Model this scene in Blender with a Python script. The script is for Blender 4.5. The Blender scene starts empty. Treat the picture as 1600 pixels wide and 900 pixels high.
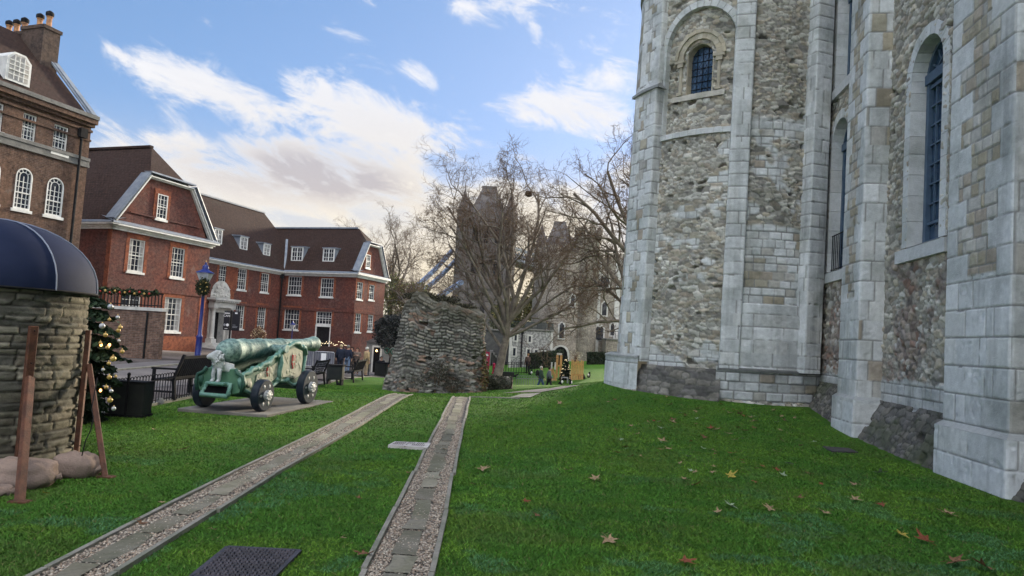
import bpy, math, random
import numpy as np
from mathutils import Vector, Matrix
R = math.radians
sc = bpy.context.scene
COL = sc.collection
random.seed(7)
rng = np.random.default_rng(11)

# ------------------------------------------------------------ camera
F, PITCH, ROLL, EYE = 1067.0, math.atan(81/1067.0), R(3.15), 1.7
_fwd = Vector((0, math.cos(PITCH), math.sin(PITCH)))
_u0 = Vector((0, -math.sin(PITCH), math.cos(PITCH)))
_r = Vector((1, 0, 0))*math.cos(ROLL) + _u0*math.sin(ROLL)
_u = _u0*math.cos(ROLL) - Vector((1, 0, 0))*math.sin(ROLL)
cam = bpy.data.cameras.new('camera')
cam.sensor_width = 36; cam.lens = 36*F/1600; cam.clip_end = 4000; cam.clip_start = .05
camo = bpy.data.objects.new('camera', cam); COL.objects.link(camo)
m = Matrix((_r, _u, -_fwd)).transposed().to_4x4(); m.translation = (0, 0, EYE)
camo.matrix_world = m
sc.camera = camo

def ray(px, py):
    d = _fwd*F + _r*(px-800) - _u*(py-450)
    return d
def at(px, py, y):
    """world point seen at a photo pixel, at distance y down the lawn"""
    d = ray(px, py); k = y/d.y
    return Vector((d.x*k, y, EYE+d.z*k))

# ------------------------------------------------------------ light
SUN_AZ, SUN_EL = 27.0, 13.0
SKY_STRENGTH = 0.1
sc.view_settings.view_transform = 'Standard'
try: sc.view_settings.look = 'None'
except Exception: pass
sc.view_settings.gamma = 1
sc.view_settings.use_curve_mapping = False
sc.view_settings.exposure = 2.1
sun = bpy.data.lights.new('sun', 'SUN'); sun.energy = 2.4; sun.angle = R(8); sun.color = (1, .86, .66)
suno = bpy.data.objects.new('sun', sun); COL.objects.link(suno)
sd = Vector((math.sin(R(SUN_AZ))*math.cos(R(SUN_EL)), math.cos(R(SUN_AZ))*math.cos(R(SUN_EL)), math.sin(R(SUN_EL))))
suno.rotation_euler = sd.to_track_quat('Z', 'Y').to_euler(); suno.location = (0, 0, 60)

class NT:
    """small node-tree writer"""
    def __init__(s, t): s.t = t; s.n = t.nodes; s.l = t.links
    def new(s, typ, **k):
        n = s.n.new(typ)
        for a, b in k.items(): setattr(n, a, b)
        return n
    def put(s, sock, v):
        if hasattr(v, 'is_linked') or hasattr(v, 'links'): s.l.new(v, sock)
        else: sock.default_value = v
    def math(s, op, a, b=0.0, c=None, clamp=False):
        n = s.new('ShaderNodeMath', operation=op, use_clamp=clamp)
        s.put(n.inputs[0], a); s.put(n.inputs[1], b)
        if c is not None: s.put(n.inputs[2], c)
        return n.outputs[0]
    def vmath(s, op, a, b=None):
        n = s.new('ShaderNodeVectorMath', operation=op)
        s.put(n.inputs[0], a)
        if b is not None: s.put(n.inputs[1], b)
        return n.outputs['Value'] if op in ('DOT_PRODUCT', 'LENGTH') else n.outputs[0]
    def mix(s, f, a, b, blend='MIX'):
        n = s.new('ShaderNodeMix', data_type='RGBA', blend_type=blend)
        s.put(n.inputs[0], f)
        for i, v in ((6, a), (7, b)):
            s.put(n.inputs[i], (*v, 1) if isinstance(v, tuple) and len(v) == 3 else v)
        return n.outputs[2]
    def ramp(s, f, a, b):
        n = s.new('ShaderNodeMapRange', interpolation_type='SMOOTHSTEP')
        s.put(n.inputs[0], f); n.inputs[1].default_value = a; n.inputs[2].default_value = b
        return n.outputs[0]
    def noise(s, vec, scale, detail=4, rough=.55, dist=0.0):
        n = s.new('ShaderNodeTexNoise')
        if vec is not None: s.l.new(vec, n.inputs['Vector'])
        n.inputs['Scale'].default_value = scale; n.inputs['Detail'].default_value = detail
        n.inputs['Roughness'].default_value = rough; n.inputs['Distortion'].default_value = dist
        return n.outputs['Fac']

w = bpy.data.worlds.new('World'); sc.world = w; w.use_nodes = True
nt = NT(w.node_tree); w.node_tree.nodes.clear()
tc = nt.new('ShaderNodeTexCoord'); D = tc.outputs['Generated']
sep = nt.new('ShaderNodeSeparateXYZ'); nt.l.new(D, sep.inputs[0])
X, Y, Z = sep.outputs
AZ = nt.math('ARCTAN2', X, Y); EL = nt.math('ARCSINE', nt.math('MAXIMUM', nt.math('MINIMUM', Z, 1.0), -1.0))
sky = nt.new('ShaderNodeTexSky', sky_type='NISHITA')
sky.sun_disc = False; sky.sun_elevation = R(SUN_EL); sky.sun_rotation = R(SUN_AZ)
sky.altitude = 0; sky.air_density = 1.0; sky.dust_density = 1.2; sky.ozone_density = 2.0
def azel(px, py):
    d = ray(px, py); d.normalize()
    return math.atan2(d.x, d.y), math.asin(d.z)
# cloud banks: (x0,y0)-(x1,y1) long axis seen from the lawn, half width, weight
BANKS = [((190, 88), (760, 275), 40, .80), ((330, 205), (690, 305), 66, .86), ((420, 140), (735, 235), 44, .95),
         ((120, 240), (520, 330), 60, .74), ((770, 150), (1000, 195), 36, .72), ((800, 60), (1000, 125), 52, .50),
         ((690, -5), (850, 15), 26, .62), ((620, 92), (690, 135), 15, .5), ((830, 20), (850, 110), 18, .5), ((560, 320), (1050, 345), 55, .72), ((800, 245), (870, 252), 8, .5),
         ((880, 290), (1080, 270), 40, .6), ((150, 70), (215, 92), 14, .5), ((500, 5), (600, 30), 30, .28), ((290, 22), (340, 42), 12, .33)]
summ = None
for (a, b, hw, wt) in BANKS:
    a0, e0 = azel(*a); a1, e1 = azel(*b)
    ca, ce = (a0+a1)/2, (e0+e1)/2
    L = math.hypot(a1-a0, e1-e0)/2; th = math.atan2(e1-e0, a1-a0)
    da = nt.math('SUBTRACT', AZ, ca); de = nt.math('SUBTRACT', EL, ce)
    u = nt.math('ADD', nt.math('MULTIPLY', da, math.cos(th)), nt.math('MULTIPLY', de, math.sin(th)))
    v = nt.math('SUBTRACT', nt.math('MULTIPLY', de, math.cos(th)), nt.math('MULTIPLY', da, math.sin(th)))
    u = nt.math('DIVIDE', u, L*1.05); v = nt.math('DIVIDE', v, hw/F*1.25)
    q = nt.math('ADD', nt.math('POWER', nt.math('ABSOLUTE', u), 3.0), nt.math('MULTIPLY', v, v))
    g = nt.math('MULTIPLY', nt.math('EXPONENT', nt.math('MULTIPLY', q, -1.0)), wt)
    summ = g if summ is None else nt.math('MAXIMUM', summ, g)
# general cover away from the view and overhead
comb = nt.new('ShaderNodeCombineXYZ')
zz = nt.math('ADD', nt.math('MAXIMUM', Z, 0.0), .14)
nt.l.new(nt.math('DIVIDE', X, zz), comb.inputs[0]); nt.l.new(nt.math('DIVIDE', Y, zz), comb.inputs[1])
PV = comb.outputs[0]
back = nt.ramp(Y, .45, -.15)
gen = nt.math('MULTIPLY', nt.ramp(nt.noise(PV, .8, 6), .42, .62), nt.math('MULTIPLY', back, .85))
summ = nt.math('MAXIMUM', summ, gen)
# cloud texture: finer, stretched along the drift of the bank
st = nt.new('ShaderNodeCombineXYZ')
th = R(-16)
uu = nt.math('ADD', nt.math('MULTIPLY', AZ, math.cos(th)), nt.math('MULTIPLY', EL, math.sin(th)))
vv = nt.math('SUBTRACT', nt.math('MULTIPLY', EL, math.cos(th)), nt.math('MULTIPLY', AZ, math.sin(th)))
nt.l.new(uu, st.inputs[0]); nt.l.new(nt.math('MULTIPLY', vv, 2.5), st.inputs[1])
n1 = nt.noise(st.outputs[0], 8.0, 12, .68, .5)
n2 = nt.noise(st.outputs[0], 3.2, 6, .55, .2)
dens = nt.math('ADD', summ, nt.math('ADD', nt.math('MULTIPLY', nt.math('SUBTRACT', n1, .5), 2.1), nt.math('MULTIPLY', nt.math('SUBTRACT', n2, .5), .9)))
mask = nt.ramp(dens, .30, .80)
thick = nt.ramp(dens, .62, 1.25)
sdn = nt.new('ShaderNodeCombineXYZ'); GL = Vector(ray(800, 330)).normalized()
for i in range(3): sdn.inputs[i].default_value = GL[i]
glow = nt.math('POWER', nt.math('MAXIMUM', nt.vmath('DOT_PRODUCT', D, sdn.outputs[0]), 0.0), 16.0)
lowv = nt.ramp(EL, R(22), R(4))
cl_lit = nt.mix(nt.math('MULTIPLY', lowv, nt.math('ADD', nt.math('MULTIPLY', glow, .6), .4)), (2.2, 2.24, 2.36), (2.5, 2.18, 1.58))
cl_grey = nt.mix(lowv, (1.12, 1.14, 1.38), (1.42, 1.28, 1.24))
ag0, eg0 = azel(300, 245); ag1, eg1 = azel(690, 305); cg, ceg = (ag0+ag1)/2, (eg0+eg1)/2; tg = math.atan2(eg1-eg0, ag1-ag0); Lg = math.hypot(ag1-ag0, eg1-eg0)/2
dga = nt.math('SUBTRACT', AZ, cg); dge = nt.math('SUBTRACT', EL, ceg)
ug = nt.math('DIVIDE', nt.math('ADD', nt.math('MULTIPLY', dga, math.cos(tg)), nt.math('MULTIPLY', dge, math.sin(tg))), Lg); vg = nt.math('DIVIDE', nt.math('SUBTRACT', nt.math('MULTIPLY', dge, math.cos(tg)), nt.math('MULTIPLY', dga, math.sin(tg))), 46/F)
gbank = nt.math('EXPONENT', nt.math('MULTIPLY', nt.math('ADD', nt.math('MULTIPLY', ug, ug), nt.math('MULTIPLY', vg, vg)), -1.0))
bot = nt.math('MULTIPLY', nt.math('MULTIPLY', nt.ramp(dens, .45, .95), nt.math('ADD', nt.math('MULTIPLY', gbank, 1.5), .25)), nt.ramp(n1, .80, .40), None, True)
ccol = nt.mix(nt.math('MULTIPLY', bot, .9), cl_lit, cl_grey)
ccol = nt.mix(back, ccol, (12.0, 11.9, 11.8))          # unseen clouds behind and overhead, brightened to light the keep and lawn
SKYGAIN = 1.0
cmp_ = nt.vmath('DIVIDE', sky.outputs[0], nt.vmath('ADD', nt.vmath('MULTIPLY', sky.outputs[0], (.30, .30, .22)), (1.0, 1.0, 1.0)))
blue = nt.mix(1.0, cmp_, (.52, .71, .90), 'MULTIPLY')
# thin veil of bright cloud low over the horizon towards the sun
veil = nt.math('MULTIPLY', nt.ramp(EL, R(17), R(5)), nt.math('ADD', nt.math('MULTIPLY', glow, .8), .40))
blue = nt.mix(nt.math('MULTIPLY', veil, .8), blue, (2.5, 2.1, 1.42))
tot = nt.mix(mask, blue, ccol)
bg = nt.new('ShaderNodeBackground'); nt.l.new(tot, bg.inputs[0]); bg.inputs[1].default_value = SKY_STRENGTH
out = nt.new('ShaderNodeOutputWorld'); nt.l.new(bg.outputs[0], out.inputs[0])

# ------------------------------------------------------------ object helpers
def link(o, parent=None):
    COL.objects.link(o)
    if parent is not None: o.parent = parent
    return o
def tag(o, label=None, cat=None, group=None, kind=None):
    if label: o['label'] = label
    if cat: o['category'] = cat
    if group: o['group'] = group
    if kind: o['kind'] = kind
    return o
def thing(name, label, cat, loc=(0, 0, 0), rz=0.0, group=None):
    o = bpy.data.objects.new(name, None); o.empty_display_size = .2
    link(o); o.location = loc; o.rotation_euler = (0, 0, rz)
    return tag(o, label, cat, group)
def wloc(o):
    v = Vector((0, 0, 0))
    while o is not None: v += o.location; o = o.parent
    return v
def kids(o): return [c for c in bpy.data.objects if c.parent == o]
def copy_tree(o, parent=None, label=None):
    c = o.copy(); COL.objects.link(c)
    if parent is not None: c.parent = parent
    if label: c['label'] = label
    for ch in list(o.children): copy_tree(ch, c)
    return c

class MB:
    """collects faces; T maps local (s,t,z) into the frame the mesh is written in"""
    def __init__(s, T=None): s.v = []; s.f = []; s.c = []; s.T = T; s.col = None
    def add(s, vs, fs):
        n = len(s.v)
        for p in vs:
            p = s.T(p) if s.T else p
            s.v.append((p[0], p[1], p[2])); s.c.append(s.col or (1, 1, 1))
        for f in fs: s.f.append(tuple(i+n for i in f))
        return s
    def box(s, a0, a1, b0, b1, c0, c1):
        return s.add([(a0, b0, c0), (a1, b0, c0), (a1, b1, c0), (a0, b1, c0), (a0, b0, c1), (a1, b0, c1), (a1, b1, c1), (a0, b1, c1)],
                     [(0, 3, 2, 1), (4, 5, 6, 7), (0, 1, 5, 4), (1, 2, 6, 5), (2, 3, 7, 6), (3, 0, 4, 7)])
    def beam(s, p, q, w, h, up=(0, 0, 1)):
        p, q = Vector(p), Vector(q); d = (q-p).normalized(); up = Vector(up)
        if abs(d.dot(up)) > .98: up = Vector((1, 0, 0))
        a = d.cross(up).normalized()*w/2; b = a.cross(d).normalized()*h/2
        vs = [p-a-b, p+a-b, p+a+b, p-a+b, q-a-b, q+a-b, q+a+b, q-a+b]
        return s.add(vs, [(0, 1, 2, 3), (7, 6, 5, 4), (0, 4, 5, 1), (1, 5, 6, 2), (2, 6, 7, 3), (3, 7, 4, 0)])
    def tube(s, pts, rad, n=8, cap=True):
        pts = [Vector(p) for p in pts]; k = len(pts)
        if not hasattr(rad, '__len__'): rad = [rad]*k
        vs = []; ref = None
        for i, p in enumerate(pts):
            d = (pts[min(i+1, k-1)]-pts[max(i-1, 0)])
            d = d.normalized() if d.length > 1e-9 else Vector((0, 0, 1))
            if ref is None: ref = Vector((0, 0, 1)) if abs(d.z) < .9 else Vector((1, 0, 0))
            a = d.cross(ref).normalized(); b = d.cross(a).normalized(); ref = -b if b.dot(ref) < 0 else b
            a = d.cross(ref).normalized(); b = a.cross(d)
            for j in range(n):
                t = 2*math.pi*j/n; vs.append(p+(a*math.cos(t)+b*math.sin(t))*rad[i])
        fs = [(i*n+j, i*n+(j+1) % n, (i+1)*n+(j+1) % n, (i+1)*n+j) for i in range(k-1) for j in range(n)]
        if cap: fs += [tuple(range(n))[::-1], tuple((k-1)*n+j for j in range(n))]
        return s.add(vs, fs)
    def lathe(s, prof, o=(0, 0, 0), n=16, axis='z'):
        """prof: (radius, height) pairs"""
        vs = []
        for r, z in prof:
            for j in range(n):
                t = 2*math.pi*j/n; a, b = r*math.cos(t), r*math.sin(t)
                p = {'z': (a, b, z), 'x': (z, a, b), 'y': (b, z, a)}[axis]
                vs.append((o[0]+p[0], o[1]+p[1], o[2]+p[2]))
        k = len(prof)
        fs = [(i*n+j, i*n+(j+1) % n, (i+1)*n+(j+1) % n, (i+1)*n+j) for i in range(k-1) for j in range(n)]
        fs += [tuple(range(n))[::-1], tuple((k-1)*n+j for j in range(n))]
        return s.add(vs, fs)
    def prism(s, poly, vec):
        """poly: 3D outline, extruded by vec"""
        n = len(poly); vec = Vector(vec)
        vs = [Vector(p) for p in poly]+[Vector(p)+vec for p in poly]
        return s.add(vs, [tuple(range(n))[::-1], tuple(range(n, 2*n))]+[(i, (i+1) % n, n+(i+1) % n, n+i) for i in range(n)])
    def blob(s, c, r, nu=10, nv=7, jit=0.0, rnd=random):
        vs = [(c[0], c[1], c[2]-r[2])]
        for i in range(1, nv):
            p = math.pi*i/nv
            for j in range(nu):
                t = 2*math.pi*j/nu; k = 1+jit*(rnd.random()-.5)
                vs.append((c[0]+r[0]*math.sin(p)*math.cos(t)*k, c[1]+r[1]*math.sin(p)*math.sin(t)*k, c[2]-r[2]*math.cos(p)*k))
        vs.append((c[0], c[1], c[2]+r[2])); last = len(vs)-1
        fs = [(0, 1+(j+1) % nu, 1+j) for j in range(nu)]
        for i in range(nv-2):
            for j in range(nu):
                a = 1+i*nu+j; b = 1+i*nu+(j+1) % nu; fs.append((a, b, b+nu, a+nu))
        b0 = 1+(nv-2)*nu
        fs += [(b0+j, b0+(j+1) % nu, last) for j in range(nu)]
        return s.add(vs, fs)
    def build(s, name, mat, parent=None, smooth=None, bevel=0, world=True, colour=False):
        me = bpy.data.meshes.new(name)
        off = wloc(parent) if (parent is not None and world) else Vector((0, 0, 0))
        v = np.array(s.v, dtype=np.float64).reshape(-1, 3)-np.array(off)
        me.from_pydata(v.tolist(), [], s.f)
        uvmap(me)
        if colour or any(c != (1, 1, 1) for c in s.c):
            a = me.color_attributes.new('Col', 'FLOAT_COLOR', 'POINT')
            a.data.foreach_set('color', np.hstack([np.array(s.c), np.ones((len(s.c), 1))]).astype(np.float32).ravel())
        if smooth is not None:
            me.polygons.foreach_set('use_smooth', [True]*len(me.polygons))
            if smooth < 180: me.set_sharp_from_angle(angle=R(smooth))
        me.materials.append(mat)
        o = link(bpy.data.objects.new(name, me), parent)
        if bevel:
            b = o.modifiers.new('bevel', 'BEVEL'); b.width = bevel; b.segments = 1; b.limit_method = 'ANGLE'
        return o
def uvmap(me):
    """UVs in metres: along the face's horizontal, and up"""
    nl = len(me.loops)
    if nl == 0: return
    uv = me.uv_layers.new(name='UV')
    co = np.empty(len(me.vertices)*3, np.float32); me.vertices.foreach_get('co', co); co = co.reshape(-1, 3)
    vi = np.empty(nl, np.int32); me.loops.foreach_get('vertex_index', vi)
    npoly = len(me.polygons)
    nor = np.empty(npoly*3, np.float32); me.polygons.foreach_get('normal', nor); nor = nor.reshape(-1, 3)
    lt = np.empty(npoly, np.int32); me.polygons.foreach_get('loop_total', lt)
    N = np.repeat(nor, lt, axis=0); C = co[vi]
    flat = np.abs(N[:, 2]) > .93
    h = np.hypot(N[:, 0], N[:, 1])+1e-9
    tx, ty = -N[:, 1]/h, N[:, 0]/h
    u = np.where(flat, C[:, 0], C[:, 0]*tx+C[:, 1]*ty)
    v = np.where(flat, C[:, 1], C[:, 2]/np.maximum(h, .3))
    uv.data.foreach_set('uv', np.stack([u, v], 1).astype(np.float32).ravel())
def frame(O, d, n=None):
    """T for a wall: s along d, t outwards n, z up"""
    O = Vector((O[0], O[1], O[2] if len(O) > 2 else 0)); d = Vector((d[0], d[1], 0)).normalized()
    n = Vector((n[0], n[1], 0)).normalized() if n is not None else Vector((d.y, -d.x, 0))
    return lambda p: O+d*p[0]+n*p[1]+Vector((0, 0, p[2]))
def mesh_np(name, V, Fc, mat, parent=None, col=None, smooth=False):
    """big mesh from numpy arrays; V world coordinates, Fc (n,k) indices"""
    me = bpy.data.meshes.new(name)
    if parent is not None: V = V-np.array(wloc(parent))
    k = Fc.shape[1]; nf = len(Fc)
    me.vertices.add(len(V)); me.vertices.foreach_set('co', V.astype(np.float32).ravel())
    me.loops.add(nf*k); me.loops.foreach_set('vertex_index', Fc.astype(np.int32).ravel())
    me.polygons.add(nf); me.polygons.foreach_set('loop_start', np.arange(0, nf*k, k, dtype=np.int32))
    try: me.polygons.foreach_set('loop_total', np.full(nf, k, np.int32))
    except Exception: pass
    if smooth: me.polygons.foreach_set('use_smooth', np.ones(nf, bool))
    me.update(calc_edges=True)
    if col is not None:
        a = me.color_attributes.new('Col', 'FLOAT_COLOR', 'POINT')
        a.data.foreach_set('color', np.hstack([col, np.ones((len(col), 1))]).astype(np.float32).ravel())
    me.materials.append(mat)
    return link(bpy.data.objects.new(name, me), parent)

# ------------------------------------------------------------ materials
MATS = {}
def mat(name, col, col2=None, scale=4.0, rough=.85, bump=0.0, bscale=30.0, metal=0.0, spec=.3, attr=False, contrast=(.35, .65), detail=6, emit=None, coat=0.0, mottled=0.0):
    if name in MATS: return MATS[name]
    m = bpy.data.materials.new(name); m.use_nodes = True; MATS[name] = m
    t = NT(m.node_tree); b = m.node_tree.nodes['Principled BSDF']
    tc = t.new('ShaderNodeTexCoord'); O = tc.outputs['Object']
    c = (*col, 1)
    if attr:
        a = t.new('ShaderNodeAttribute'); a.attribute_name = 'Col'
        base = t.mix(1.0, a.outputs['Color'], c, 'MULTIPLY')
    else:
        rg = t.new('ShaderNodeRGB'); rg.outputs[0].default_value = c; base = rg.outputs[0]
    if col2 is not None:
        f = t.ramp(t.noise(O, scale, detail, .6), *contrast)
        if attr: base = t.mix(f, base, t.mix(1.0, base, (*col2, 1), 'MULTIPLY'))
        else: base = t.mix(f, base, (*col2, 1))
    if mottled:
        f = t.noise(O, scale*9, 5, .65)
        k = t.new('ShaderNodeMapRange'); t.l.new(f, k.inputs[0]); k.inputs[1].default_value = .25; k.inputs[2].default_value = .75
        k.inputs[3].default_value = 1-mottled; k.inputs[4].default_value = 1+mottled
        cc = t.new('ShaderNodeCombineXYZ')
        for i in range(3): t.l.new(k.outputs[0], cc.inputs[i])
        base = t.mix(1.0, base, cc.outputs[0], 'MULTIPLY')
    t.l.new(base, b.inputs['Base Color'])
    b.inputs['Roughness'].default_value = rough; b.inputs['Metallic'].default_value = metal
    b.inputs['Specular IOR Level'].default_value = spec; b.inputs['Coat Weight'].default_value = coat
    if bump:
        bn = t.new('ShaderNodeBump'); bn.inputs['Strength'].default_value = min(1, bump); bn.inputs['Distance'].default_value = .02
        t.l.new(t.noise(O, bscale, 5, .6), bn.inputs['Height']); t.l.new(bn.outputs[0], b.inputs['Normal'])
    if emit:
        b.inputs['Emission Color'].default_value = (*emit[0], 1); b.inputs['Emission Strength'].default_value = emit[1]
    return m
def brickmat(name, c1, c2, mortar, patch, bw=.225, rh=.075, pscale=.5, mort=.010, tile=False, patchmix=.75, streak=None, con=(.42, .62)):
    m = bpy.data.materials.new(name); m.use_nodes = True; MATS[name] = m
    t = NT(m.node_tree); b = m.node_tree.nodes['Principled BSDF']
    tc = t.new('ShaderNodeTexCoord')
    br = t.new('ShaderNodeTexBrick'); t.l.new(tc.outputs['UV'], br.inputs['Vector'])
    br.inputs['Color1'].default_value = (*c1, 1); br.inputs['Color2'].default_value = (*c2, 1); br.inputs['Mortar'].default_value = (*mortar, 1)
    br.inputs['Scale'].default_value = 1; br.inputs['Brick Width'].default_value = bw; br.inputs['Row Height'].default_value = rh
    br.inputs['Mortar Size'].default_value = mort; br.inputs['Bias'].default_value = -.1; br.inputs['Mortar Smooth'].default_value = .3
    f = t.ramp(t.noise(tc.outputs['Object'], pscale, 8, .65), *con)
    base = t.mix(t.math('MULTIPLY', f, patchmix), br.outputs['Color'], (*patch, 1))
    # each brick its own tone
    f2 = t.noise(tc.outputs['Object'], 6, 6, .7)
    k = t.new('ShaderNodeMapRange'); t.l.new(f2, k.inputs[0]); k.inputs[1].default_value = .3; k.inputs[2].default_value = .7
    k.inputs[3].default_value = .5; k.inputs[4].default_value = 1.55
    cc = t.new('ShaderNodeCombineXYZ')
    for i in range(3): t.l.new(k.outputs[0], cc.inputs[i])
    base = t.mix(1.0, base, cc.outputs[0], 'MULTIPLY')
    if streak:
        f3 = t.ramp(t.noise(tc.outputs['Object'], .9, 9, .75), .57, .66)
        base = t.mix(t.math('MULTIPLY', f3, .7), base, (*streak, 1))
    t.l.new(base, b.inputs['Base Color']); b.inputs['Roughness'].default_value = .9; b.inputs['Specular IOR Level'].default_value = .15
    bn = t.new('ShaderNodeBump'); bn.inputs['Strength'].default_value = .7; bn.inputs['Distance'].default_value = .012
    t.l.new(t.math('ADD', t.math('MULTIPLY', br.outputs['Fac'], -1.0), t.noise(tc.outputs['Object'], 14, 5)), bn.inputs['Height']); t.l.new(bn.outputs[0], b.inputs['Normal'])
    return m

NA_BRICK = brickmat('red_brick', (.108, .040, .032), (.070, .030, .028), (.12, .075, .066), (.150, .048, .034), pscale=.35, streak=(.18, .115, .10))
BROWN_BRICK = brickmat('brown_brick', (.105, .060, .043), (.060, .037, .031), (.125, .095, .078), (.140, .082, .056), pscale=.3, streak=(.18, .145, .125))
OLD_BRICK = brickmat('old_brick', (.18, .11, .08), (.095, .057, .047), (.165, .135, .115), (.065, .046, .04), pscale=.5, con=(.45, .7))
ORANGE_BRICK = brickmat('orange_brick', (.27, .080, .036), (.205, .058, .030), (.19, .092, .06), (.14, .046, .031), pscale=1.2)
TILES = brickmat('roof_tiles', (.048, .026, .020), (.030, .018, .016), (.014, .010, .009), (.036, .022, .019), bw=.22, rh=.17, pscale=.4, mort=.022, streak=(.045, .036, .03))
COBBLES = brickmat('cobbles', (.155, .130, .120), (.10, .085, .08), (.06, .05, .047), (.18, .155, .145), bw=.2, rh=.11, pscale=.25, mort=.018)
STONE = mat('masonry', (1, 1, 1), (.62, .64, .62), scale=1.1, rough=.92, bump=.5, bscale=45, attr=True, spec=.15, mottled=.13, contrast=(.42, .75))
WHITE = mat('white_paint', (.70, .70, .68), (.56, .56, .54), scale=3, rough=.5)
LEAD = mat('lead', (.135, .16, .205), (.20, .225, .26), scale=2.5, rough=.55, bump=.2, bscale=8)
GLASS = mat('window_glass', (.016, .020, .030), (.06, .062, .07), scale=1.7, rough=.12, spec=.30, contrast=(.5, .62))
DGLASS = mat('blue_glass', (.018, .04, .075), (.05, .09, .15), scale=2.3, rough=.12, spec=.8)
BLACK = mat('black_iron', (.010, .010, .012), (.018, .018, .019), scale=8, rough=.8, spec=.1)
DARKBOX = mat('black_box', (.010, .012, .012), (.018, .02, .018), scale=3, rough=.6)
BLUEP = mat('blue_paint', (.008, .016, .125), (.010, .022, .16), scale=4, rough=.35, spec=.5)
PALE = mat('pale_stone', (.55, .54, .51), (.40, .40, .385), scale=2.0, rough=.9, bump=.35, bscale=30, mottled=.1)
GREYSTONE = mat('grey_stone', (.20, .195, .185), (.13, .13, .125), scale=2, rough=.92, bump=.5, bscale=18, mottled=.2)
WOOD = mat('brown_timber', (.115, .046, .026), (.062, .027, .017), scale=9, rough=.7, bump=.4, bscale=50, mottled=.2)
PINE = mat('pine_timber', (.52, .30, .11), (.40, .22, .08), scale=6, rough=.7)
BLADE_ATTR = mat('leaf_attr', (1, 1, 1), None, rough=.75, attr=True, spec=.2)
HOLE = mat('dark_opening', (.010, .010, .011), rough=1, spec=0)
# ------------------------------------------------------------ masonry height fields
def h01(i, j, s):
    a = (np.asarray(i).astype(np.int64)*374761393 + np.asarray(j).astype(np.int64)*668265263 + s*1442695041) & 0xFFFFFFFF
    a = ((a ^ (a >> 13))*1274126177) & 0xFFFFFFFF
    a = ((a ^ (a >> 16))*2246822519) & 0xFFFFFFFF
    return ((a ^ (a >> 15)) & 0xFFFFFF)/float(0x1000000)
def sstep(a, b, x):
    t = np.clip((x-a)/(b-a), 0, 1); return t*t*(3-2*t)
def vnoise(x, y, s=0):
    i = np.floor(x); j = np.floor(y); fx = x-i; fy = y-j
    fx = fx*fx*(3-2*fx); fy = fy*fy*(3-2*fy)
    a = h01(i, j, s); b = h01(i+1, j, s); c = h01(i, j+1, s); d = h01(i+1, j+1, s)
    return (a*(1-fx)+b*fx)*(1-fy)+(c*(1-fx)+d*fx)*fy
def fbm(x, y, o=4, s=0):
    v = 0; a = .5; t = 0
    for k in range(o):
        v = v+a*vnoise(x, y, s+k*17); t += a; x = x*2.03+5.1; y = y*2.03+1.7; a *= .55
    return v/t
PAL_RUB = np.array([(.45, .44, .40), (.54, .53, .50), (.38, .36, .315), (.47, .43, .36), (.31, .30, .285), (.60, .595, .57), (.40, .355, .30), (.50, .485, .44)])
PAL_RUB = PAL_RUB*np.array((1.12, 1.09, 1.02))
PAL_BRN = np.array([(.33, .275, .225), (.39, .325, .27), (.28, .225, .195), (.44, .39, .34), (.31, .205, .16), (.52, .50, .47), (.26, .23, .21)])
PAL_HUT = .78*np.array([(.215, .20, .155), (.17, .16, .13), (.25, .23, .18), (.13, .125, .105), (.20, .18, .14)])
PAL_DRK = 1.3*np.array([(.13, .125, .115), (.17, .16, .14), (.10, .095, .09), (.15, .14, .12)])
PAL_RUIN = np.array([(.21, .20, .18), (.27, .26, .235), (.16, .15, .135), (.30, .27, .23), (.13, .12, .11), (.25, .17, .13)])
PAL_ASH = np.array([(.66, .675, .67), (.61, .625, .62), (.69, .70, .695), (.57, .585, .575), (.63, .635, .615)])
PAL_TAN = np.array([(.46, .42, .33), (.50, .48, .43), (.42, .37, .28), (.53, .51, .47), (.44, .38, .31)])
def pick(pal, h, V=None):
    n = len(pal); i = np.minimum((h*n).astype(int), n-1); return pal[i]
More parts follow.
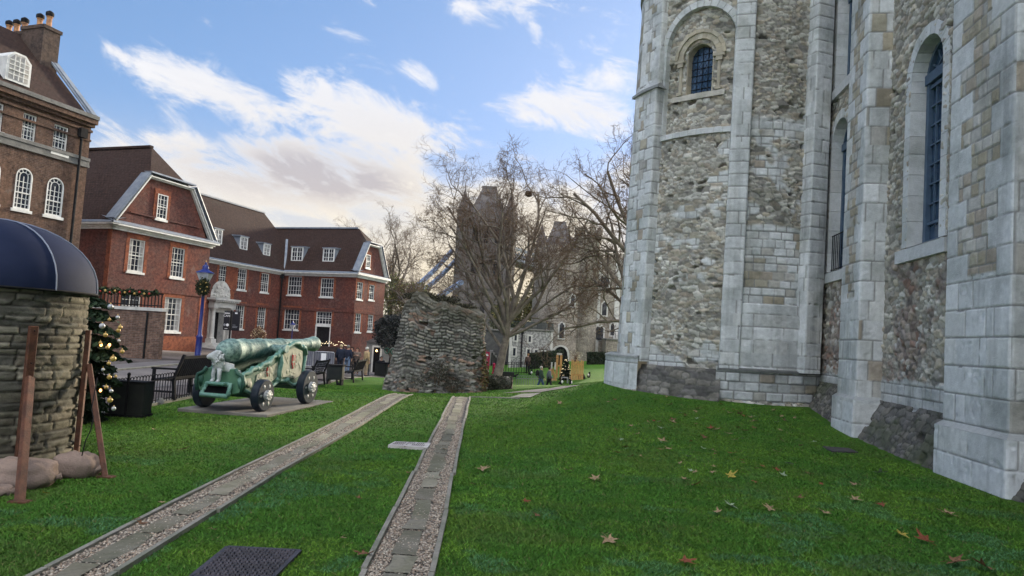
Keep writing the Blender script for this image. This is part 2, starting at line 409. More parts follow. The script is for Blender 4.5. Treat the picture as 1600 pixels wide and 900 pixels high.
def rubble(U, V, a=.30, b=.16, seed=1, pal=PAL_RUB, amp=.05, jit=.75, mortar=(.25, .24, .215), rough=.4, mw=.10, flat=.6, smear=.25, tk=.6):
    # two sizes of stone mixed in patches
    big = vnoise(U*1.6+seed, V*1.9, seed+77) > .62
    wob = .5*a*(fbm(U*2.3, V*2.6, 3, seed+5)-.5); U = U+wob; V = V+.55*b*(fbm(U*2.0+9, V*2.9, 3, seed+6)-.5)
    U0, V0 = U, V
    def layer(a, b, seed):
        j0 = np.floor(V/b); F1 = np.full(U.shape, 9.); F2 = np.full(U.shape, 9.); ID = np.zeros(U.shape); DU = np.zeros(U.shape); DV = np.zeros(U.shape)
        for dj in (-1, 0, 1):
            j = j0+dj; sh = h01(j, 0*j, seed+1)*a; i0 = np.floor((U+sh)/a)
            for di in (-1, 0, 1):
                i = i0+di
                cu = (i+.5+jit*(h01(i, j, seed+2)-.5))*a-sh; cv = (j+.5+jit*.8*(h01(i, j, seed+3)-.5))*b
                sz = .62+.75*h01(i, j, seed+7)
                du = (U-cu)/a; dv = (V-cv)/b
                sk = (h01(i, j, seed+12)-.5)*.9; du2 = du+sk*dv; dv2 = dv-(h01(i, j, seed+13)-.5)*.7*du
                d = (np.abs(du2)**2.8+np.abs(dv2)**2.8)**(1/2.8)/sz
                id_ = h01(i, j, seed+4); n1 = d < F1
                F2 = np.where(n1, F1, np.minimum(F2, d)); ID = np.where(n1, id_, ID); DU = np.where(n1, du, DU); DV = np.where(n1, dv, DV); F1 = np.where(n1, d, F1)
        return F2-F1, ID, DU, DV
    e, ID, DU, DV = layer(a, b, seed)
    e2, ID2, DU2, DV2 = layer(a*.62, b*.66, seed+300)
    e = np.where(big, e2*.7, e); ID = np.where(big, ID2, ID); DU = np.where(big, DU2, DU); DV = np.where(big, DV2, DV)
    n = fbm(U*15, V*15, 4, seed+11)-.5; nn = np.abs(fbm(U*7, V*9, 3, seed+14)-.5)*2
    e = e+.05*n
    st = sstep(.01, mw, e); dome = sstep(0, .5, e)
    h2 = (ID*97.13) % 1; h3 = (ID*31.7) % 1; h4 = (ID*53.9) % 1; h5 = (ID*71.3) % 1
    tilt = ((h4-.5)*DU*1.1+(h5-.5)*DV*1.3)
    H = amp*(st*(.25+.75*h2)*(flat+(1-flat)*dome)+st*tilt*tk-.35*nn*st)+amp*rough*n*(.5+.6*st)
    C = pick(pal, h3)*(.62+.44*h2)[..., None]*(1+.65*n)[..., None]
    M = np.array(mortar)*(1+.6*n)[..., None]
    sm = sstep(.52, .68, fbm(U0*1.3+3, V0*1.3, 4, seed+21))[..., None]*smear
    C = C*(1-sm)+M*sm; H = H*(1-.6*sm[..., 0])+amp*.35*sm[..., 0]
    # putlog holes and lost stones
    lost = (h5 > .972) & (e > .0)
    H = np.where(lost, -amp*1.2, H); C = np.where(lost[..., None], C*.45, C)
    C = M*(1-st[..., None])+C*st[..., None]
    return H, C
def ashlar(U, V, ch=.31, L=.58, seed=1, pal=PAL_ASH, joint=.011, tan=.0, amp=.008, jc=(.30, .295, .28), vary=.3):
    j = np.floor(V/ch); rowv = V-j*ch
    sh = h01(j, 0*j, seed+1)*L; x = U+sh; i = np.floor(x/L)
    b0 = (i+vary*(h01(i, j, seed+2)-.5))*L; i = np.where(x < b0, i-1, i)
    b0 = (i+vary*(h01(i, j, seed+2)-.5))*L; b1 = (i+1+vary*(h01(i+1, j, seed+2)-.5))*L
    i = np.where(x >= b1, i+1, i)
    b0 = (i+vary*(h01(i, j, seed+2)-.5))*L; b1 = (i+1+vary*(h01(i+1, j, seed+2)-.5))*L
    wob = .006*(fbm(U*9, V*9, 2, seed+3)-.5)*2
    e = np.minimum(np.minimum(x-b0, b1-x), np.minimum(rowv, ch-rowv))+wob
    st = sstep(joint*.35, joint, e)
    id_ = h01(i, j, seed+4); h2 = (id_*57.3) % 1
    n = fbm(U*11, V*11, 4, seed+9)-.5
    chip = sstep(.62, .8, fbm(U*5, V*5, 3, seed+10))
    H = st*(.012+amp*h2)+.004*n-.012*chip*st
    C = pick(pal, (id_*13.7) % 1)
    if tan > 0:
        tn = (h01(i, j, seed+6) < tan); C = np.where(tn[..., None], pick(PAL_TAN, (id_*7.3) % 1), C)
    C = C*(.90+.18*h2)[..., None]*(1+.28*n)[..., None]
    stain = sstep(.52, .8, fbm(U*.7+3, V*.45, 5, seed+30))[..., None]*.25+sstep(.58, .75, fbm(U*6.5, V*.4+9, 4, seed+31))[..., None]*.16
    C = C*(1-stain)
    C = np.array(jc)*(1-st[..., None])+C*st[..., None]
    return H, C
def quoined(U, V, W, seed, mid, lw=(.34, .62), ch=.42, right=True, left=True):
    """dressed blocks, alternately long and short, up the edges, MID between"""
    H, C = mid
    Ha, Ca = ashlar(U*0+.2, V, ch, 50., seed, joint=.012)
    j = np.floor(V/ch)
    for side in ([0] if left else [])+([1] if right else []):
        x = U if side == 0 else W-U
        q = np.where((j+side) % 2 == 0, lw[0], lw[1])*(.88+.24*h01(j, j*0+side, seed+3))
        Hs, Cs = ashlar(V*0+.2+side*60, V, ch, 50., seed+side*7, joint=.012)
        rowv = V-j*ch
        e = np.minimum(q-x, np.minimum(rowv, ch-rowv))+.012*(fbm(U*10, V*10, 3, seed)-.5)-.02*sstep(.66, .8, fbm(U*4, V*4, 3, seed+44))
        st = sstep(.004, .012, e); n = fbm(U*11, V*11, 4, seed+9+side)-.5; h2 = h01(j, j*0+side*3, seed+8)
        Cq = pick(PAL_ASH, h2)*(.92+.14*((h2*17) % 1))[..., None]*(1+.25*n)[..., None]
        stn = sstep(.52, .8, fbm(U*.8+3, V*.5, 5, seed+30))[..., None]*.22+sstep(.58, .75, fbm(U*6.5, V*.4+9, 4, seed+31))[..., None]*.16
        Cq = Cq*(1-stn)
        Hq = .016+.004*n+.006*h2
        inside = x < q
        H = np.where(inside, st*Hq, H); C = np.where(inside[..., None], np.array((.30, .295, .28))*(1-st[..., None])+Cq*st[..., None], C)
    return H, C
class Sheets:
    """several displaced sheets that make up one part"""
    def __init__(s): s.V = []; s.F = []; s.C = []; s.n = 0
    def add(s, mapf, L, H0, H1, res, field, hole=None, fade=0.0):
        nu = max(2, int(L/res)+1); nv = max(2, int((H1-H0)/res)+1)
        u = np.linspace(0, L, nu); v = np.linspace(H0, H1, nv)
        U, V = np.meshgrid(u, v)
        Hh, C = field(U, V)
        if fade:
            Hh = Hh*sstep(0, fade, np.minimum(U, L-U))
        P = mapf(U, V, Hh)
        i = np.arange(nu*nv).reshape(nv, nu)
        Fq = np.stack([i[:-1, :-1], i[:-1, 1:], i[1:, 1:], i[1:, :-1]], -1).reshape(-1, 4)
        if hole is not None:
            uc = (U[:-1, :-1]+U[1:, 1:])/2; vc = (V[:-1, :-1]+V[1:, 1:])/2
            Fq = Fq[~hole(uc, vc).ravel()]
        s.V.append(P.reshape(-1, 3)); s.C.append(np.clip(C, .01, .9).reshape(-1, 3)); s.F.append(Fq+s.n); s.n += nu*nv
        return s
    def build(s, name, mat, parent):
        return mesh_np(name, np.vstack(s.V), np.vstack(s.F), mat, parent, np.vstack(s.C), smooth=True)
def straight(p0, p1, side=1, out=0.0, slope=0.0):
    """wall from p0 to p1; normal on the right of travel for side=1; slope: metres outwards per metre downwards"""
    p0 = np.array(p0, float); p1 = np.array(p1, float); L = np.hypot(*(p1-p0)); d = (p1-p0)/L
    n = np.array((d[1], -d[0]))*side
    def f(U, V, H):
        return np.stack([p0[0]+d[0]*U+n[0]*(H+out-slope*V), p0[1]+d[1]*U+n[1]*(H+out-slope*V), V+0*U], -1)
    return f, L
# ------------------------------------------------------------ ground
_CP = np.array([(0, 0, 0), (-5, 7, 0), (7, 9, 0), (6.9, 11, 0), (7.3, 14.8, .1), (7.8, 18, .38), (6, 18, .42), (3.4, 21.3, .57), (4.4, 19, .5), (-2.9, 19.3, 0),
    (-1.6, 22, -.22), (-2.2, 26, -.45), (-7, 13, 0), (-7, 23.4, -.3), (-7, 39, -.85), (-8.6, 42, -1), (-13.4, 29, 0), (-16.8, 30, 0), (-20, 42, -.17),
    (-24, 58, -.4), (-14.6, 65, -1.2), (2, 47.7, -1.74), (4.5, 42, -.9), (5.5, 60, -.6), (8, 70, -.1), (2, 68, -.8), (-20, 20, 0), (20, 40, .3), (-5, 90, -1),
    (30, 90, 0), (-40, 100, -1), (20, 10, .1), (0, -20, 0), (-20, -5, 0), (20, -10, 0), (0, 10, 0), (4, 13, .05), (1, 18, .08), (-45, 40, -.2), (-5.5, 14.5, .03), (40, 60, 0), (0, 130, -1), (-60, 140, -1), (60, 140, -1)], float)
def _mq(d2): return np.sqrt(d2+9.0)
_A = _mq(((_CP[:, None, :2]-_CP[None, :, :2])**2).sum(-1)); _n = len(_CP)
_A = np.block([[_A, np.ones((_n, 1))], [np.ones((1, _n)), np.zeros((1, 1))]])
_W = np.linalg.solve(_A+np.diag([1e-6]*_n+[0]), np.append(_CP[:, 2], 0))
def gzv(x, y):
    x = np.asarray(x, float); y = np.asarray(y, float)
    xx = np.clip(x, -60, 60); yy = np.clip(y, -20, 140)
    d2 = (xx[..., None]-_CP[:, 0])**2+(yy[..., None]-_CP[:, 1])**2
    z = (_mq(d2)*_W[:-1]).sum(-1)+_W[-1]
    return z
def gz(x, y): return float(gzv(np.array([x]), np.array([y]))[0])
def ground_at(px, py):
    """where a photo pixel's ray meets the ground"""
    d = ray(px, py); k = .5
    lo = None; t = 2.0
    while t < 400:
        p = d*(t/d.y)
        if EYE+p.z <= gz(p.x, p.y): break
        lo = t; t += .25
    a, b = (lo or t), t
    for _ in range(18):
        c = (a+b)/2; p = d*(c/d.y)
        if EYE+p.z <= gz(p.x, p.y): b = c
        else: a = c
    p = d*(b/d.y); return Vector((p.x, p.y, gz(p.x, p.y)))

LAWN = bpy.data.materials.new('lawn'); LAWN.use_nodes = True
t = NT(LAWN.node_tree); b = LAWN.node_tree.nodes['Principled BSDF']; tcn = t.new('ShaderNodeTexCoord'); O = tcn.outputs['Object']
f1 = t.ramp(t.noise(O, .55, 5, .6), .38, .62); f2 = t.ramp(t.noise(O, 2.6, 6, .7), .36, .66); f3 = t.noise(O, 34, 6, .75)
base = t.mix(f1, (.050, .142, .018), (.082, .180, .018)); base = t.mix(t.math('MULTIPLY', f2, .6), base, (.036, .112, .024))
k = t.ramp(f3, .3, .72); base = t.mix(t.math('MULTIPLY', k, .5), base, (.11, .215, .030))
t.l.new(base, b.inputs['Base Color']); b.inputs['Roughness'].default_value = .9; b.inputs['Specular IOR Level'].default_value = .1
bn = t.new('ShaderNodeBump'); bn.inputs['Strength'].default_value = 1; bn.inputs['Distance'].default_value = .03
t.l.new(t.math('ADD', f3, t.noise(O, 110, 4, .7)), bn.inputs['Height']); t.l.new(bn.outputs[0], b.inputs['Normal'])

def gridsheet(name, xs, ys, m, dz=0.0, keep=None, parent=None):
    Xg, Yg = np.meshgrid(xs, ys); Zg = gzv(Xg, Yg)+dz
    i = np.arange(Xg.size).reshape(Xg.shape)
    Fq = np.stack([i[:-1, :-1], i[:-1, 1:], i[1:, 1:], i[1:, :-1]], -1).reshape(-1, 4)
    if keep is not None:
        kx = (Xg[:-1, :-1]+Xg[1:, 1:])/2; ky = (Yg[:-1, :-1]+Yg[1:, 1:])/2; Fq = Fq[keep(kx, ky).ravel()]
    return mesh_np(name, np.stack([Xg, Yg, Zg], -1).reshape(-1, 3), Fq, m, parent, smooth=True)
xs = np.concatenate([np.linspace(-440, -65, 6), np.linspace(-60, -14, 24), np.linspace(-13.5, 13.5, 109), np.linspace(14, 60, 24), np.linspace(65, 440, 6)])
ys = np.concatenate([np.linspace(-90, -25, 4), np.linspace(-20, -1, 10), np.linspace(-.5, 60, 200), np.linspace(61, 140, 40), np.linspace(150, 500, 6)])
tag(gridsheet('lawn', xs, ys, LAWN), kind='structure')
# paved court left of the lawn
PAVE = mat('court_paving', (.165, .150, .145), (.115, .105, .105), scale=.8, rough=.85, bump=.4, bscale=14, mottled=.16)
EDGE_X = -7.05
xs2 = np.concatenate([np.linspace(-60, -16, 30), np.linspace(-15.5, EDGE_X, 34)]); ys2 = np.concatenate([np.linspace(-15, 60, 150), np.linspace(61, 110, 30)])
tag(gridsheet('court', xs2, ys2, COBBLES, .012), kind='structure')
tag(gridsheet('carriageway', np.linspace(-13.0, -9.0, 14), ys2, PAVE, .017), kind='structure')
def ribbon(name, pts, width, m, dz, kind='structure', h=0.0, wob=0.0, parent=None):
    """strip on the ground along pts; h > 0: a solid of that height"""
    P = [Vector((p[0], p[1], 0)) for p in pts]; Q = []
    for a, b in zip(P[:-1], P[1:]):
        n = max(1, int((b-a).length/.35))
        for i in range(n): Q.append(a.lerp(b, i/n))
    Q.append(P[-1]); mb = MB(); k = len(Q); vs = []
    for i, p in enumerate(Q):
        d = (Q[min(i+1, k-1)]-Q[max(i-1, 0)]).normalized(); n = Vector((d.y, -d.x, 0)); wv = width*(1+wob*(random.random()-.5))
        for sgn in (-1, 1):
            q = p+n*wv/2*sgn; z = gz(q.x, q.y); vs.append((q.x, q.y, z+dz+h))
            if h: vs.append((q.x, q.y, z-.05))
    if h: fs = [f for i in range(k-1) for f in ((4*i, 4*i+4, 4*i+6, 4*i+2), (4*i, 4*i+1, 4*i+5, 4*i+4), (4*i+2, 4*i+6, 4*i+7, 4*i+3))]+[(0, 2, 3, 1), (4*k-4, 4*k-3, 4*k-1, 4*k-2)]
    else: fs = [(2*i, 2*i+2, 2*i+3, 2*i+1) for i in range(k-1)]
    mb.add(vs, fs); o = mb.build(name, m, parent)
    return tag(o, kind=kind) if kind else o
KERB = mat('kerb_stone', (.27, .25, .215), (.18, .18, .14), scale=3, rough=.9, bump=.4, bscale=25, mottled=.15)
ribbon('kerb', [(EDGE_X, 8), (EDGE_X, 41)], .16, KERB, 0, h=.05)
ribbon('footway', [(-13.6, -6), (-13.6, 50)], 1.3, PAVE, .016)
ribbon('raised_kerb', [(-12.95, -6), (-12.95, 50)], .14, KERB, 0, h=.07)

# the two strips that mark the old wall line
GRAVEL = bpy.data.materials.new('gravel'); GRAVEL.use_nodes = True
t = NT(GRAVEL.node_tree); b = GRAVEL.node_tree.nodes['Principled BSDF']; tcn = t.new('ShaderNodeTexCoord')
vo = t.new('ShaderNodeTexVoronoi'); vo.inputs['Scale'].default_value = 38; t.l.new(tcn.outputs['Object'], vo.inputs['Vector'])
sp = t.new('ShaderNodeSeparateColor'); t.l.new(vo.outputs['Color'], sp.inputs[0])
base = t.mix(sp.outputs[0], (.165, .14, .115), (.40, .345, .285)); base = t.mix(t.ramp(vo.outputs['Distance'], .25, .7), base, (.05, .042, .035))
t.l.new(base, b.inputs['Base Color']); b.inputs['Roughness'].default_value = .9
bn = t.new('ShaderNodeBump'); bn.inputs['Strength'].default_value = 1; bn.inputs['Distance'].default_value = .02; bn.invert = True
t.l.new(vo.outputs['Distance'], bn.inputs['Height']); t.l.new(bn.outputs[0], b.inputs['Normal'])
SLABM = mat('footing_stone', (.22, .215, .19), (.14, .145, .12), scale=2.2, rough=.95, bump=.5, bscale=22, mottled=.15)
FOOTM = mat('footing_stone_worn', (.265, .245, .20), (.72, .74, .66), scale=2.6, rough=.95, bump=.6, bscale=24, mottled=.22, attr=True)
STRIPS = []
for pts in (((125, 897), (396, 743), (520, 677), (632, 617)), ((622, 899), (691, 704), (722, 621))):
    Q = [tuple(ground_at(*p)[:2]) for p in pts]; (xa, ya), (xb, yb) = Q[0], Q[1]; k = (2.0-ya)/(yb-ya); STRIPS.append([(xa+(xb-xa)*k, 2.0)]+Q)
for S in STRIPS:
    ribbon('gravel_path', S, .45, GRAVEL, .014)
    # flat footing stones, uneven in length and width, joints filled with gravel
    fm = MB(); yq = S[0][1]; Sy = [p[1] for p in S]; Sx = [p[0] for p in S]
    while yq < S[-1][1]-.4:
        Ls = random.uniform(.30, .85); xa = float(np.interp(yq, Sy, Sx)); xb = float(np.interp(yq+Ls, Sy, Sx)); k = random.uniform(.62, 1.12); fm.col = (k, k*random.uniform(.97, 1.03), k*random.uniform(.9, 1.0))
        wv = [random.uniform(.06, .115) for _ in range(6)]; o_ = random.uniform(-.02, .02); P = []
        for i, tt in enumerate((0, .5, 1)): P.append((xa+(xb-xa)*tt-wv[i]+o_, yq+Ls*tt))
        for i, tt in enumerate((1, .5, 0)): P.append((xa+(xb-xa)*tt+wv[3+i]+o_, yq+Ls*tt))
        z0_ = gz(xa, yq+Ls/2)+random.uniform(.018, .03); fm.add([(x, y, gz(x, y)+random.uniform(.018, .030)) for x, y in P], [tuple(range(6))]); yq += Ls+random.uniform(.012, .05)
    o_ = fm.build('footing_course', FOOTM, colour=True); tag(o_, kind='structure')
    for off in (-.238, .238):
        Q = []
        for (xa, ya), (xb, yb) in zip(S[:-1], S[1:]):
            n = max(2, int((yb-ya)/1.6))
            for i in range(n):
                a = i/n; b2 = (i+1)/n
                j0, j1 = random.uniform(-.014, .014), random.uniform(-.014, .014)
                ribbon('edging_board', [(xa+(xb-xa)*a+off+j0, ya+(yb-ya)*a+.012), (xa+(xb-xa)*b2+off+j1, ya+(yb-ya)*b2-.012)], .040, KERB, 0, h=.038)
# loose pebbles in the near strips
def pebbles():
    N = 26000; V = []; Fc = []; Cc = []
    s = rng.random(N); which = rng.integers(0, 2, N); yy = 3.0+10.5*s**1.7
    lat = rng.uniform(-.212, .212, N)
    lat = np.where((np.abs(lat) < .09) & (rng.random(N) < .5), np.sign(lat)*(.085+.125*rng.random(N)), lat)
    for wq in (0, 1):
        S = np.array(STRIPS[wq]); idx = which == wq
        yq = yy[idx]; xq = np.interp(yq, S[:, 1], S[:, 0])+lat[idx]; n = idx.sum()
        zq = gzv(xq, yq)+.018; r = rng.uniform(.006, .014, n)*(1+.02*yq)
        base = np.array([(1, 0, 0), (0, 1, 0), (-1, 0, 0), (0, -1, 0), (0, 0, .7), (0, 0, -.5)])
        sc_ = np.stack([r*rng.uniform(.8, 1.5, n), r*rng.uniform(.7, 1.1, n), r*rng.uniform(.6, 1, n)], -1)
        an = rng.random(n)*6.28; ca, sa = np.cos(an), np.sin(an)
        L = base[None]*sc_[:, None]
        Lx = L[..., 0]*ca[:, None]-L[..., 1]*sa[:, None]; Ly = L[..., 0]*sa[:, None]+L[..., 1]*ca[:, None]
        P = np.stack([Lx+xq[:, None], Ly+yq[:, None], L[..., 2]+zq[:, None]], -1).reshape(-1, 3)
        fb = np.array([(0, 1, 4), (1, 2, 4), (2, 3, 4), (3, 0, 4), (1, 0, 5), (2, 1, 5), (3, 2, 5), (0, 3, 5)])
        o = sum(len(q) for q in V); V.append(P); Fc.append((fb[None]+np.arange(n)[:, None, None]*6).reshape(-1, 3)+o)
        pal = np.array([(.40, .34, .275), (.29, .24, .19), (.50, .44, .36), (.19, .155, .125), (.36, .27, .20)])
        Cc.append(np.repeat(pal[rng.integers(0, 5, n)]*rng.uniform(.7, 1.2, (n, 1)), 6, 0))
    tag(mesh_np('loose_gravel', np.vstack(V), np.vstack(Fc), BLADE_ATTR, None, np.vstack(Cc)), kind='stuff')
pebbles()

HUT_C = (-5.92, 7.75); HUT_R = .985
COVER = [tuple(ground_at(px, py)) for px, py in ((355, 858), (468, 864), (420, 912), (298, 905))]
def in_poly(x, y, poly):
    c = np.zeros(x.shape, bool); n = len(poly)
    for i in range(n):
        x0, y0 = poly[i][:2]; x1, y1 = poly[(i+1) % n][:2]
        c ^= ((y0 > y) != (y1 > y)) & (x < (x1-x0)*(y-y0)/(y1-y0+1e-12)+x0)
    return c
def grass():
    N = 760000
    # denser near the eye
    y = 3.2*np.exp(rng.random(N)*math.log(27/3.2)); x = (rng.random(N)*2-1)*(y*.92+.9)
    k = (x > EDGE_X+.12) & (x < 5.3+.13*y)
    for S in STRIPS:
        S = np.array(S); cx = np.interp(y, S[:, 1], S[:, 0]); k &= ~((np.abs(x-cx) < .24+.03*rng.standard_normal(N)) & (y < S[-1, 1]))
    k &= np.hypot(x-HUT_C[0], y-HUT_C[1]) > HUT_R+.02
    k &= ~in_poly(x, y, COVER)
    k &= np.hypot(x-6.7, y-21.3) > 3.75
    x, y = x[k], y[k]; n = len(x); z = gzv(x, y)
    h = rng.uniform(.010, .028, n)*(1+.35*(fbm(x*1.5, y*1.5, 3, 3)-.5)*2); h = h*np.clip(.8+.02*y, .8, 1.2)
    wd = .0016*(1+.32*y)*rng.uniform(.6, 1.3, n)
    an = rng.random(n)*6.283; lean = rng.uniform(.4, 2.0, n)*h; la = rng.random(n)*6.283
    bx, by = np.cos(an)*wd, np.sin(an)*wd
    A = np.stack([x-bx, y-by, z], -1); B = np.stack([x+bx, y+by, z], -1); C = np.stack([x+np.cos(la)*lean, y+np.sin(la)*lean, z+h], -1)
    V = np.stack([A, B, C], 1).reshape(-1, 3); Fc = np.arange(3*n).reshape(-1, 3)
    p = .5*fbm(x*.6, y*.6, 4, 8)+.5*fbm(x*2.7, y*2.7, 4, 28); q = fbm(x*1.9+4, y*1.9, 4, 15); clover = sstep(.56, .66, q)*sstep(12, 6, y)
    c = np.array((.058, .165, .020))*(1-sstep(.38, .62, p))[:, None]+np.array((.108, .215, .023))*sstep(.38, .62, p)[:, None]
    c = c*(1-.8*clover[:, None])+np.array((.070, .180, .075))*.8*clover[:, None]
    c *= rng.uniform(.5, 1.5, (n, 1))*(.72+.56*fbm(x*1.1+7, y*1.1, 5, 61))[:, None]; worn = sstep(.60, .70, fbm(x*.9+2, y*.9+5, 5, 71)); c = c*(1-.35*worn[:, None])+np.array((.10, .115, .035))*.35*worn[:, None]
    dry = rng.random(n) < .035; c[dry] = np.array((.16, .15, .06))
    tag(mesh_np('grass', V, Fc, BLADE_ATTR, None, np.repeat(c, 3, 0)), kind='stuff')
grass()
# ------------------------------------------------------------ the great stone keep on the right
keep = thing('stone_keep', 'huge pale stone castle keep with flat buttresses and tall blue-framed arched windows beside the lawn', 'castle', (8.5, 17, 0))
DW = Vector((.13, 1, 0)).normalized(); NW = Vector((-DW.y, DW.x, 0))      # wall direction, outward normal (to the lawn)
def wx(y, out=0.0): return 5.94+.13*y-out
def wallpt(y, out=0.0):
    return (5.94+.13*y+NW.x*out, y+NW.y*out)
TW = frame((5.94, 0, 0), DW, NW)
def ws(y): return y/DW.y
PROJ = .50
def bay_field(seed, top=1.3, brown=True):
    def f(U, V):
        H, C = rubble(U, V, .25, .135, seed, PAL_RUB, .05, mw=.085)
        Hb, Cb = rubble(U, V, .21, .165, seed+40, PAL_BRN, .055, mortar=(.27, .235, .205))
        k = sstep(3.9, 3.3, V+.9*(fbm(U*1.5, V*1.5, 3, seed+2)-.5))
        p = sstep(.60, .50, fbm(U*1.1+7, V*1.0, 3, seed+3)); k = k*p
        H = H*(1-k)+Hb*k; C = C*(1-k[..., None])+Cb*k[..., None]
        Ha, Ca = ashlar(U, V+.02, .21, .34, seed+5, joint=.014, amp=.02)
        a = sstep(top+.08, top-.02, V+.3*(fbm(U*3, V*3, 3, seed+6)-.5))
        return H*(1-a)+Ha*a, C*(1-a[..., None])+Ca*.85*a[..., None]
    return f
def butt_front(W, seed):
    def f(U, V):
        mid = ashlar(U, V, .21, .23, seed+3, PAL_TAN, joint=.016, amp=.018, vary=.7)
        lo = ashlar(U, V, .42, .72, seed+9, joint=.012)
        a = sstep(3.05, 3.0, V)
        mid = (mid[0]*(1-a)+lo[0]*a, mid[1]*(1-a[..., None])+lo[1]*a[..., None])
        return quoined(U, V, W, seed, mid, lw=(.30*W/1.8+.06, .56*W/1.8+.08))
    return f
def butt_side(W, seed):
    def f(U, V): return ashlar(U, V, .42, .34, seed, joint=.012, tan=.16, vary=.5)
    return f
def buttress(y0, y1, ztop, res, seed, plinth=.85, name='buttress'):
    S = Sheets(); W = (y1-y0)/DW.y
    f, L = straight(wallpt(y1, PROJ), wallpt(y0, PROJ), -1); f2 = f
    n = NW
    def face(p0, p1, side_n, z0, z1, field, fade=.012, r=res):
        p0 = np.array(p0); p1 = np.array(p1); Lc = np.hypot(*(p1-p0)); d = (p1-p0)/Lc
        g = lambda U, V, H: np.stack([p0[0]+d[0]*U+side_n[0]*H, p0[1]+d[1]*U+side_n[1]*H, V+0*U], -1)
        S.add(g, Lc, z0, z1, r, field, fade=fade)
    face(wallpt(y1, PROJ), wallpt(y0, PROJ), (NW.x, NW.y), plinth, ztop, butt_front(W, seed))
    face(wallpt(y0, PROJ), wallpt(y0, -.05), (-DW.x, -DW.y), plinth, ztop, butt_side(PROJ, seed+50))
    face(wallpt(y1, PROJ), wallpt(y1, -.05), (DW.x, DW.y), plinth, ztop, butt_side(PROJ, seed+60), r=res*2)
    o = S.build(name, STONE, keep)
    # wider foot
    S2 = Sheets(); e = .085; S, S_old = S2, S
    big = lambda U, V: ashlar(U, V+.05, .42, 1.0, seed+70, joint=.010, amp=.006)
    def face2(p0, p1, sn, z0, z1):
        p0 = np.array(p0); p1 = np.array(p1); Lc = np.hypot(*(p1-p0)); d = (p1-p0)/Lc
        S2.add(lambda U, V, H: np.stack([p0[0]+d[0]*U+sn[0]*H, p0[1]+d[1]*U+sn[1]*H, V+0*U], -1), Lc, z0, z1, res, big, fade=.012)
    face2(wallpt(y1+e, PROJ+e), wallpt(y0-e, PROJ+e), (NW.x, NW.y), -.3, plinth-.05)
    face2(wallpt(y0-e, PROJ+e), wallpt(y0-e, -.05), (-DW.x, -DW.y), -.3, plinth-.05)
    face2(wallpt(y1+e, PROJ+e), wallpt(y1+e, -.05), (DW.x, DW.y), -.3, plinth-.05)
    p = S2.build('plinth', STONE, o)
    mb = MB(TW); mb.col = (.40, .41, .40)
    a0, a1 = ws(y0-e), ws(y1+e); b1 = PROJ+e
    # weathered chamfer between foot and shaft
    mb.add([(a0, 0, plinth-.05), (a0, b1, plinth-.05), (a1, b1, plinth-.05), (a1, 0, plinth-.05), (ws(y0), 0, plinth+.03), (ws(y0), PROJ+.004, plinth+.03), (ws(y1), PROJ+.004, plinth+.03), (ws(y1), 0, plinth+.03)],
           [(0, 1, 5, 4), (1, 2, 6, 5), (2, 3, 7, 6)])
    mb.build('weathering', STONE, o)
    return o
buttress(9.0, 10.72, 8.2, .020, 101, .80)
buttress(14.35, 15.45, 11.6, .025, 131, .90)
buttress(3.9, 5.7, 8.2, .06, 151, .80)

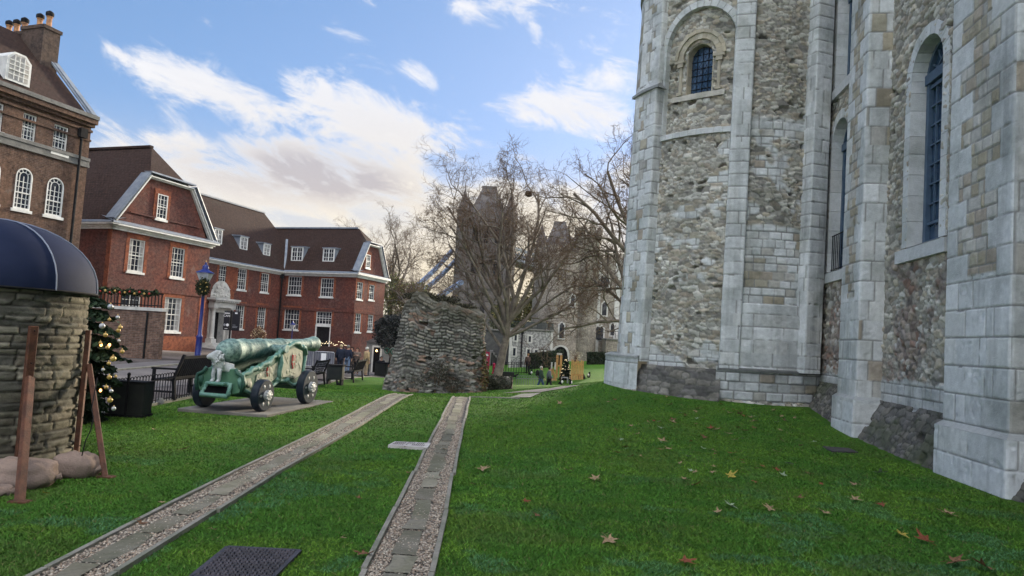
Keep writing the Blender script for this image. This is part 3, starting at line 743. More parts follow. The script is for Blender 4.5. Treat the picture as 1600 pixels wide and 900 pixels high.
def arch_window(sc_, hw, sill, spring, rx, bays=(2, 7), wide=.17, rise=None, ring=.26, label=None, grille=False):
    """tall window in the main wall, centre sc_ along it"""
    rise = rise or hw*1.02
    pane = MB(TW); dep = -.34
    arc = [(sc_+hw*math.cos(math.pi*i/18), spring+rise*math.sin(math.pi*i/18)) for i in range(19)]
    poly = [(sc_-hw, sill), (sc_+hw, sill)]+arc
    pane.add([(s, dep, z) for s, z in poly], [tuple(range(len(poly)))])
    wnd = pane.build('window', DGLASS, keep)
    fr = MB(TW)
    def bar(p, q, w_=.035, t=.05): fr.beam((p[0], dep+.03, p[1]), (q[0], dep+.03, q[1]), w_, t) if False else fr.add(*_bar(p, q, w_, dep+.004, dep+t))
    def _bar(p, q, w_, t0, t1):
        p = Vector((p[0], 0, p[1])); q = Vector((q[0], 0, q[1])); d = (q-p).normalized(); nn = Vector((-d.z, 0, d.x))*w_/2
        c = [p-nn, p+nn, q+nn, q-nn]
        return [(v.x, t0, v.z) for v in c]+[(v.x, t1, v.z) for v in c], [(0, 1, 2, 3), (7, 6, 5, 4), (0, 4, 5, 1), (1, 5, 6, 2), (2, 6, 7, 3), (3, 7, 4, 0)]
    bar((sc_-hw+.05, sill), (sc_-hw+.05, spring), .11, .09); bar((sc_+hw-.05, sill), (sc_+hw-.05, spring), .11, .09)
    bar((sc_-hw, sill+.06), (sc_+hw, sill+.06), .12, .08); bar((sc_-hw, sill+.45), (sc_+hw, sill+.45), .05, .06)
    bar((sc_-hw, spring), (sc_+hw, spring), .20, .13); bar((sc_-hw, spring-.17), (sc_+hw, spring-.17), .07, .07)
    bar((sc_, sill), (sc_, spring), .075, .07)
    for k in range(1, bays[0]):
        for sgn in (-1, 1): bar((sc_+sgn*hw*k/bays[0], sill+.45), (sc_+sgn*hw*k/bays[0], spring), .03, .045)
    for k in range(1, bays[1]):
        z = sill+.45+(spring-.17-sill-.45)*k/bays[1]; bar((sc_-hw, z), (sc_+hw, z), .03, .045)
    for i in range(18): bar(arc[i], arc[i+1], .10, .09)
    for i in range(12):
        a0, a1 = math.pi*i/12, math.pi*(i+1)/12
        bar((sc_+hw*.5*math.cos(a0), spring+rise*.5*math.sin(a0)), (sc_+hw*.5*math.cos(a1), spring+rise*.5*math.sin(a1)), .035, .05)
    for k in range(1, 6):
        a = math.pi*k/6; bar((sc_+hw*.5*math.cos(a), spring+rise*.5*math.sin(a)), (sc_+hw*math.cos(a), spring+rise*math.sin(a)), .035, .05)
    fr.build('frame', BLUEGREY, wnd)
    # surround of dressed stone with deep splayed reveal
    su = MB(TW)
    def vous(ring_pts_in, ring_pts_out, k):
        su.col = tuple(PAL_ASH[k % 5]*random.uniform(.88, 1.08))
        (a, b), (c, d) = ring_pts_in, ring_pts_out
        vs = [(a[0], .035, a[1]), (b[0], .035, b[1]), (d[0], .035, d[1]), (c[0], .035, c[1]), (a[0], dep-.02, a[1]), (b[0], dep-.02, b[1]), (d[0], -.10, d[1]), (c[0], -.10, c[1])]
        su.add(vs, [(0, 1, 2, 3), (0, 4, 5, 1), (3, 2, 6, 7), (0, 3, 7, 4), (1, 5, 6, 2)])
    n = 11
    for k in range(n):
        a0, a1 = math.pi*k/n+.006, math.pi*(k+1)/n-.006
        pi = [(sc_+(hw+.02)*math.cos(a), spring+(rise+.02)*math.sin(a)) for a in (a0, a1)]
        po = [(sc_+(hw+ring)*math.cos(a), spring+(rise+ring)*math.sin(a)) for a in (a0, a1)]
        vous(pi, po, k)
    z = sill; k = 0
    while z < spring-.1:
        z1 = min(spring, z+random.choice((.36, .42, .52, .60)));
        if spring-z1 < .2: z1 = spring
        for sgn in (-1, 1):
            e = ring*random.uniform(.9, 1.02)
            vous([(sc_+sgn*(hw+.02), z+.004), (sc_+sgn*(hw+.02), z1-.004)], [(sc_+sgn*(hw+e), z+.004), (sc_+sgn*(hw+e), z1-.004)], k); k += 1
        z = z1
    su.build('surround', STONE, wnd)
    si = MB(TW); si.col = (.56, .57, .57)
    si.add([(sc_-hw-ring-.12, -.1, sill-.30), (sc_+hw+ring+.12, -.1, sill-.30), (sc_+hw+ring+.12, .10, sill-.30), (sc_-hw-ring-.12, .10, sill-.30),
            (sc_-hw-ring-.12, -.1, sill), (sc_+hw+ring+.12, -.1, sill), (sc_+hw+ring+.12, .10, sill-.05), (sc_-hw-ring-.12, .10, sill-.05)],
           [(0, 3, 2, 1), (4, 5, 6, 7), (0, 1, 5, 4), (1, 2, 6, 5), (2, 3, 7, 6), (3, 0, 4, 7)])
    si.add([(sc_-hw, dep, sill+.004), (sc_+hw, dep, sill+.004), (sc_+hw, .0, sill+.004), (sc_-hw, .0, sill+.004)], [(0, 1, 2, 3)])
    si.build('sill', STONE, wnd)
    if grille:
        g = MB(TW)
        for k in range(9): s = sc_-hw+.05+(2*hw-.1)*k/8; g.tube([(s, -.06, sill+.02), (s, -.06, sill+.98)], .011, 5)
        for zz in (sill+.06, sill+.96): g.tube([(sc_-hw, -.06, zz), (sc_+hw, -.06, zz)], .014, 5)
        g.build('guard_rail', BLACK, wnd)
    def hole(U, V, s=sc_):
        x = np.abs(U-s); return ((x < hw+.03) & (V > sill-.02) & (V < spring)) | ((V >= spring) & ((x/(hw+.03))**2+((V-spring)/(rise+.03))**2 < 1))
    return hole
BLUEGREY = mat('blue_grey_paint', (.085, .135, .20), (.065, .105, .16), scale=5, rough=.45)
h1 = arch_window(12.80, .62, 3.94, 7.30, 0, grille=False)
h2 = arch_window(17.55, .60, 3.94, 7.30, 0, grille=True)
h3 = arch_window(17.55, .52, 8.9, 11.4, 0)
def bay(y0, y1, z1, res, seed, holes, name='wall'):
    S = Sheets(); s0, s1 = ws(y0), ws(y1)
    def g(U, V, H):
        s = s0+U; return np.stack([5.94+DW.x*s+NW.x*H, DW.y*s+NW.y*H, V+0*U], -1)
    hf = (lambda U, V: np.any([h(U+s0, V) for h in holes], axis=0)) if holes else None
    S.add(g, s1-s0, .3, z1, res, bay_field(seed), hf)
    return S.build(name, STONE, keep)
bay(15.3, 18.9, 12.2, .026, 201, [h2, h3])
bay(10.6, 14.4, 9.6, .022, 231, [h1])
bay(5.6, 9.05, 8.2, .06, 261, [])
bay(-4, 4.0, 8.2, .10, 281, [])
# dark cobbled apron sloping out between the buttresses
def apron(y0, y1, out, ztop, seed):
    S = Sheets(); s0, s1 = ws(y0), ws(y1); L = math.hypot(out, ztop+.25)
    ux, uz = out/L, (ztop+.25)/L
    def g(U, V, H):
        s = s0+U; o = out-V*ux+H*uz+.02; z = -.25+V*uz+H*ux
        return np.stack([5.94+DW.x*s+NW.x*o, DW.y*s+NW.y*o, z], -1)
    def fld(U, V):
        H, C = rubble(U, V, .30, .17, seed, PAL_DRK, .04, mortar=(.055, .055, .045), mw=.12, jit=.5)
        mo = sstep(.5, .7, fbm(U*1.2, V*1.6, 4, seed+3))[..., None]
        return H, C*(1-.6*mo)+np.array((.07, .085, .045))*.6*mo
    S.add(g, s1-s0, 0, L, .022, fld)
    return S.build('apron', STONE, keep)
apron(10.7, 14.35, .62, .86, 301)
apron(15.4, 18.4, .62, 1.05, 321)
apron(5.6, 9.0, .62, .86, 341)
# ---- rounded end
AC = (6.7, 21.3); AR = 3.3
def TA(p):
    th = p[0]/AR; r = AR+p[1]
    return Vector((AC[0]-r*math.sin(th), AC[1]-r*math.cos(th), p[2]))
def mapA(s0, out=0.0):
    def g(U, V, H):
        th = (s0+U)/AR; r = AR+H+out
        return np.stack([AC[0]-r*np.sin(th), AC[1]-r*np.cos(th), V+0*U], -1)
    return g
def deg(a): return R(a)*AR
WTH, WSP, WSILL, WHW = 37.5, 9.98, 8.93, .37        # chapel window
ATH, AHW, ASP = 37.5, 1.05, 10.35                     # blind arch round it
def apse_hole(s0):
    def h(U, V):
        x = np.abs(s0+U-deg(WTH)); return ((x < WHW+.03) & (V > WSILL) & (V < WSP)) | ((V >= WSP) & (np.hypot(x, V-WSP) < WHW+.03))
    return h
def panel2(U, V):
    H, C = rubble(U, V, .205, .112, 401, PAL_RUB, .05, mw=.085)
    s = U+deg(19.5); x = np.abs(s-deg(ATH))
    ins = ((x < AHW) & (V > 7.85) & (V < ASP)) | ((V >= ASP) & (np.hypot(x, V-ASP) < AHW))
    H = H-.13*ins
    Ha, Ca = ashlar(U, V, .19, .30, 405, joint=.015, amp=.02, tan=.25)
    a = sstep(1.75, 1.62, V+.5*(fbm(U*2.5, V*2.5, 3, 7)-.5))*sstep(.45, .55, fbm(U*1.3, V*2.1, 3, 19)+.15)
    b = sstep(.66, .72, fbm(U*.9+4, V*1.1+2, 4, 33))*.9
    a = np.maximum(a, b*(~ins))
    return H*(1-a)+Ha*a, C*(1-a[..., None])+Ca*a[..., None]
def panel3(U, V):
    H, C = rubble(U, V, .225, .125, 421, PAL_RUB, .055)
    Hs, Cs = ashlar(U, V, .215, .31, 425, joint=.016, amp=.02, tan=.5)
    Hs2, Cs2 = ashlar(U, V, .215, .31, 426, joint=.016, amp=.022, tan=.08)
    k2 = sstep(4.25, 4.2, V)                      # tan below, pale above
    Hs = Hs*k2+Hs2*(1-k2); Cs = Cs*k2[..., None]+Cs2*(1-k2[..., None])
    wv = V+.5*(fbm(U*1.1, V*1.1, 3, 5)-.5)
    k = np.maximum(sstep(5.15, 5.0, wv), sstep(.54, .60, fbm(U*.85, V*.9+3, 4, 77))*sstep(8.2, 7.9, V))
    H = H*(1-k)+Hs*k; C = C*(1-k[..., None])+Cs*k[..., None]
    Hb, Cb = ashlar(U, V+.02, .345, .98, 431, joint=.011, amp=.004)
    b = sstep(3.02, 3.0, V)
    return H*(1-b)+(Hb+.10)*b, C*(1-b[..., None])+Cb*b[..., None]
def panelL(U, V):
    H, C = ashlar(U, V, .30, .36, 441, joint=.013, tan=.3, vary=.7, amp=.015)
    return H-.010*(V-1.2), C
S = Sheets(); S.add(mapA(deg(19.5)), deg(57)-deg(19.5), 1.2, 13.2, .026, panel2, apse_hole(deg(19.5)))
S.build('wall', STONE, keep)
S = Sheets(); S.add(mapA(deg(-21)), deg(12.2)-deg(-21), 1.25, 13.2, .026, panel3); S.build('wall', STONE, keep)
S = Sheets(); S.add(mapA(deg(70)), deg(128)-deg(70), 1.2, 13.6, .035, panelL); S.build('wall', STONE, keep)
def pilaster(a0, a1, proj, z0, z1, seed, res=.026, lw=(.26, .44)):
    """flat strip on the rounded end between two bearings"""
    t0, t1 = R(a0), R(a1)
    p0 = np.array((AC[0]-AR*math.sin(t0), AC[1]-AR*math.cos(t0))); p1 = np.array((AC[0]-AR*math.sin(t1), AC[1]-AR*math.cos(t1)))
    tm = (t0+t1)/2; n = np.array((-math.sin(tm), -math.cos(tm))); d = (p1-p0); W = np.hypot(*d); d /= W
    S = Sheets()
    def sheet(q0, q1, nn, fld, fade=.012):
        L = np.hypot(*(q1-q0)); e = (q1-q0)/L
        S.add(lambda U, V, H: np.stack([q0[0]+e[0]*U+nn[0]*H, q0[1]+e[1]*U+nn[1]*H, V+0*U], -1), L, z0, z1, res, fld, fade=fade)
    fr = lambda U, V: quoined(U, V, W, seed, ashlar(U, V, .30, .30, seed+3, joint=.013, tan=.35, amp=.014), lw=lw, ch=.34)
    sheet(p0+n*proj, p1+n*proj, n, fr)
    sd = lambda U, V: ashlar(U, V, .34, .40, seed+9, joint=.012)
    sheet(p0+n*proj, p0-n*.12, -d, sd); sheet(p1+n*proj, p1-n*.12, d, sd)
    return S.build('pilaster', STONE, keep)
pilaster(11.5, 20.0, .17, 1.25, 13.2, 501, lw=(.28, .40))
pilaster(-24, -14.5, .34, 1.25, 12.6, 521, lw=(.30, .44))
pilaster(56.0, 74.0, .30, 1.30, 9.3, 541, lw=(.26, .42))
pilaster(57.0, 73.0, .20, 9.3, 13.6, 561, lw=(.26, .42))
mb = MB(TA); mb.col = (.30, .31, .31)
mb.add([(deg(54.8), .36, 9.22), (deg(65), .385, 9.22), (deg(75.2), .36, 9.22), (deg(54.8), .36, 9.30), (deg(65), .385, 9.30), (deg(75.2), .36, 9.30), (deg(54.8), 0, 9.22), (deg(75.2), 0, 9.22), (deg(56.5), .16, 9.42), (deg(65), .19, 9.42), (deg(73.5), .16, 9.42)],
       [(0, 1, 4, 3), (1, 2, 5, 4), (0, 3, 8, 6), (2, 7, 10, 5), (3, 4, 9, 8), (4, 5, 10, 9), (0, 6, 7, 2, 1)])
mb.build('weathering', STONE, keep)
# foot of the rounded end: ledge, plinth, battered cobbles
def footA(U, V):
    Hh, Cc = ashlar(U, V, .235, .40, 601, joint=.02, amp=.035, tan=.2)
    return Hh, Cc*.82
S = Sheets(); S.add(mapA(deg(-30), .13), deg(21)-deg(-30), .2, 1.28, .026, footA); S.build('plinth', STONE, keep)
S = Sheets(); S.add(mapA(deg(57), .36), deg(120)-deg(57), .1, 1.45, .03, lambda U, V: ashlar(U, V, .62, .95, 611, joint=.012)); S.build('plinth', STONE, keep)
for (a0, a1, o0, o1, z, c) in ((-28, 20.5, .02, .19, 1.27, (.17, .175, .17)), (57, 120, .2, .40, 1.44, (.36, .37, .36))):
    mb = MB(TA); n = 12; mb.col = c
    for k in range(n):
        q0 = deg(a0+(a1-a0)*k/n); q1 = deg(a0+(a1-a0)*(k+1)/n)
        mb.add([(q0, o0, z+.07), (q1, o0, z+.07), (q1, o1, z), (q0, o1, z), (q0, o1, z-.06), (q1, o1, z-.06)], [(0, 1, 2, 3), (3, 2, 5, 4)])
    mb.build('ledge', STONE, keep)
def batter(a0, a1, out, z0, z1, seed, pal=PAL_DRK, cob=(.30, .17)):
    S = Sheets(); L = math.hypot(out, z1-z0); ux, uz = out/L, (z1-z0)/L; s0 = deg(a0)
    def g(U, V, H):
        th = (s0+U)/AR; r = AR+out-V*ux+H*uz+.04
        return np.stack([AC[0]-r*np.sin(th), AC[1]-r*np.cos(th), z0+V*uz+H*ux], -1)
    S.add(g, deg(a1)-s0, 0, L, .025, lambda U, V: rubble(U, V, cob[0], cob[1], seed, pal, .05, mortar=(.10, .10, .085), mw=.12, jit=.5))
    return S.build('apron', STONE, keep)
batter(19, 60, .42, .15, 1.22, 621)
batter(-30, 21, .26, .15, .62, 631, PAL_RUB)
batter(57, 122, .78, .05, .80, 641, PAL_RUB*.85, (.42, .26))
# sill course and blind arch, chapel window
mb = MB(TA)
for k in range(9):
    s0 = deg(19.6)+(deg(56.6)-deg(19.6))*k/9; s1 = s0+(deg(56.6)-deg(19.6))/9; mb.col = tuple(PAL_ASH[k % 5]*random.uniform(.85, 1.02))
    mb.add([(s0+.003, .09, 7.66), (s1-.003, .09, 7.66), (s1-.003, .09, 7.80), (s0+.003, .09, 7.80), (s0+.003, -.14, 7.90), (s1-.003, -.14, 7.90), (s0, -.02, 7.66), (s1, -.02, 7.66)], [(0, 1, 2, 3), (3, 2, 5, 4), (0, 6, 7, 1)])
mb.build('string_course', STONE, keep)
def ring(mb, sc_, ri, ro, sp, t0, t1, n, pal, gap=.005, base=None):
    for k in range(n):
        a0, a1 = math.pi*k/n+gap, math.pi*(k+1)/n-gap; mb.col = tuple(pal[k % len(pal)]*random.uniform(.9, 1.06))
        P = [(sc_+r*math.cos(a), sp+r*math.sin(a)) for r, a in ((ri, a0), (ri, a1), (ro, a1), (ro, a0))]
        mb.add([(p[0], t1, p[1]) for p in P]+[(p[0], t0, p[1]) for p in P], [(0, 1, 2, 3), (0, 4, 5, 1), (3, 2, 6, 7), (0, 3, 7, 4), (1, 5, 6, 2)])
    if base is not None:
        z = base; k = 0
        while z < sp-.05:
            z1 = min(sp, z+random.choice((.26, .32, .4)))
            if sp-z1 < .15: z1 = sp
            for sg in (-1, 1):
                mb.col = tuple(pal[(k+2) % len(pal)]*random.uniform(.9, 1.06)); a, b = sorted((sc_+sg*ri, sc_+sg*ro)); mb.box(a, b, t0, t1, z+.004, z1-.004); k += 1
            z = z1
mb = MB(TA); ring(mb, deg(ATH), AHW-.02, AHW+.17, ASP, -.15, .05, 17, PAL_ASH, .006, 7.85); mb.build('blind_arch', STONE, keep)
wn = MB(TA); c = deg(WTH); dep = -.36
arc = [(c+WHW*math.cos(math.pi*i/14), WSP+WHW*math.sin(math.pi*i/14)) for i in range(15)]
poly = [(c-WHW, WSILL), (c+WHW, WSILL)]+arc
wn.add([(s, dep, z) for s, z in poly], [tuple(range(len(poly)))]); wnd = wn.build('window', DGLASS, keep)
cream = np.array([(.52, .46, .35), (.48, .43, .34), (.55, .50, .40), (.50, .44, .33)])
mb = MB(TA); ring(mb, c, WHW+.01, WHW+.12, WSP, dep-.02, -.14, 11, cream, .004, WSILL); ring(mb, c, WHW+.13, WHW+.34, WSP, -.2, -.04, 13, cream, .004); ring(mb, c, WHW+.30, WHW+.40, WSP, -.2, .0, 9, cream, .004)
for sg in (-1, 1):
    mb.col = tuple(cream[0]); x = c+sg*(WHW+.21)
    for z in np.arange(WSILL, WSP-.2, .28): mb.col = tuple(cream[int(z*10) % 4]*.95); mb.box(x-.13, x+.13, -.25, -.17, z+.003, min(z+.277, WSP-.12))
    mb.tube([(x, -.10, WSILL+.08), (x, -.10, WSP-.22)], .055, 8)
    mb.box(x-.08, x+.08, -.19, -.02, WSILL, WSILL+.09); mb.box(x-.09, x+.09, -.19, -.01, WSP-.22, WSP-.10); mb.box(x-.15, x+.17, -.2, .01, WSP-.10, WSP-.02)
mb.build('surround', STONE, wnd)
mb = MB(TA); mb.col = (.50, .47, .41); mb.add([(c-.78, .02, WSILL-.18), (c+.78, .02, WSILL-.18), (c+.78, -.0, WSILL-.02), (c-.78, 0, WSILL-.02), (c-WHW, dep, WSILL+.06), (c+WHW, dep, WSILL+.06), (c-.78, -.15, WSILL-.02), (c+.78, -.15, WSILL-.02)], [(0, 1, 2, 3), (3, 2, 5, 4), (3, 4, 6), (2, 7, 5)])
mb.build('sill', STONE, wnd)
mb = MB(TA)
for k in (-1, 0, 1): mb.tube([(c+k*WHW*.5, dep+.02, WSILL), (c+k*WHW*.5, dep+.02, WSP+math.sqrt(max(0, WHW**2-(k*WHW*.5)**2)))], .010, 4)
for k in range(1, 7):
    z = WSILL+.2*k; hw = WHW if z < WSP else math.sqrt(max(.0, WHW**2-(z-WSP)**2)); mb.tube([(c-hw, dep+.02, z), (c+hw, dep+.02, z)], .010, 4)
for k in range(-8, 9):
    for sg in (-1, 1):
        P = [(c+k*.12+sg*(j/16-.5)*1.0, WSILL+1.4*j/16) for j in range(17)]
        P = [p for p in P if abs(p[0]-c) < WHW and (p[1] < WSP or math.hypot(p[0]-c, p[1]-WSP) < WHW)]
        if len(P) > 1: mb.tube([(P[0][0], dep+.01, P[0][1]), (P[-1][0], dep+.01, P[-1][1])], .003, 3)
mb.build('glazing_bars', BLACK, wnd)
# mass of the building behind the faces, and its upper storeys
MASS = mat('keep_mass', (.40, .39, .36), (.30, .29, .27), scale=1.5, rough=.95, bump=.5, bscale=6)
mb = MB(); q = -.62
foot = [wallpt(-6, q), wallpt(18.9, q)]+[(AC[0]-(AR-.62)*math.sin(R(a)), AC[1]-(AR-.62)*math.cos(R(a))) for a in range(-10, 181, 10)]+[(9.2, 25.0), (30, 27), (30, -8)]
mb.prism([(p[0], p[1], -.5) for p in foot], (0, 0, 26)); mb.build('inner_mass', MASS, keep)
mb = MB(); q = -.03
foot = [wallpt(-6, q), wallpt(18.9, q)]+[(AC[0]-(AR-.03)*math.sin(R(a)), AC[1]-(AR-.03)*math.cos(R(a))) for a in range(-10, 181, 10)]+[(9.2, 24.6), (30, 26.6), (30, -8)]
mb.prism([(p[0], p[1], 13.0) for p in foot], (0, 0, 13.5)); mb.build('upper_storey', MASS, keep)

# the faces batter: they lean in as they rise
def lean_in(o, k=.020):
    for c in o.children:
        n = len(c.data.vertices); co = np.empty(n*3, np.float32); c.data.vertices.foreach_get('co', co); co = co.reshape(-1, 3); co[:, 0] += k*np.maximum(co[:, 2], 0); c.data.vertices.foreach_set('co', co.ravel()); c.data.update(); lean_in(c, k)
bpy.context.view_layer.update()
lean_in(keep)
# ------------------------------------------------------------ brick buildings on the left
def facade(name, T, s0, s1, z0, z1, holes, m, parent, reveal=.14):
    S = sorted({s0, s1, *[h[0] for h in holes], *[h[1] for h in holes]}); Zs = sorted({z0, z1, *[h[2] for h in holes], *[h[3] for h in holes]})
    S = [s for s in S if s0 <= s <= s1]; Zs = [z for z in Zs if z0 <= z <= z1]
    mb = MB(T)
    for a, b in zip(S[:-1], S[1:]):
        for c, d in zip(Zs[:-1], Zs[1:]):
            if any(h[0] <= (a+b)/2 <= h[1] and h[2] <= (c+d)/2 <= h[3] for h in holes): continue
            mb.add([(a, 0, c), (b, 0, c), (b, 0, d), (a, 0, d)], [(0, 1, 2, 3)])
    for a, b, c, d in holes:
        mb.add([(a, 0, c), (b, 0, c), (b, 0, d), (a, 0, d), (a, -reveal, c), (b, -reveal, c), (b, -reveal, d), (a, -reveal, d)], [(0, 1, 5, 4), (1, 2, 6, 5), (2, 3, 7, 6), (3, 0, 4, 7)])
    return mb.build(name, m, parent)
def sash(parent, T, s, z, w, h, nx=4, ny=5, surround=None, dep=-.10, sill=True, arched=False, fl=.055, curtain=False, top=.32):
    """white sash window, centre (s, z); part of the building"""
    mb = MB(T); a, b, c, d = s-w/2, s+w/2, z-h/2, z+h/2
    if arched: ol = [(a, c), (b, c)]+[(s+w/2*math.cos(math.pi*i/10), d-w/2+w/2*math.sin(math.pi*i/10)) for i in range(11)]
    else: ol = [(a, c), (b, c), (b, d), (a, d)]
    mb.add([(x, dep, y) for x, y in ol], [tuple(range(len(ol)))])
    win = mb.build('window', GLASS, parent)
    f = MB(T); zt = d-w/2 if arched else d
    f.box(a, a+fl, dep, dep+.07, c, zt); f.box(b-fl, b, dep, dep+.07, c, zt); f.box(a+fl, b-fl, dep, dep+.07, c, c+fl*1.5)
    if not arched: f.box(a+fl, b-fl, dep, dep+.07, d-fl, d)
    f.box(a+fl, b-fl, dep+.003, dep+.06, (c+zt)/2-fl*.5, (c+zt)/2+fl*.5)
    g = .026
    for i in range(1, nx): x = a+w*i/nx; f.box(x-g/2, x+g/2, dep+.002, dep+.035, c+fl, zt-fl if not arched else zt)
    for j in range(1, ny): y = c+(zt-c)*j/ny; f.box(a+fl, b-fl, dep+.004, dep+.032, y-g/2, y+g/2)
    if arched:
        r = w/2
        for i in range(10):
            a0, a1 = math.pi*i/10, math.pi*(i+1)/10
            f.add([(s+q*math.cos(t), dep+tt, zt+q*math.sin(t)) for tt in (.065, 0) for q, t in ((r, a0), (r, a1), (r-fl, a1), (r-fl, a0))], [(0, 1, 2, 3), (3, 2, 6, 7), (0, 4, 5, 1)])
            f.beam((s+r*.5*math.cos(a0), dep+.02, zt+r*.5*math.sin(a0)), (s+r*.5*math.cos(a1), dep+.02, zt+r*.5*math.sin(a1)), .03, .03, (0, 1, 0))
        for i in range(1, 5): t = math.pi*i/5; f.beam((s+r*.5*math.cos(t), dep+.02, zt+r*.5*math.sin(t)), (s+r*math.cos(t), dep+.02, zt+r*math.sin(t)), .03, .03, (0, 1, 0))
    f.build('frame', WHITE, win)
    if curtain:
        k = MB(T)
        for x0, x1 in ((a+fl, a+w*.30), (b-w*.30, b-fl)): k.add([(x0, dep+.001, c+fl), (x1, dep+.001, c+fl), (x1, dep+.001, zt-fl), (x0, dep+.001, zt-fl)], [(0, 1, 2, 3)])
        k.build('curtain', CURT, win)
    if sill:
        k = MB(T); k.box(a-.09, b+.09, dep, .075, c-.13, c); k.build('sill', WHITE, win)
    if surround:
        k = MB(T); r = .24
        ko = .012
        k.box(a-r, a, -.02, ko, c-.1, d); k.box(b, b+r, -.02, ko, c-.1, d)
        k.add([(a-r*.8, ko+.003, d), (b+r*.8, ko+.003, d), (b+r*1.15, ko+.003, d+top), (a-r*1.15, ko+.003, d+top), (a-r*.8, -.02, d), (b+r*.8, -.02, d), (b+r*1.15, -.02, d+top), (a-r*1.15, -.02, d+top)], [(0, 1, 2, 3), (0, 4, 5, 1), (1, 5, 6, 2), (2, 6, 7, 3), (3, 7, 4, 0)])
        k.build('surround', surround, win)
    return (a, b, c, d)
CURT = mat('curtain', (.42, .40, .37), (.30, .29, .28), scale=4, rough=.9)
def on_plane(px, py, O, d, n, t=0.0):
    """(s, z) where the pixel's ray meets the upright plane at t"""
    r = ray(px, py); ax, ay = O[0]+n[0]*t, O[1]+n[1]*t
    # r.x*k = ax + d0*s ; r.y*k = ay + d1*s
    det = r.x*(-d[1])+r.y*d[0]
    k = (ax*(-d[1])+ay*d[0])/det; s = (r.x*k-ax)*d[0]+(r.y*k-ay)*d[1]
    return s, EYE+r.z*k
def win_px(O, d, n, t, x0, y0, x1, y1):
    a = on_plane(x0, (y0+y1)/2, O, d, n, t); b = on_plane(x1, (y0+y1)/2, O, d, n, t); xm = (x0+x1)/2
    c = on_plane(xm, y1, O, d, n, t); e = on_plane(xm, y0, O, d, n, t)
    return (a[0]+b[0])/2, (c[1]+e[1])/2, abs(b[0]-a[0]), abs(e[1]-c[1])
NO, ND, NN = (-22.95, 38.7), (.310, .951), (.951, -.310)
TN = frame(NO, ND, NN)
def tn(t): return frame((NO[0]+NN[0]*t, NO[1]+NN[1]*t), ND, NN)
na = thing('brick_house', 'long red brick building with dark tiled roofs, white sash windows and a carved stone doorway', 'building', (-22.95, 38.7, 0))
EV = 7.1
# wing with the large gable
W1 = [win_px(NO, ND, NN, 0, *q) for q in ((200, 374, 226, 425), (267, 387, 288, 434), (255, 465, 283, 518))]
W1.append((W1[0][0]-.1, W1[2][1], W1[2][2], W1[2][3]))
hol = []
for k, (s, z, w_, h) in enumerate(W1): hol.append(sash(na, tn(0), s, z, w_*.95, h, 4, 5 if k < 2 else 6, ORANGE_BRICK, curtain=k in (0, 2)))
facade('wall', tn(0), 0, 7.7, -1.6, EV, hol, NA_BRICK, na)
TS = frame((NO[0], NO[1]), NN, (-ND[0], -ND[1]))           # s along n (outwards), facing the near side
facade('wall', frame(NO, (-NN[0], -NN[1]), (-ND[0], -ND[1])), 0, 16, -1.6, EV, [], NA_BRICK, na)
facade('wall', frame((NO[0]+7.7*ND[0], NO[1]+7.7*ND[1]), (-NN[0], -NN[1]), ND), 0, 8.2, -1.6, EV, [], NA_BRICK, na)
WC = [win_px(NO, ND, NN, -8.2, *q) for q in ((371, 420, 385, 453), (407, 427, 420, 457), (366, 477, 382, 514), (401, 479, 415, 516))]
hol = []
for s, z, w_, h in WC: hol.append(sash(na, tn(-8.2), s, z, 1.15, h, 4, 5, ORANGE_BRICK))
hol.append(sash(na, tn(-8.2), 18.6, WC[0][1], 1.15, WC[0][3], 4, 5, ORANGE_BRICK))
facade('wall', tn(-8.2), 7.7, 26.7, -1.9, EV, hol, NA_BRICK, na)
O3 = (NO[0]+26.7*ND[0], NO[1]+26.7*ND[1]); D3 = (-NN[0], -NN[1]); N3 = (-ND[0], -ND[1]); T3 = frame(O3, D3, N3)
W3 = [win_px(O3, D3, N3, 0, *q) for q in ((450, 432, 471, 461), (501, 435, 521, 464), (444, 483, 467, 515))]
hol = [sash(na, T3, s, z, w_, h, 5, 4, ORANGE_BRICK) for s, z, w_, h in W3]
ds, dz, dw, dh = win_px(O3, D3, N3, 0, 494, 487, 518, 507)
hol.append(sash(na, T3, ds, dz, dw, dh, 5, 3, ORANGE_BRICK, sill=False))
bot = -1.25
hol.append((ds-dw/2, ds+dw/2, bot, dz-dh/2-.22))
facade('wall', T3, 0, 8.2, -2.2, EV, hol, NA_BRICK, na)
mb = MB(T3); mb.box(ds-dw/2, ds+dw/2, -.14, -.12, bot, dz-dh/2-.22); door = mb.build('door', BLACK, na)
mb = MB(T3); mb.box(ds-dw/2, ds+dw/2, -.1, .02, dz-dh/2-.22, dz-dh/2); mb.box(ds-dw/2, ds-dw/2+.1, -.1, .01, bot, dz-dh/2-.22); mb.box(ds+dw/2-.1, ds+dw/2, -.1, .01, bot, dz-dh/2-.22); mb.build('frame', WHITE, door)
WG = [win_px(NO, ND, NN, 0, *q) for q in ((557, 441, 567, 468), (576, 445, 585, 469), (554, 490, 564, 519), (574, 492, 583, 518))]
hol = [sash(na, tn(0), s, z, 1.05, h, 3, 5, ORANGE_BRICK) for s, z, w_, h in WG]
facade('wall', tn(0), 26.7, 32.3, -2.2, EV, hol, NA_BRICK, na)
facade('wall', frame((NO[0]+32.3*ND[0], NO[1]+32.3*ND[1]), D3, ND), 0, 12, -2.2, EV, [], NA_BRICK, na)
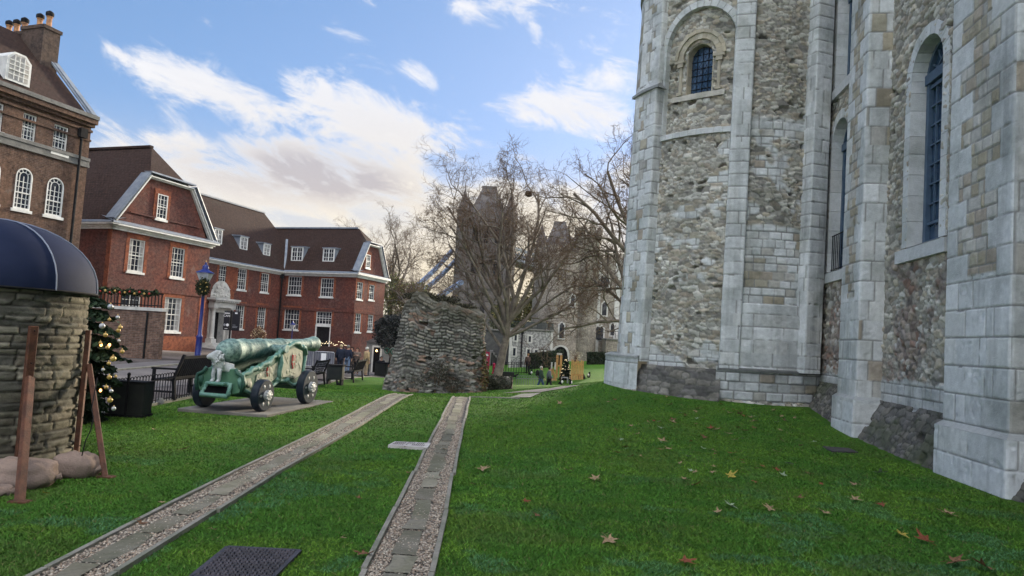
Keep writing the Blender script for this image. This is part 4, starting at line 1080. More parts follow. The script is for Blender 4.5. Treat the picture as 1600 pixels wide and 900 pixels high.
# brick bands, corners picked out in bright brick
mb = MB(); 
for T, a, b in ((tn(0), 0, 7.7), (tn(-8.2), 7.7, 26.7), (T3, 0, 8.2), (tn(0), 26.7, 32.3)):
    q = MB(T); q.box(a, b, -.02, .05, 3.42, 3.66); mb.v += q.v; mb.c += q.c; n0 = len(mb.v)-len(q.v); mb.f += [tuple(i+n0 for i in f) for f in q.f]
mb.build('string_course', NA_BRICK, na)
mb = MB(tn(0)); mb.box(-.02, .0, -.3, .015, -1.5, EV); mb.box(7.15, 7.7, -.02, .014, -1.5, 3.4); mb.box(.0, 7.7, -.02, .016, -1.5, .75); mb.build('brick_dressing', ORANGE_BRICK, na)
mb = MB(tn(-8.2)); mb.box(18.9, 20.1, -.02, .02, 3.7, EV); mb.build('brick_dressing', ORANGE_BRICK, na)
# cornices: white moulding with lead gutter
def cornice(T, a, b, z=EV, tr=None):
    mb = MB(T)
    for t1, z0, z1 in ((.12, -.34, -.22), (.22, -.22, -.10), (.42, -.10, .0)): mb.box(a-(t1 if a <= .01 or tr else 0), b+t1, -.03, t1, z+z0, z+z1)
    c = mb.build('cornice', WHITE, na)
    mb = MB(T); mb.add([(a-.35, .44, z+.003), (b+.35, .44, z+.003), (b+.35, .40, z+.10), (a-.35, .40, z+.10), (a-.35, -.55, z+.42), (b+.35, -.55, z+.42)], [(0, 1, 2, 3), (3, 2, 5, 4)])
    mb.build('gutter', LEAD, c)
cornice(tn(0), 0, 7.7); cornice(tn(-8.2), 7.7, 26.3); cornice(T3, 0, 7.9); cornice(tn(0), 26.7, 32.3, tr=1); cornice(frame(NO, (-NN[0], -NN[1]), (-ND[0], -ND[1])), 0, 15)
def roof(name, polys, m=TILES, parent=na, T=TN):
    mb = MB(T)
    for p in polys: mb.add(p, [tuple(range(len(p)))])
    return mb.build(name, m, parent)
def wing_roof(a, b, zt, zr, tb, inset):
    mid = (a+b)/2; k = (zr-7.2)/(mid-a); sl = a+(zt-7.2)/k; sr = b-(zt-7.2)/k
    r = roof('roof', [[(a-.25, .1, 7.15), (sl, .1, zt), (mid, -inset, zr), (mid, -tb, zr), (a-.25, -tb, 7.15)], [(b+.25, .1, 7.15), (sr, .1, zt), (mid, -inset, zr), (mid, -tb, zr), (b+.25, -tb, 7.15)], [(sl, .1, zt), (sr, .1, zt), (mid, -inset, zr)]])
    mb = MB(TN); mb.beam((mid, -inset, zr+.03), (mid, -tb, zr+.03), .28, .14); mb.build('ridge', LEAD if a > 20 else TILES, r)
    return sl, sr
def gable(a, b, sl, sr, zt, win):
    m2 = MB(TN); s, z, w_, h = win
    P = [(a+.3, -.05, 7.2), (b-.3, -.05, 7.2), (sr, -.05, zt), (sl, -.05, zt)]
    m2.add(P, [(0, 1, 2, 3)]); g = m2.build('gable', NA_BRICK, na)
    v = MB(TN)
    for (x0, z0), (x1, z1) in (((a+.05, 7.2), (sl, zt)), ((sl, zt), (sr, zt)), ((sr, zt), (b-.05, 7.2))):
        d = Vector((x1-x0, 0, z1-z0)).normalized(); up = Vector((-d.z, 0, d.x))
        for o, wd, t0, t1 in ((-.01, .09, -.06, .12), (.06, .07, -.06, .24)):
            p0 = Vector((x0, 0, z0))+up*(o-wd/2)-d*.1; p1 = Vector((x1, 0, z1))+up*(o-wd/2)+d*.1; q0 = p0+up*wd; q1 = p1+up*wd
            v.add([(p.x, t, p.z) for t in (t0, t1) for p in (p0, p1, q1, q0)], [(0, 1, 2, 3), (7, 6, 5, 4), (0, 4, 5, 1), (1, 5, 6, 2), (2, 6, 7, 3), (3, 7, 4, 0)])
    v.build('verge', WHITE, g)
    v = MB(TN)
    for (x0, z0), (x1, z1) in (((a-.05, 7.25), (sl-.06, zt+.08)), ((sl-.1, zt+.1), (sr+.1, zt+.1)), ((sr+.06, zt+.08), (b+.05, 7.25))):
        d = Vector((x1-x0, 0, z1-z0)).normalized(); up = Vector((-d.z, 0, d.x))*.2
        p0, p1 = Vector((x0, 0, z0))+up*.75, Vector((x1, 0, z1))+up*.75; q0, q1 = p0+up*.5, p1+up*.5
        v.add([(p0.x, .34, p0.z), (p1.x, .34, p1.z), (q1.x, .30, q1.z), (q0.x, .30, q0.z), (q1.x, -.35, q1.z+.02), (q0.x, -.35, q0.z+.02), (p1.x, -.1, p1.z), (p0.x, -.1, p0.z)], [(0, 1, 2, 3), (3, 2, 4, 5), (0, 7, 6, 1), (0, 3, 5, 7), (1, 6, 4, 2)])
    v.build('verge_lead', LEAD, g)
    sash(na, tn(0), s, z, w_, h, 4 if w_ > .8 else 3, 5, ORANGE_BRICK, dep=-.03)
sl, sr = wing_roof(0, 7.7, 10.3, 12.7, 14, 1.8)
gw = win_px(NO, ND, NN, 0, 245, 304, 261, 343); gable(0, 7.7, sl, sr, 10.3, gw)
mb = MB(tn(0)); mb.box(1.1, 6.6, -.06, .03, 7.92, 8.0); mb.build('string_course', NA_BRICK, na)
sl, sr = wing_roof(26.7, 32.3, 10.1, 11.9, 12, 1.8)
gw = win_px(NO, ND, NN, 0, 572, 398, 578, 419); gable(26.7, 32.3, sl, sr, 10.1, (gw[0], gw[1], .8, gw[3]))
rf = roof('roof', [[(1, -7.8, 7.15), (31, -7.8, 7.15), (28.5, -12.4, 13.3), (6, -12.4, 13.3)], [(1, -17, 7.15), (31, -17, 7.15), (28.5, -12.4, 13.3), (6, -12.4, 13.3)], [(31, -7.8, 7.15), (31, -17, 7.15), (28.5, -12.4, 13.3)], [(1, -7.8, 7.15), (1, -17, 7.15), (6, -12.4, 13.3)]])
mb = MB(TN); mb.beam((6, -12.4, 13.33), (28.5, -12.4, 13.33), .28, .14); mb.beam((26.62, -7.95, 7.3), (28.6, -7.95-1.5, 10.6), .22, .10); mb.build('ridge', LEAD, rf)
facade('wall', frame((NO[0]-NN[0]*16, NO[1]-NN[1]*16), ND, (-NN[0], -NN[1])), 0, 32.3, -1.6, EV, [], NA_BRICK, na)
def dormer(T, s, z0, w_, h, k):
    """flat-topped dormer on a roof rising k per metre back from t=0 at z=7.2"""
    tf = -(z0-7.2)/k+.05; tb = -(z0+h-7.2)/k-.3
    mb = MB(T); mb.box(s-w_/2, s+w_/2, tb, tf, z0, z0+h); mb.add([(s-w_/2-.1, tf+.12, z0+h+.003), (s+w_/2+.1, tf+.12, z0+h+.003), (s+w_/2+.1, tf+.12, z0+h+.09), (s-w_/2-.1, tf+.12, z0+h+.09), (s-w_/2-.1, tb-.2, z0+h+.003), (s+w_/2+.1, tb-.2, z0+h+.003), (s+w_/2+.1, tb-.2, z0+h+.17), (s-w_/2-.1, tb-.2, z0+h+.17)], [(0, 1, 2, 3), (3, 2, 6, 7), (0, 4, 5, 1), (1, 5, 6, 2), (0, 3, 7, 4)])
    mb.add([(s-w_/2-.15, tf+.02, z0), (s+w_/2+.15, tf+.02, z0), (s+w_/2+.15, tf+.18, z0-.2), (s-w_/2-.15, tf+.18, z0-.2)], [(0, 1, 2, 3)])
    d = mb.build('dormer', LEAD, na)
    mb = MB(T); mb.add([(s-w_/2+.08, tf+.012, z0+.08), (s+w_/2-.08, tf+.012, z0+.08), (s+w_/2-.08, tf+.012, z0+h-.06), (s-w_/2+.08, tf+.012, z0+h-.06)], [(0, 1, 2, 3)]); mb.build('pane', GLASS, d)
    f = MB(T); a, b, c, e = s-w_/2, s+w_/2, z0, z0+h
    for q in ((a, a+.12, c, e), (b-.12, b, c, e), (a+.12, b-.12, c, c+.12), (a+.12, b-.12, e-.09, e)): f.box(q[0], q[1], tf+.004, tf+.07, q[2], q[3])
    f.box(s-.05, s+.05, tf+.014, tf+.06, c+.12, e-.09)
    for i in (1, 2): 
        z = c+h*i/3; f.box(a+.12, b-.12, tf+.014, tf+.05, z-.02, z+.02)
    for i in (-1, 1): f.box(s+i*w_*.22-.015, s+i*w_*.22+.015, tf+.014, tf+.05, c+.12, e-.09)
    f.build('frame', WHITE, d)
k1 = (13.3-7.15)/4.6
for x0, y0, x1, y1 in ((331, 358, 345, 382), (372, 370, 384, 391), (408, 381, 418, 400)):
    s, z, w_, h = win_px(NO, ND, NN, -9.1, x0, y0, x1, y1); dormer(tn(-8.0), s, z-h/2, 1.0, h, k1)
k3 = (11.9-7.2)/2.8
for x0, y0, x1, y1 in ((459, 387, 477, 409), (508, 389, 526, 410)):
    s, z, w_, h = win_px(O3, D3, N3, -.9, x0, y0, x1, y1); dormer(T3, s, z-h/2, w_, h, k3)
# downpipe in the corner
mb = MB(TN); mb.tube([(26.45, -8.05, 6.6), (26.45, -8.05, -1.4)], .07, 8); mb.box(26.3, 26.6, -8.19, -7.9, 6.45, 6.85); mb.build('drainpipe', BLACK, na)
# stone doorway
pc, pt = 18.45, -8.2; gzp = gz(*TN((pc, pt, 0))[:2]); z0 = gzp+.45
mb = MB(TN)
for k, (w_, dd, zz) in enumerate(((2.6, 2.2, .15), (2.2, 1.7, .30), (1.8, 1.2, .45))): mb.box(pc-w_, pc+w_, pt, pt+dd, gzp-.3 if k == 0 else zz-.15+gzp, zz+gzp)
portal = None
st = mb.build('steps', PALE, na)
mb = MB(TN)
for sg in (-1, 1):
    x = pc+sg*1.05
    mb.box(x-.28, x+.28, pt, pt+.62, z0, z0+.35)
    mb.lathe([(.21, z0+.35), (.24, z0+.42), (.185, z0+.5), (.17, z0+1.6), (.15, z0+2.75), (.19, z0+2.80), (.2, z0+2.92)], (x, pt+.36, 0), 12)
    mb.box(x-.16, x+.16, pt-.02, pt+.12, z0+.35, z0+2.92); mb.box(x-.24, x+.24, pt, pt+.6, z0+2.92, z0+3.02)
mb.box(pc-.84, pc-.66, pt, pt+.1, z0, z0+2.9); mb.box(pc+.66, pc+.84, pt, pt+.1, z0, z0+2.9); mb.box(pc-.84, pc+.84, pt, pt+.105, z0+2.62, z0+3.0)
mb.box(pc-1.32, pc+1.32, pt, pt+.62, z0+3.02, z0+3.5); mb.box(pc-1.42, pc+1.42, pt, pt+.74, z0+3.5, z0+3.64); mb.box(pc-1.55, pc+1.55, pt, pt+.9, z0+3.64, z0+3.80)
for i in range(11): x = pc-1.35+2.7*i/10; mb.box(x-.07, x+.07, pt+.5, pt+.85, z0+3.50, z0+3.62)
doorway = mb.build('doorway', PALE, na)
mb = MB(TN); mb.add([(pc-.66, pt+.012, z0), (pc+.66, pt+.012, z0), (pc+.66, pt+.012, z0+2.62), (pc-.66, pt+.012, z0+2.62)], [(0, 1, 2, 3)]); mb.build('opening', HOLE, doorway)
mb = MB(TN); mb.box(pc-.05, pc+.62, pt+.02, pt+.06, z0, z0+2.6); mb.build('door_leaf', GREYSTONE, doorway)
# carved trophy of arms over it
mb = MB(TN); rr = random.Random(4)
mb.add([(pc+1.2*math.cos(math.pi*i/14), pt+.02, z0+3.8+1.55*math.sin(math.pi*i/14)**.8) for i in range(15)], [tuple(range(15))])
for i in range(34):
    a = math.pi*(i+.5)/34; r = rr.uniform(.75, 1.25)
    mb.tube([(pc+.15*math.cos(a), pt+.08, z0+3.82), (pc+r*.65*math.cos(a), pt+.16, z0+3.85+r*.9*math.sin(a)), (pc+r*math.cos(a), pt+.12, z0+3.85+r*1.25*math.sin(a))], [.05, .06, .025], 5)
for i in range(30):
    a = rr.uniform(.1, 3.04); r = rr.uniform(.15, .95); mb.blob((pc+r*math.cos(a), pt+.16, z0+3.9+1.1*r*math.sin(a)), (rr.uniform(.06, .14),)*3, 6, 5, .5, rr)
mb.build('carving', PALE, doorway)

# ---- tall brown brick house, nearer
BO = (at(144, 187, 33).x, 33.0); BD = (-ND[0], -ND[1]); TB = frame(BO, BD, NN)
def tb(t): return frame((BO[0]+NN[0]*t, BO[1]+NN[1]*t), BD, NN)
bh = thing('tall_house', 'tall dark brown brick house with clustered chimney pots and arched white windows', 'building', (*BO, 0))
hol = []
for q in ((34, 177, 58, 222), (82, 195, 107, 241), (-18, 158, 6, 205)):
    s, z, w_, h = win_px(BO, BD, NN, 0, *q); hol.append(sash(bh, TB, s, z, w_*.92, h*.96, 4, 5, None, dep=-.13))
for q in ((22, 262, 50, 328), (71, 277, 99, 338), (-30, 250, 0, 317)):
    s, z, w_, h = win_px(BO, BD, NN, 0, *q); w_ *= .95; r = sash(bh, TB, s, z, w_, h, 4, 6, None, dep=-.05, arched=True); hol.append(r)
    q1 = w_/2; q2 = q1+.24; zt = z+h/2-q1
    mb = MB(TB)
    for sg in (-1, 1):
        P = [(s+sg*q1, 0, zt), (s+sg*q1, 0, zt+q1), (s, 0, zt+q1)]+[(s+sg*q1*math.cos(math.pi/2*i/6), 0, zt+q1*math.sin(math.pi/2*i/6)) for i in range(6, 0, -1)]; mb.add(P, [tuple(range(len(P)))])
    mb.build('spandrel', BROWN_BRICK, bh); mb = MB(TB)
    for i in range(9):
        a0, a1 = math.pi*i/9+.01, math.pi*(i+1)/9-.01
        mb.add([(s+q_*math.cos(t), -.012+.02, zt+q_*math.sin(t)) for q_, t in ((q1, a0), (q1, a1), (q2, a1), (q2, a0))], [(0, 1, 2, 3)])
    mb.build('arch', BROWN_BRICK, bh)
facade('wall', TB, 0, 14, -.5, 11.2, hol, BROWN_BRICK, bh)
TE = frame(BO, (-NN[0], -NN[1]), ND)
mb = MB(TE); mb.add([(0, 0, -.5), (8, 0, -.5), (8, 0, 14), (6, 0, 15.7), (4.6, 0, 15.7), (0, 0, 11.2)], [(0, 1, 2, 3, 4, 5)]); mb.build('end_wall', BROWN_BRICK, bh)
mb = MB(TB)
for t1, a, b in ((.05, -.95, -.85), (.08, -.50, -.38), (.16, -.25, -.10), (.30, -.10, .12)): mb.box(-.02-t1*.3, 14, -.03, t1, 11.2+a, 11.2+b)
mb.build('cornice', BROWN_BRICK, bh)
mb = MB(TB); mb.box(-.12, 14, -.5, .36, 11.33, 11.52); mb.build('parapet_coping', GREYSTONE, bh)
mb = MB(TB); zs = on_plane(140, 253, BO, BD, NN)[1]
for t1, a, b in ((.10, -.02, .14), (.06, -.20, -.03), (.09, -.32, -.21)): mb.box(-.05, 14, -.03, t1, zs+a, zs+b)
mb.build('string_course', GREYSTONE, bh)
kb = (15.7-11.5)/4.4
rb = roof('roof', [[(.12, -.1, 11.5), (14, -.1, 11.5), (14, -4.6, 15.8), (.12, -4.6, 15.8)], [(.12, -9, 11.5), (14, -9, 11.5), (14, -4.6, 15.8), (.12, -4.6, 15.8)]], TILES, bh, TB)
mb = MB(TB); mb.beam((-.02, .1, 11.55), (-.02, -2.9, 14.45), .26, .14); mb.beam((.22, .0, 11.62), (.22, -2.9, 14.47), .10, .08); mb.build('verge', LEAD, rb)
mb = MB(TB); 
mb.box(-.06, .82, -4.3, -2.8, 13.0, 15.95); mb.box(-.12, .88, -4.36, -2.74, 15.95, 16.12); mb.box(.05, .7, -6.4, -4.3, 13.0, 15.8); mb.box(0, .76, -6.44, -4.37, 15.8, 15.96)
ch = mb.build('chimney', brickmat('sooty_brick', (.062, .044, .038), (.036, .028, .027), (.08, .066, .06), (.10, .07, .055), pscale=.6), rb)
POT = mat('clay_pot', (.42, .22, .10), (.20, .10, .06), scale=5, rough=.8)
for i, (s, t, z, hh) in enumerate(((.38, -3.1, 16.12, .92), (.38, -3.75, 16.12, .85), (.38, -4.8, 15.96, .9), (.38, -5.35, 15.96, .85), (.38, -5.9, 15.96, .85))):
    p = TB((s, t, z)); mb = MB(); mb.lathe([(.15, -.02), (.15, .08), (.125, .12), (.12, hh*.6), (.15, hh*.62), (.15, hh*.68)], p, 10); pot = mb.build('chimney_pot', POT, ch, smooth=40)
    mb = MB(); mb.lathe([(.16, hh*.68), (.19, hh*.75), (.18, hh*.9), (.06, hh)], p, 10); mb.build('cowl', BLACK, pot, smooth=40)
s, z, w_, h = win_px(BO, BD, NN, -.7, 7, 84, 40, 128)
mb = MB(TB); tf = -.45; w_ = 1.1
ol = [(s-w_/2, z-h/2-.1), (s+w_/2, z-h/2-.1), (s+w_/2, z+h/2-.3), (s+.25, z+h/2), (s-.25, z+h/2), (s-w_/2, z+h/2-.3)]
mb.prism([(x, tf, y) for x, y in ol], (0, 0, 0)); mb = MB(TB); mb.add([(x, t, y) for t in (tf, tf-2.2) for x, y in ol], [tuple(range(6))]+[(i, (i+1) % 6, 6+(i+1) % 6, 6+i) for i in range(6)]); dm = mb.build('dormer', WHITE, rb)
mb = MB(TB); ol2 = [(s+(x-s)*.8, z+(y-z)*.86) for x, y in ol]; mb.add([(x, tf+.012, y) for x, y in ol2], [tuple(range(6))]); mb.build('pane', CURT, dm)
mb = MB(TB)
for i in range(1, 4): x = s-w_*.4+w_*.8*i/4; mb.box(x-.015, x+.015, tf+.014, tf+.04, z-h*.5, z+h*.38)
for i in range(1, 5): y = z-h*.5+h*.85*i/5; mb.box(s-w_*.4, s+w_*.4, tf+.016, tf+(.06 if i == 2 else .035), y-.02, y+.02)
mb.build('frame', WHITE, dm)
mb = MB(TB); x = on_plane(128, 190, BO, BD, NN)[0]; mb.tube([(x, .09, 10.6), (x, .09, -.3)], .06, 8); mb.box(x-.18, x+.18, .0, .26, 10.3, 10.75)
mb.build('drainpipe', BLACK, bh)

# ---- brick terrace wall with railing and Christmas garland
tw = thing('brick_wall', 'old brown brick terrace wall with pale stone coping in front of the red building', 'wall', (-17, 30, 0))
a, b = at(140, 520, 30).x, at(250, 520, 30).x
zt = at(240, 481, 30).z
mb = MB(); mb.box(a-3, b, 30, 30.35, -.4, zt-.14); mb.prism([(b-.35, 30.35, -.4), (b, 30.35, -.4), (b*1.2-.6, 36, -.4), (b*1.2-.95, 36, -.4)], (0, 0, zt-.14+.4)); mb.build('brickwork', OLD_BRICK, tw)
mb = MB(); mb.box(a-3, b+.05, 29.95, 30.45, zt-.14, zt); mb.prism([(b-.45, 30.45, zt-.14), (b+.05, 30.45, zt-.14), (b*1.2-.55, 36, zt-.14), (b*1.2-1.05, 36, zt-.14)], (0, 0, .14)); mb.build('coping', PALE, tw)
mb = MB(); bb = at(228, 520, 29.98).x; mb.box(bb-.035, bb+.035, 29.94, 29.99, -.3, zt-.2); mb.build('downpipe', BLACK, tw)
rl = thing('railing', 'black iron railing with a green Christmas garland on top of the brick terrace wall', 'railing', (a, 30.2, zt))
mb = MB(); zr = at(200, 458, 30.2).z; nb = 34
for i in range(nb): x = a-2+(b-.15-a+2)*i/(nb-1); mb.box(x-.018, x+.018, 30.18, 30.215, zt, zr)
mb.build('bars', BLACK, rl)
mb = MB(); mb.box(a-2, b-.1, 30.17, 30.23, zr, zr+.05); mb.box(a-2, b-.1, 30.172, 30.228, zt+.08, zt+.12); mb.build('rail', BLACK, rl)
# ------------------------------------------------------------ bare trees, shrubs
def tubes_np(P, Rr, n):
    """P (N,k,3) polylines, Rr (N,k) radii -> verts, quads"""
    N, k, _ = P.shape
    T = np.gradient(P, axis=1); T /= np.linalg.norm(T, axis=2, keepdims=True)+1e-9
    ref = np.where(np.abs(T[:, :1, 2:3]) > .9, np.array([1., 0, 0]), np.array([0., 0, 1]))
    A = np.cross(T, ref); A /= np.linalg.norm(A, axis=2, keepdims=True)+1e-9; B = np.cross(T, A)
    an = np.arange(n)*2*math.pi/n
    V = P[:, :, None]+(A[:, :, None]*np.cos(an)[None, None, :, None]+B[:, :, None]*np.sin(an)[None, None, :, None])*Rr[:, :, None, None]
    idx = np.arange(N*k*n).reshape(N, k, n); nx = np.roll(idx, -1, axis=2)
    Fq = np.stack([idx[:, :-1], nx[:, :-1], nx[:, 1:], idx[:, 1:]], -1).reshape(-1, 4)
    return V.reshape(-1, 3), Fq
BARK = mat('plane_bark', (.095, .078, .064), (.17, .145, .118), scale=2.4, rough=.95, bump=.6, bscale=12, mottled=.2)
TWIG = mat('twig_bark', (.080, .052, .036), (.12, .078, .052), scale=2, rough=.95)
def grow(base, H, spread, r0, seed, fork=.28, kids_=(6, 6, 6, 5, 4), lean=(0, 0), droop=.0, ratio=(.62, .60, .62, .62, .6), angs=(38, 48, 50, 50, 48), limbs=None, minr=.010, t0=.3):
    g = np.random.default_rng(seed); out = []
    k = 6
    def branches(P0, D0, L, r, lev, up):
        N = len(P0); P = np.zeros((N, k, 3)); P[:, 0] = P0; D = D0.copy(); DD = np.zeros((N, k, 3)); DD[:, 0] = D
        wig = .10+.07*lev
        for i in range(1, k):
            D = D+g.normal(0, wig, (N, 3)); D[:, 2] += up; D /= np.linalg.norm(D, axis=1, keepdims=True)
            P[:, i] = P[:, i-1]+D*(L/(k-1))[:, None]; DD[:, i] = D
        tp = np.linspace(1, .42 if lev else .72, k)
        return P, r[:, None]*tp, DD
    b = np.array(base, float)[None]; d = np.array([[lean[0], lean[1], 1.]]); d /= np.linalg.norm(d)
    L = np.array([H*fork]); r = np.array([r0])
    P, Rr, DD = branches(b, d, L, r, 0, .05); Rr[:, 0] *= 1.35; Rr[:, 1] *= 1.08; out.append((P, Rr))
    if limbs:
        # limbs: (height fraction of trunk, azimuth deg, elevation deg, length, radius)
        P0 = []; D0 = []; L1 = []; r1 = []
        for f, az, el, ln, rr in limbs:
            i = min(k-1, int(round(f*(k-1)))); P0.append(P[0, i]); D0.append((math.cos(R(el))*math.sin(R(az)), math.cos(R(el))*math.cos(R(az)), math.sin(R(el)))); L1.append(ln); r1.append(rr)
        cur = branches(np.array(P0), np.array(D0), np.array(L1), np.array(r1), 1, .06); Lc = np.array(L1); lev = 1; out.append(cur[:2])
    else:
        cur = (P, Rr, DD); Lc = L; lev = 0
        nk = kids_[0]; az = np.arange(nk)*2*math.pi/nk+g.uniform(-.5, .5, nk); el = R(90)-R(angs[0])*g.uniform(.35, 1.15, nk)
        D0 = np.stack([np.cos(el)*np.cos(az)*spread, np.cos(el)*np.sin(az)*spread, np.sin(el)], -1); D0 /= np.linalg.norm(D0, axis=1, keepdims=True)
        ii = g.integers(3, k, nk); P0 = P[0, ii]
        L1 = H*(1-fork)*g.uniform(.55, .95, nk)*.75; cur = branches(P0, D0, L1, r0*g.uniform(.38, .6, nk), 1, .06); Lc = L1; lev = 1; out.append(cur[:2])
    for lv in range(2, len(kids_)+1):
        P, Rr, DD = cur; N = len(P); nk = kids_[lv-1]
        t = np.tile((np.arange(nk)+.6)/nk, (N, 1))*(1-t0)+t0; t = np.clip(t+g.uniform(-.08, .08, (N, nk)), .15, 1)
        x = t*(k-1); i0 = np.minimum(x.astype(int), k-2); fr = (x-i0)[..., None]; ar = np.arange(N)[:, None]
        P0 = (P[ar, i0]*(1-fr)+P[ar, i0+1]*fr).reshape(-1, 3); D = DD[ar, np.minimum(i0+1, k-1)].reshape(-1, 3); rr = Rr[ar, i0].reshape(-1)
        rnd = g.normal(0, 1, D.shape); perp = np.cross(D, rnd); perp /= np.linalg.norm(perp, axis=1, keepdims=True)
        a = R(angs[lv-1])*g.uniform(.55, 1.25, len(D)); last = np.tile(np.arange(nk) == nk-1, N); a = np.where(last, a*.4, a)
        D1 = D*np.cos(a)[:, None]+perp*np.sin(a)[:, None]
        L1 = np.repeat(Lc, nk)*ratio[lv-1]*g.uniform(.6, 1.15, len(D))*(1.12-.42*t.reshape(-1)); L1 = np.where(last, L1*1.15, L1)
        r1 = np.maximum(rr*g.uniform(.42, .62, len(D)), minr)
        cur = branches(P0, D1, L1, r1, lv, .045-droop); Lc = L1; out.append(cur[:2])
    return out
def bare_tree(name, label, base, H, spread, r0, seed, leaves=0, leafcol=((.25, .16, .06), (.33, .25, .08), (.18, .11, .05)), group=None, **kw):
    th = thing(name, label, 'tree', base, group=group)
    lv = grow(base, H, spread, r0, seed, **kw)
    V = []; Fc = []; n = 0
    for (P, Rr), sides in zip(lv[:3], (12, 8, 6)):
        v, f = tubes_np(P, Rr, sides); V.append(v); Fc.append(f+n); n += len(v)
    mesh_np('trunk', np.vstack(V), np.vstack(Fc), BARK, th, smooth=True)
    V = []; Fc = []; n = 0
    for P, Rr in lv[3:]:
        v, f = tubes_np(P, Rr, 3); V.append(v); Fc.append(f+n); n += len(v)
    mesh_np('crown', np.vstack(V), np.vstack(Fc), TWIG, th)
    if leaves:
        P = lv[-1][0]; g = np.random.default_rng(seed+1); i = g.integers(0, len(P), leaves); c = P[i, g.integers(2, 6, leaves)]
        leafcloud('leaves', c, .075, np.array(leafcol), th, g)
    return th, lv
def leafcloud(name, c, size, pal, parent, g, elong=1.0, orient=None, kind=None, m=None):
    n = len(c); s = size*g.uniform(.55, 1.35, n)
    a = g.normal(0, 1, (n, 3)); a /= np.linalg.norm(a, axis=1, keepdims=True)
    if orient is not None: a = orient+a*.35; a /= np.linalg.norm(a, axis=1, keepdims=True)
    b = np.cross(a, g.normal(0, 1, (n, 3))); b /= np.linalg.norm(b, axis=1, keepdims=True)+1e-9
    A = a*(s*elong)[:, None]; B = b*s[:, None]*.5
    V = np.stack([c-A*.5, c+B, c+A*.5, c-B], 1).reshape(-1, 3)
    col = pal[g.integers(0, len(pal), n)]*g.uniform(.6, 1.35, (n, 1))
    return mesh_np(name, V, np.arange(4*n).reshape(-1, 4), m or BLADE_ATTR, parent, np.repeat(col, 4, 0))
def bush(name, label, cat, blobs, n, size, pal, seed, group=None, twigs=True):
    """blobs: (centre, radii); leaves crowd towards the outside of each"""
    g = np.random.default_rng(seed); c0 = np.mean([b[0] for b in blobs], axis=0); base = min(b[0][2]-b[1][2] for b in blobs)
    th = thing(name, label, cat, (c0[0], c0[1], base), group=group); C = []
    vol = np.array([np.prod(b[1]) for b in blobs])**.7; vol = vol/vol.sum()
    for (c, r), vw in zip(blobs, vol):
        k = max(20, int(n*vw)); d = g.normal(0, 1, (k, 3)); d /= np.linalg.norm(d, axis=1, keepdims=True)
        q = g.random(k)**.33*(.72+.5*fbm(d[:, 0]*2.3+seed, d[:, 1]*2.3+d[:, 2]*1.7, 3, seed)); C.append(np.array(c)+d*np.array(r)*q[:, None])
    C = np.vstack(C); leafcloud('foliage', C, size, np.array(pal), th, g)
    if twigs:
        mb = MB()
        for (c, r) in blobs:
            for k in range(7):
                d = g.normal(0, 1, 3); d /= np.linalg.norm(d); mb.tube([(c[0]+d[0]*.1, c[1]+d[1]*.1, base-.05), (c[0]+d[0]*r[0]*.4, c[1]+d[1]*r[1]*.4, c[2]), (c[0]+d[0]*r[0]*.9, c[1]+d[1]*r[1]*.9, c[2]+abs(d[2])*r[2]*.9)], [.03, .02, .008], 4)
        mb.build('stems', TWIG, th)
    return th
# great plane tree behind the ruin
pb = at(776, 585, 50); pb.z = gz(pb.x, pb.y)-.2
mt, mlv = bare_tree('plane_tree', 'large bare plane tree with pale patchy trunk standing behind the ruined wall', tuple(pb), 15.6, 1.0, .33, 21, leaves=1100, fork=.31,
    limbs=[(.6, -85, 34, 7.4, .12), (.8, -70, 50, 8.8, .15), (.9, -40, 66, 9.6, .16), (1, -15, 80, 10.6, .19), (1, 25, 82, 10.8, .18), (1, 60, 66, 9.4, .17), (.9, 85, 48, 8.6, .15), (.8, 95, 22, 7.2, .12), (.7, 80, 34, 7.6, .12), (1, 180, 66, 9.0, .15), (1, 5, 58, 8.8, .14), (1, -65, 64, 10.2, .16), (1, 100, 68, 9.8, .16), (.9, -100, 56, 9.2, .14), (1, 60, 77, 10.4, .16), (1, -50, 75, 10.6, .16)],
    kids_=(6, 6, 5, 5, 5), ratio=(.6, .46, .62, .72, .82), minr=.011, t0=.30, angs=(38, 46, 50, 52, 54))
# crow's nest of twigs in it
np_ = at(826, 303, 50)
nest = thing('bird_nest', 'dark round twig nest high in the crown of the large bare plane tree', 'nest', tuple(np_))
g = np.random.default_rng(5); d = g.normal(0, 1, (160, 3)); d /= np.linalg.norm(d, axis=1, keepdims=True); c = np.array(np_)+d*np.array((.20, .20, .13)); e = np.cross(d, g.normal(0, 1, d.shape)); e /= np.linalg.norm(e, axis=1, keepdims=True)
v, f = tubes_np(np.stack([c-e*.20, c, c+e*.20], 1), np.full((160, 3), .018), 3); mesh_np('twigs', v, f, TWIG, nest)
# tree behind the red house and its smaller neighbour
b = at(603, 560, 88); b.z = gz(b.x, b.y)-.2
bare_tree('bare_tree', 'tall bare tree rising behind the right end of the red brick building', tuple(b), 20.5, 1.0, .40, 33, leaves=500, fork=.30, leafcol=((.33, .27, .06), (.28, .2, .07)), kids_=(7, 7, 7, 6, 4), ratio=(.6, .58, .58, .6, .62))
b = at(655, 560, 80); b.z = gz(b.x, b.y)-.2
bare_tree('bare_tree', 'bare tree with fine drooping twigs between the red building and the large plane tree', tuple(b), 14.5, 1.15, .36, 44, leaves=800, leafcol=((.36, .31, .06), (.28, .22, .07)), fork=.24, kids_=(7, 7, 6, 6, 4))
b = at(505, 560, 105); b.z = -1
bare_tree('bare_tree', 'small bare tree top showing just above the ridge of the red building', tuple(b), 21.0, .9, .4, 55, fork=.3, kids_=(7, 6, 6, 5, 4))
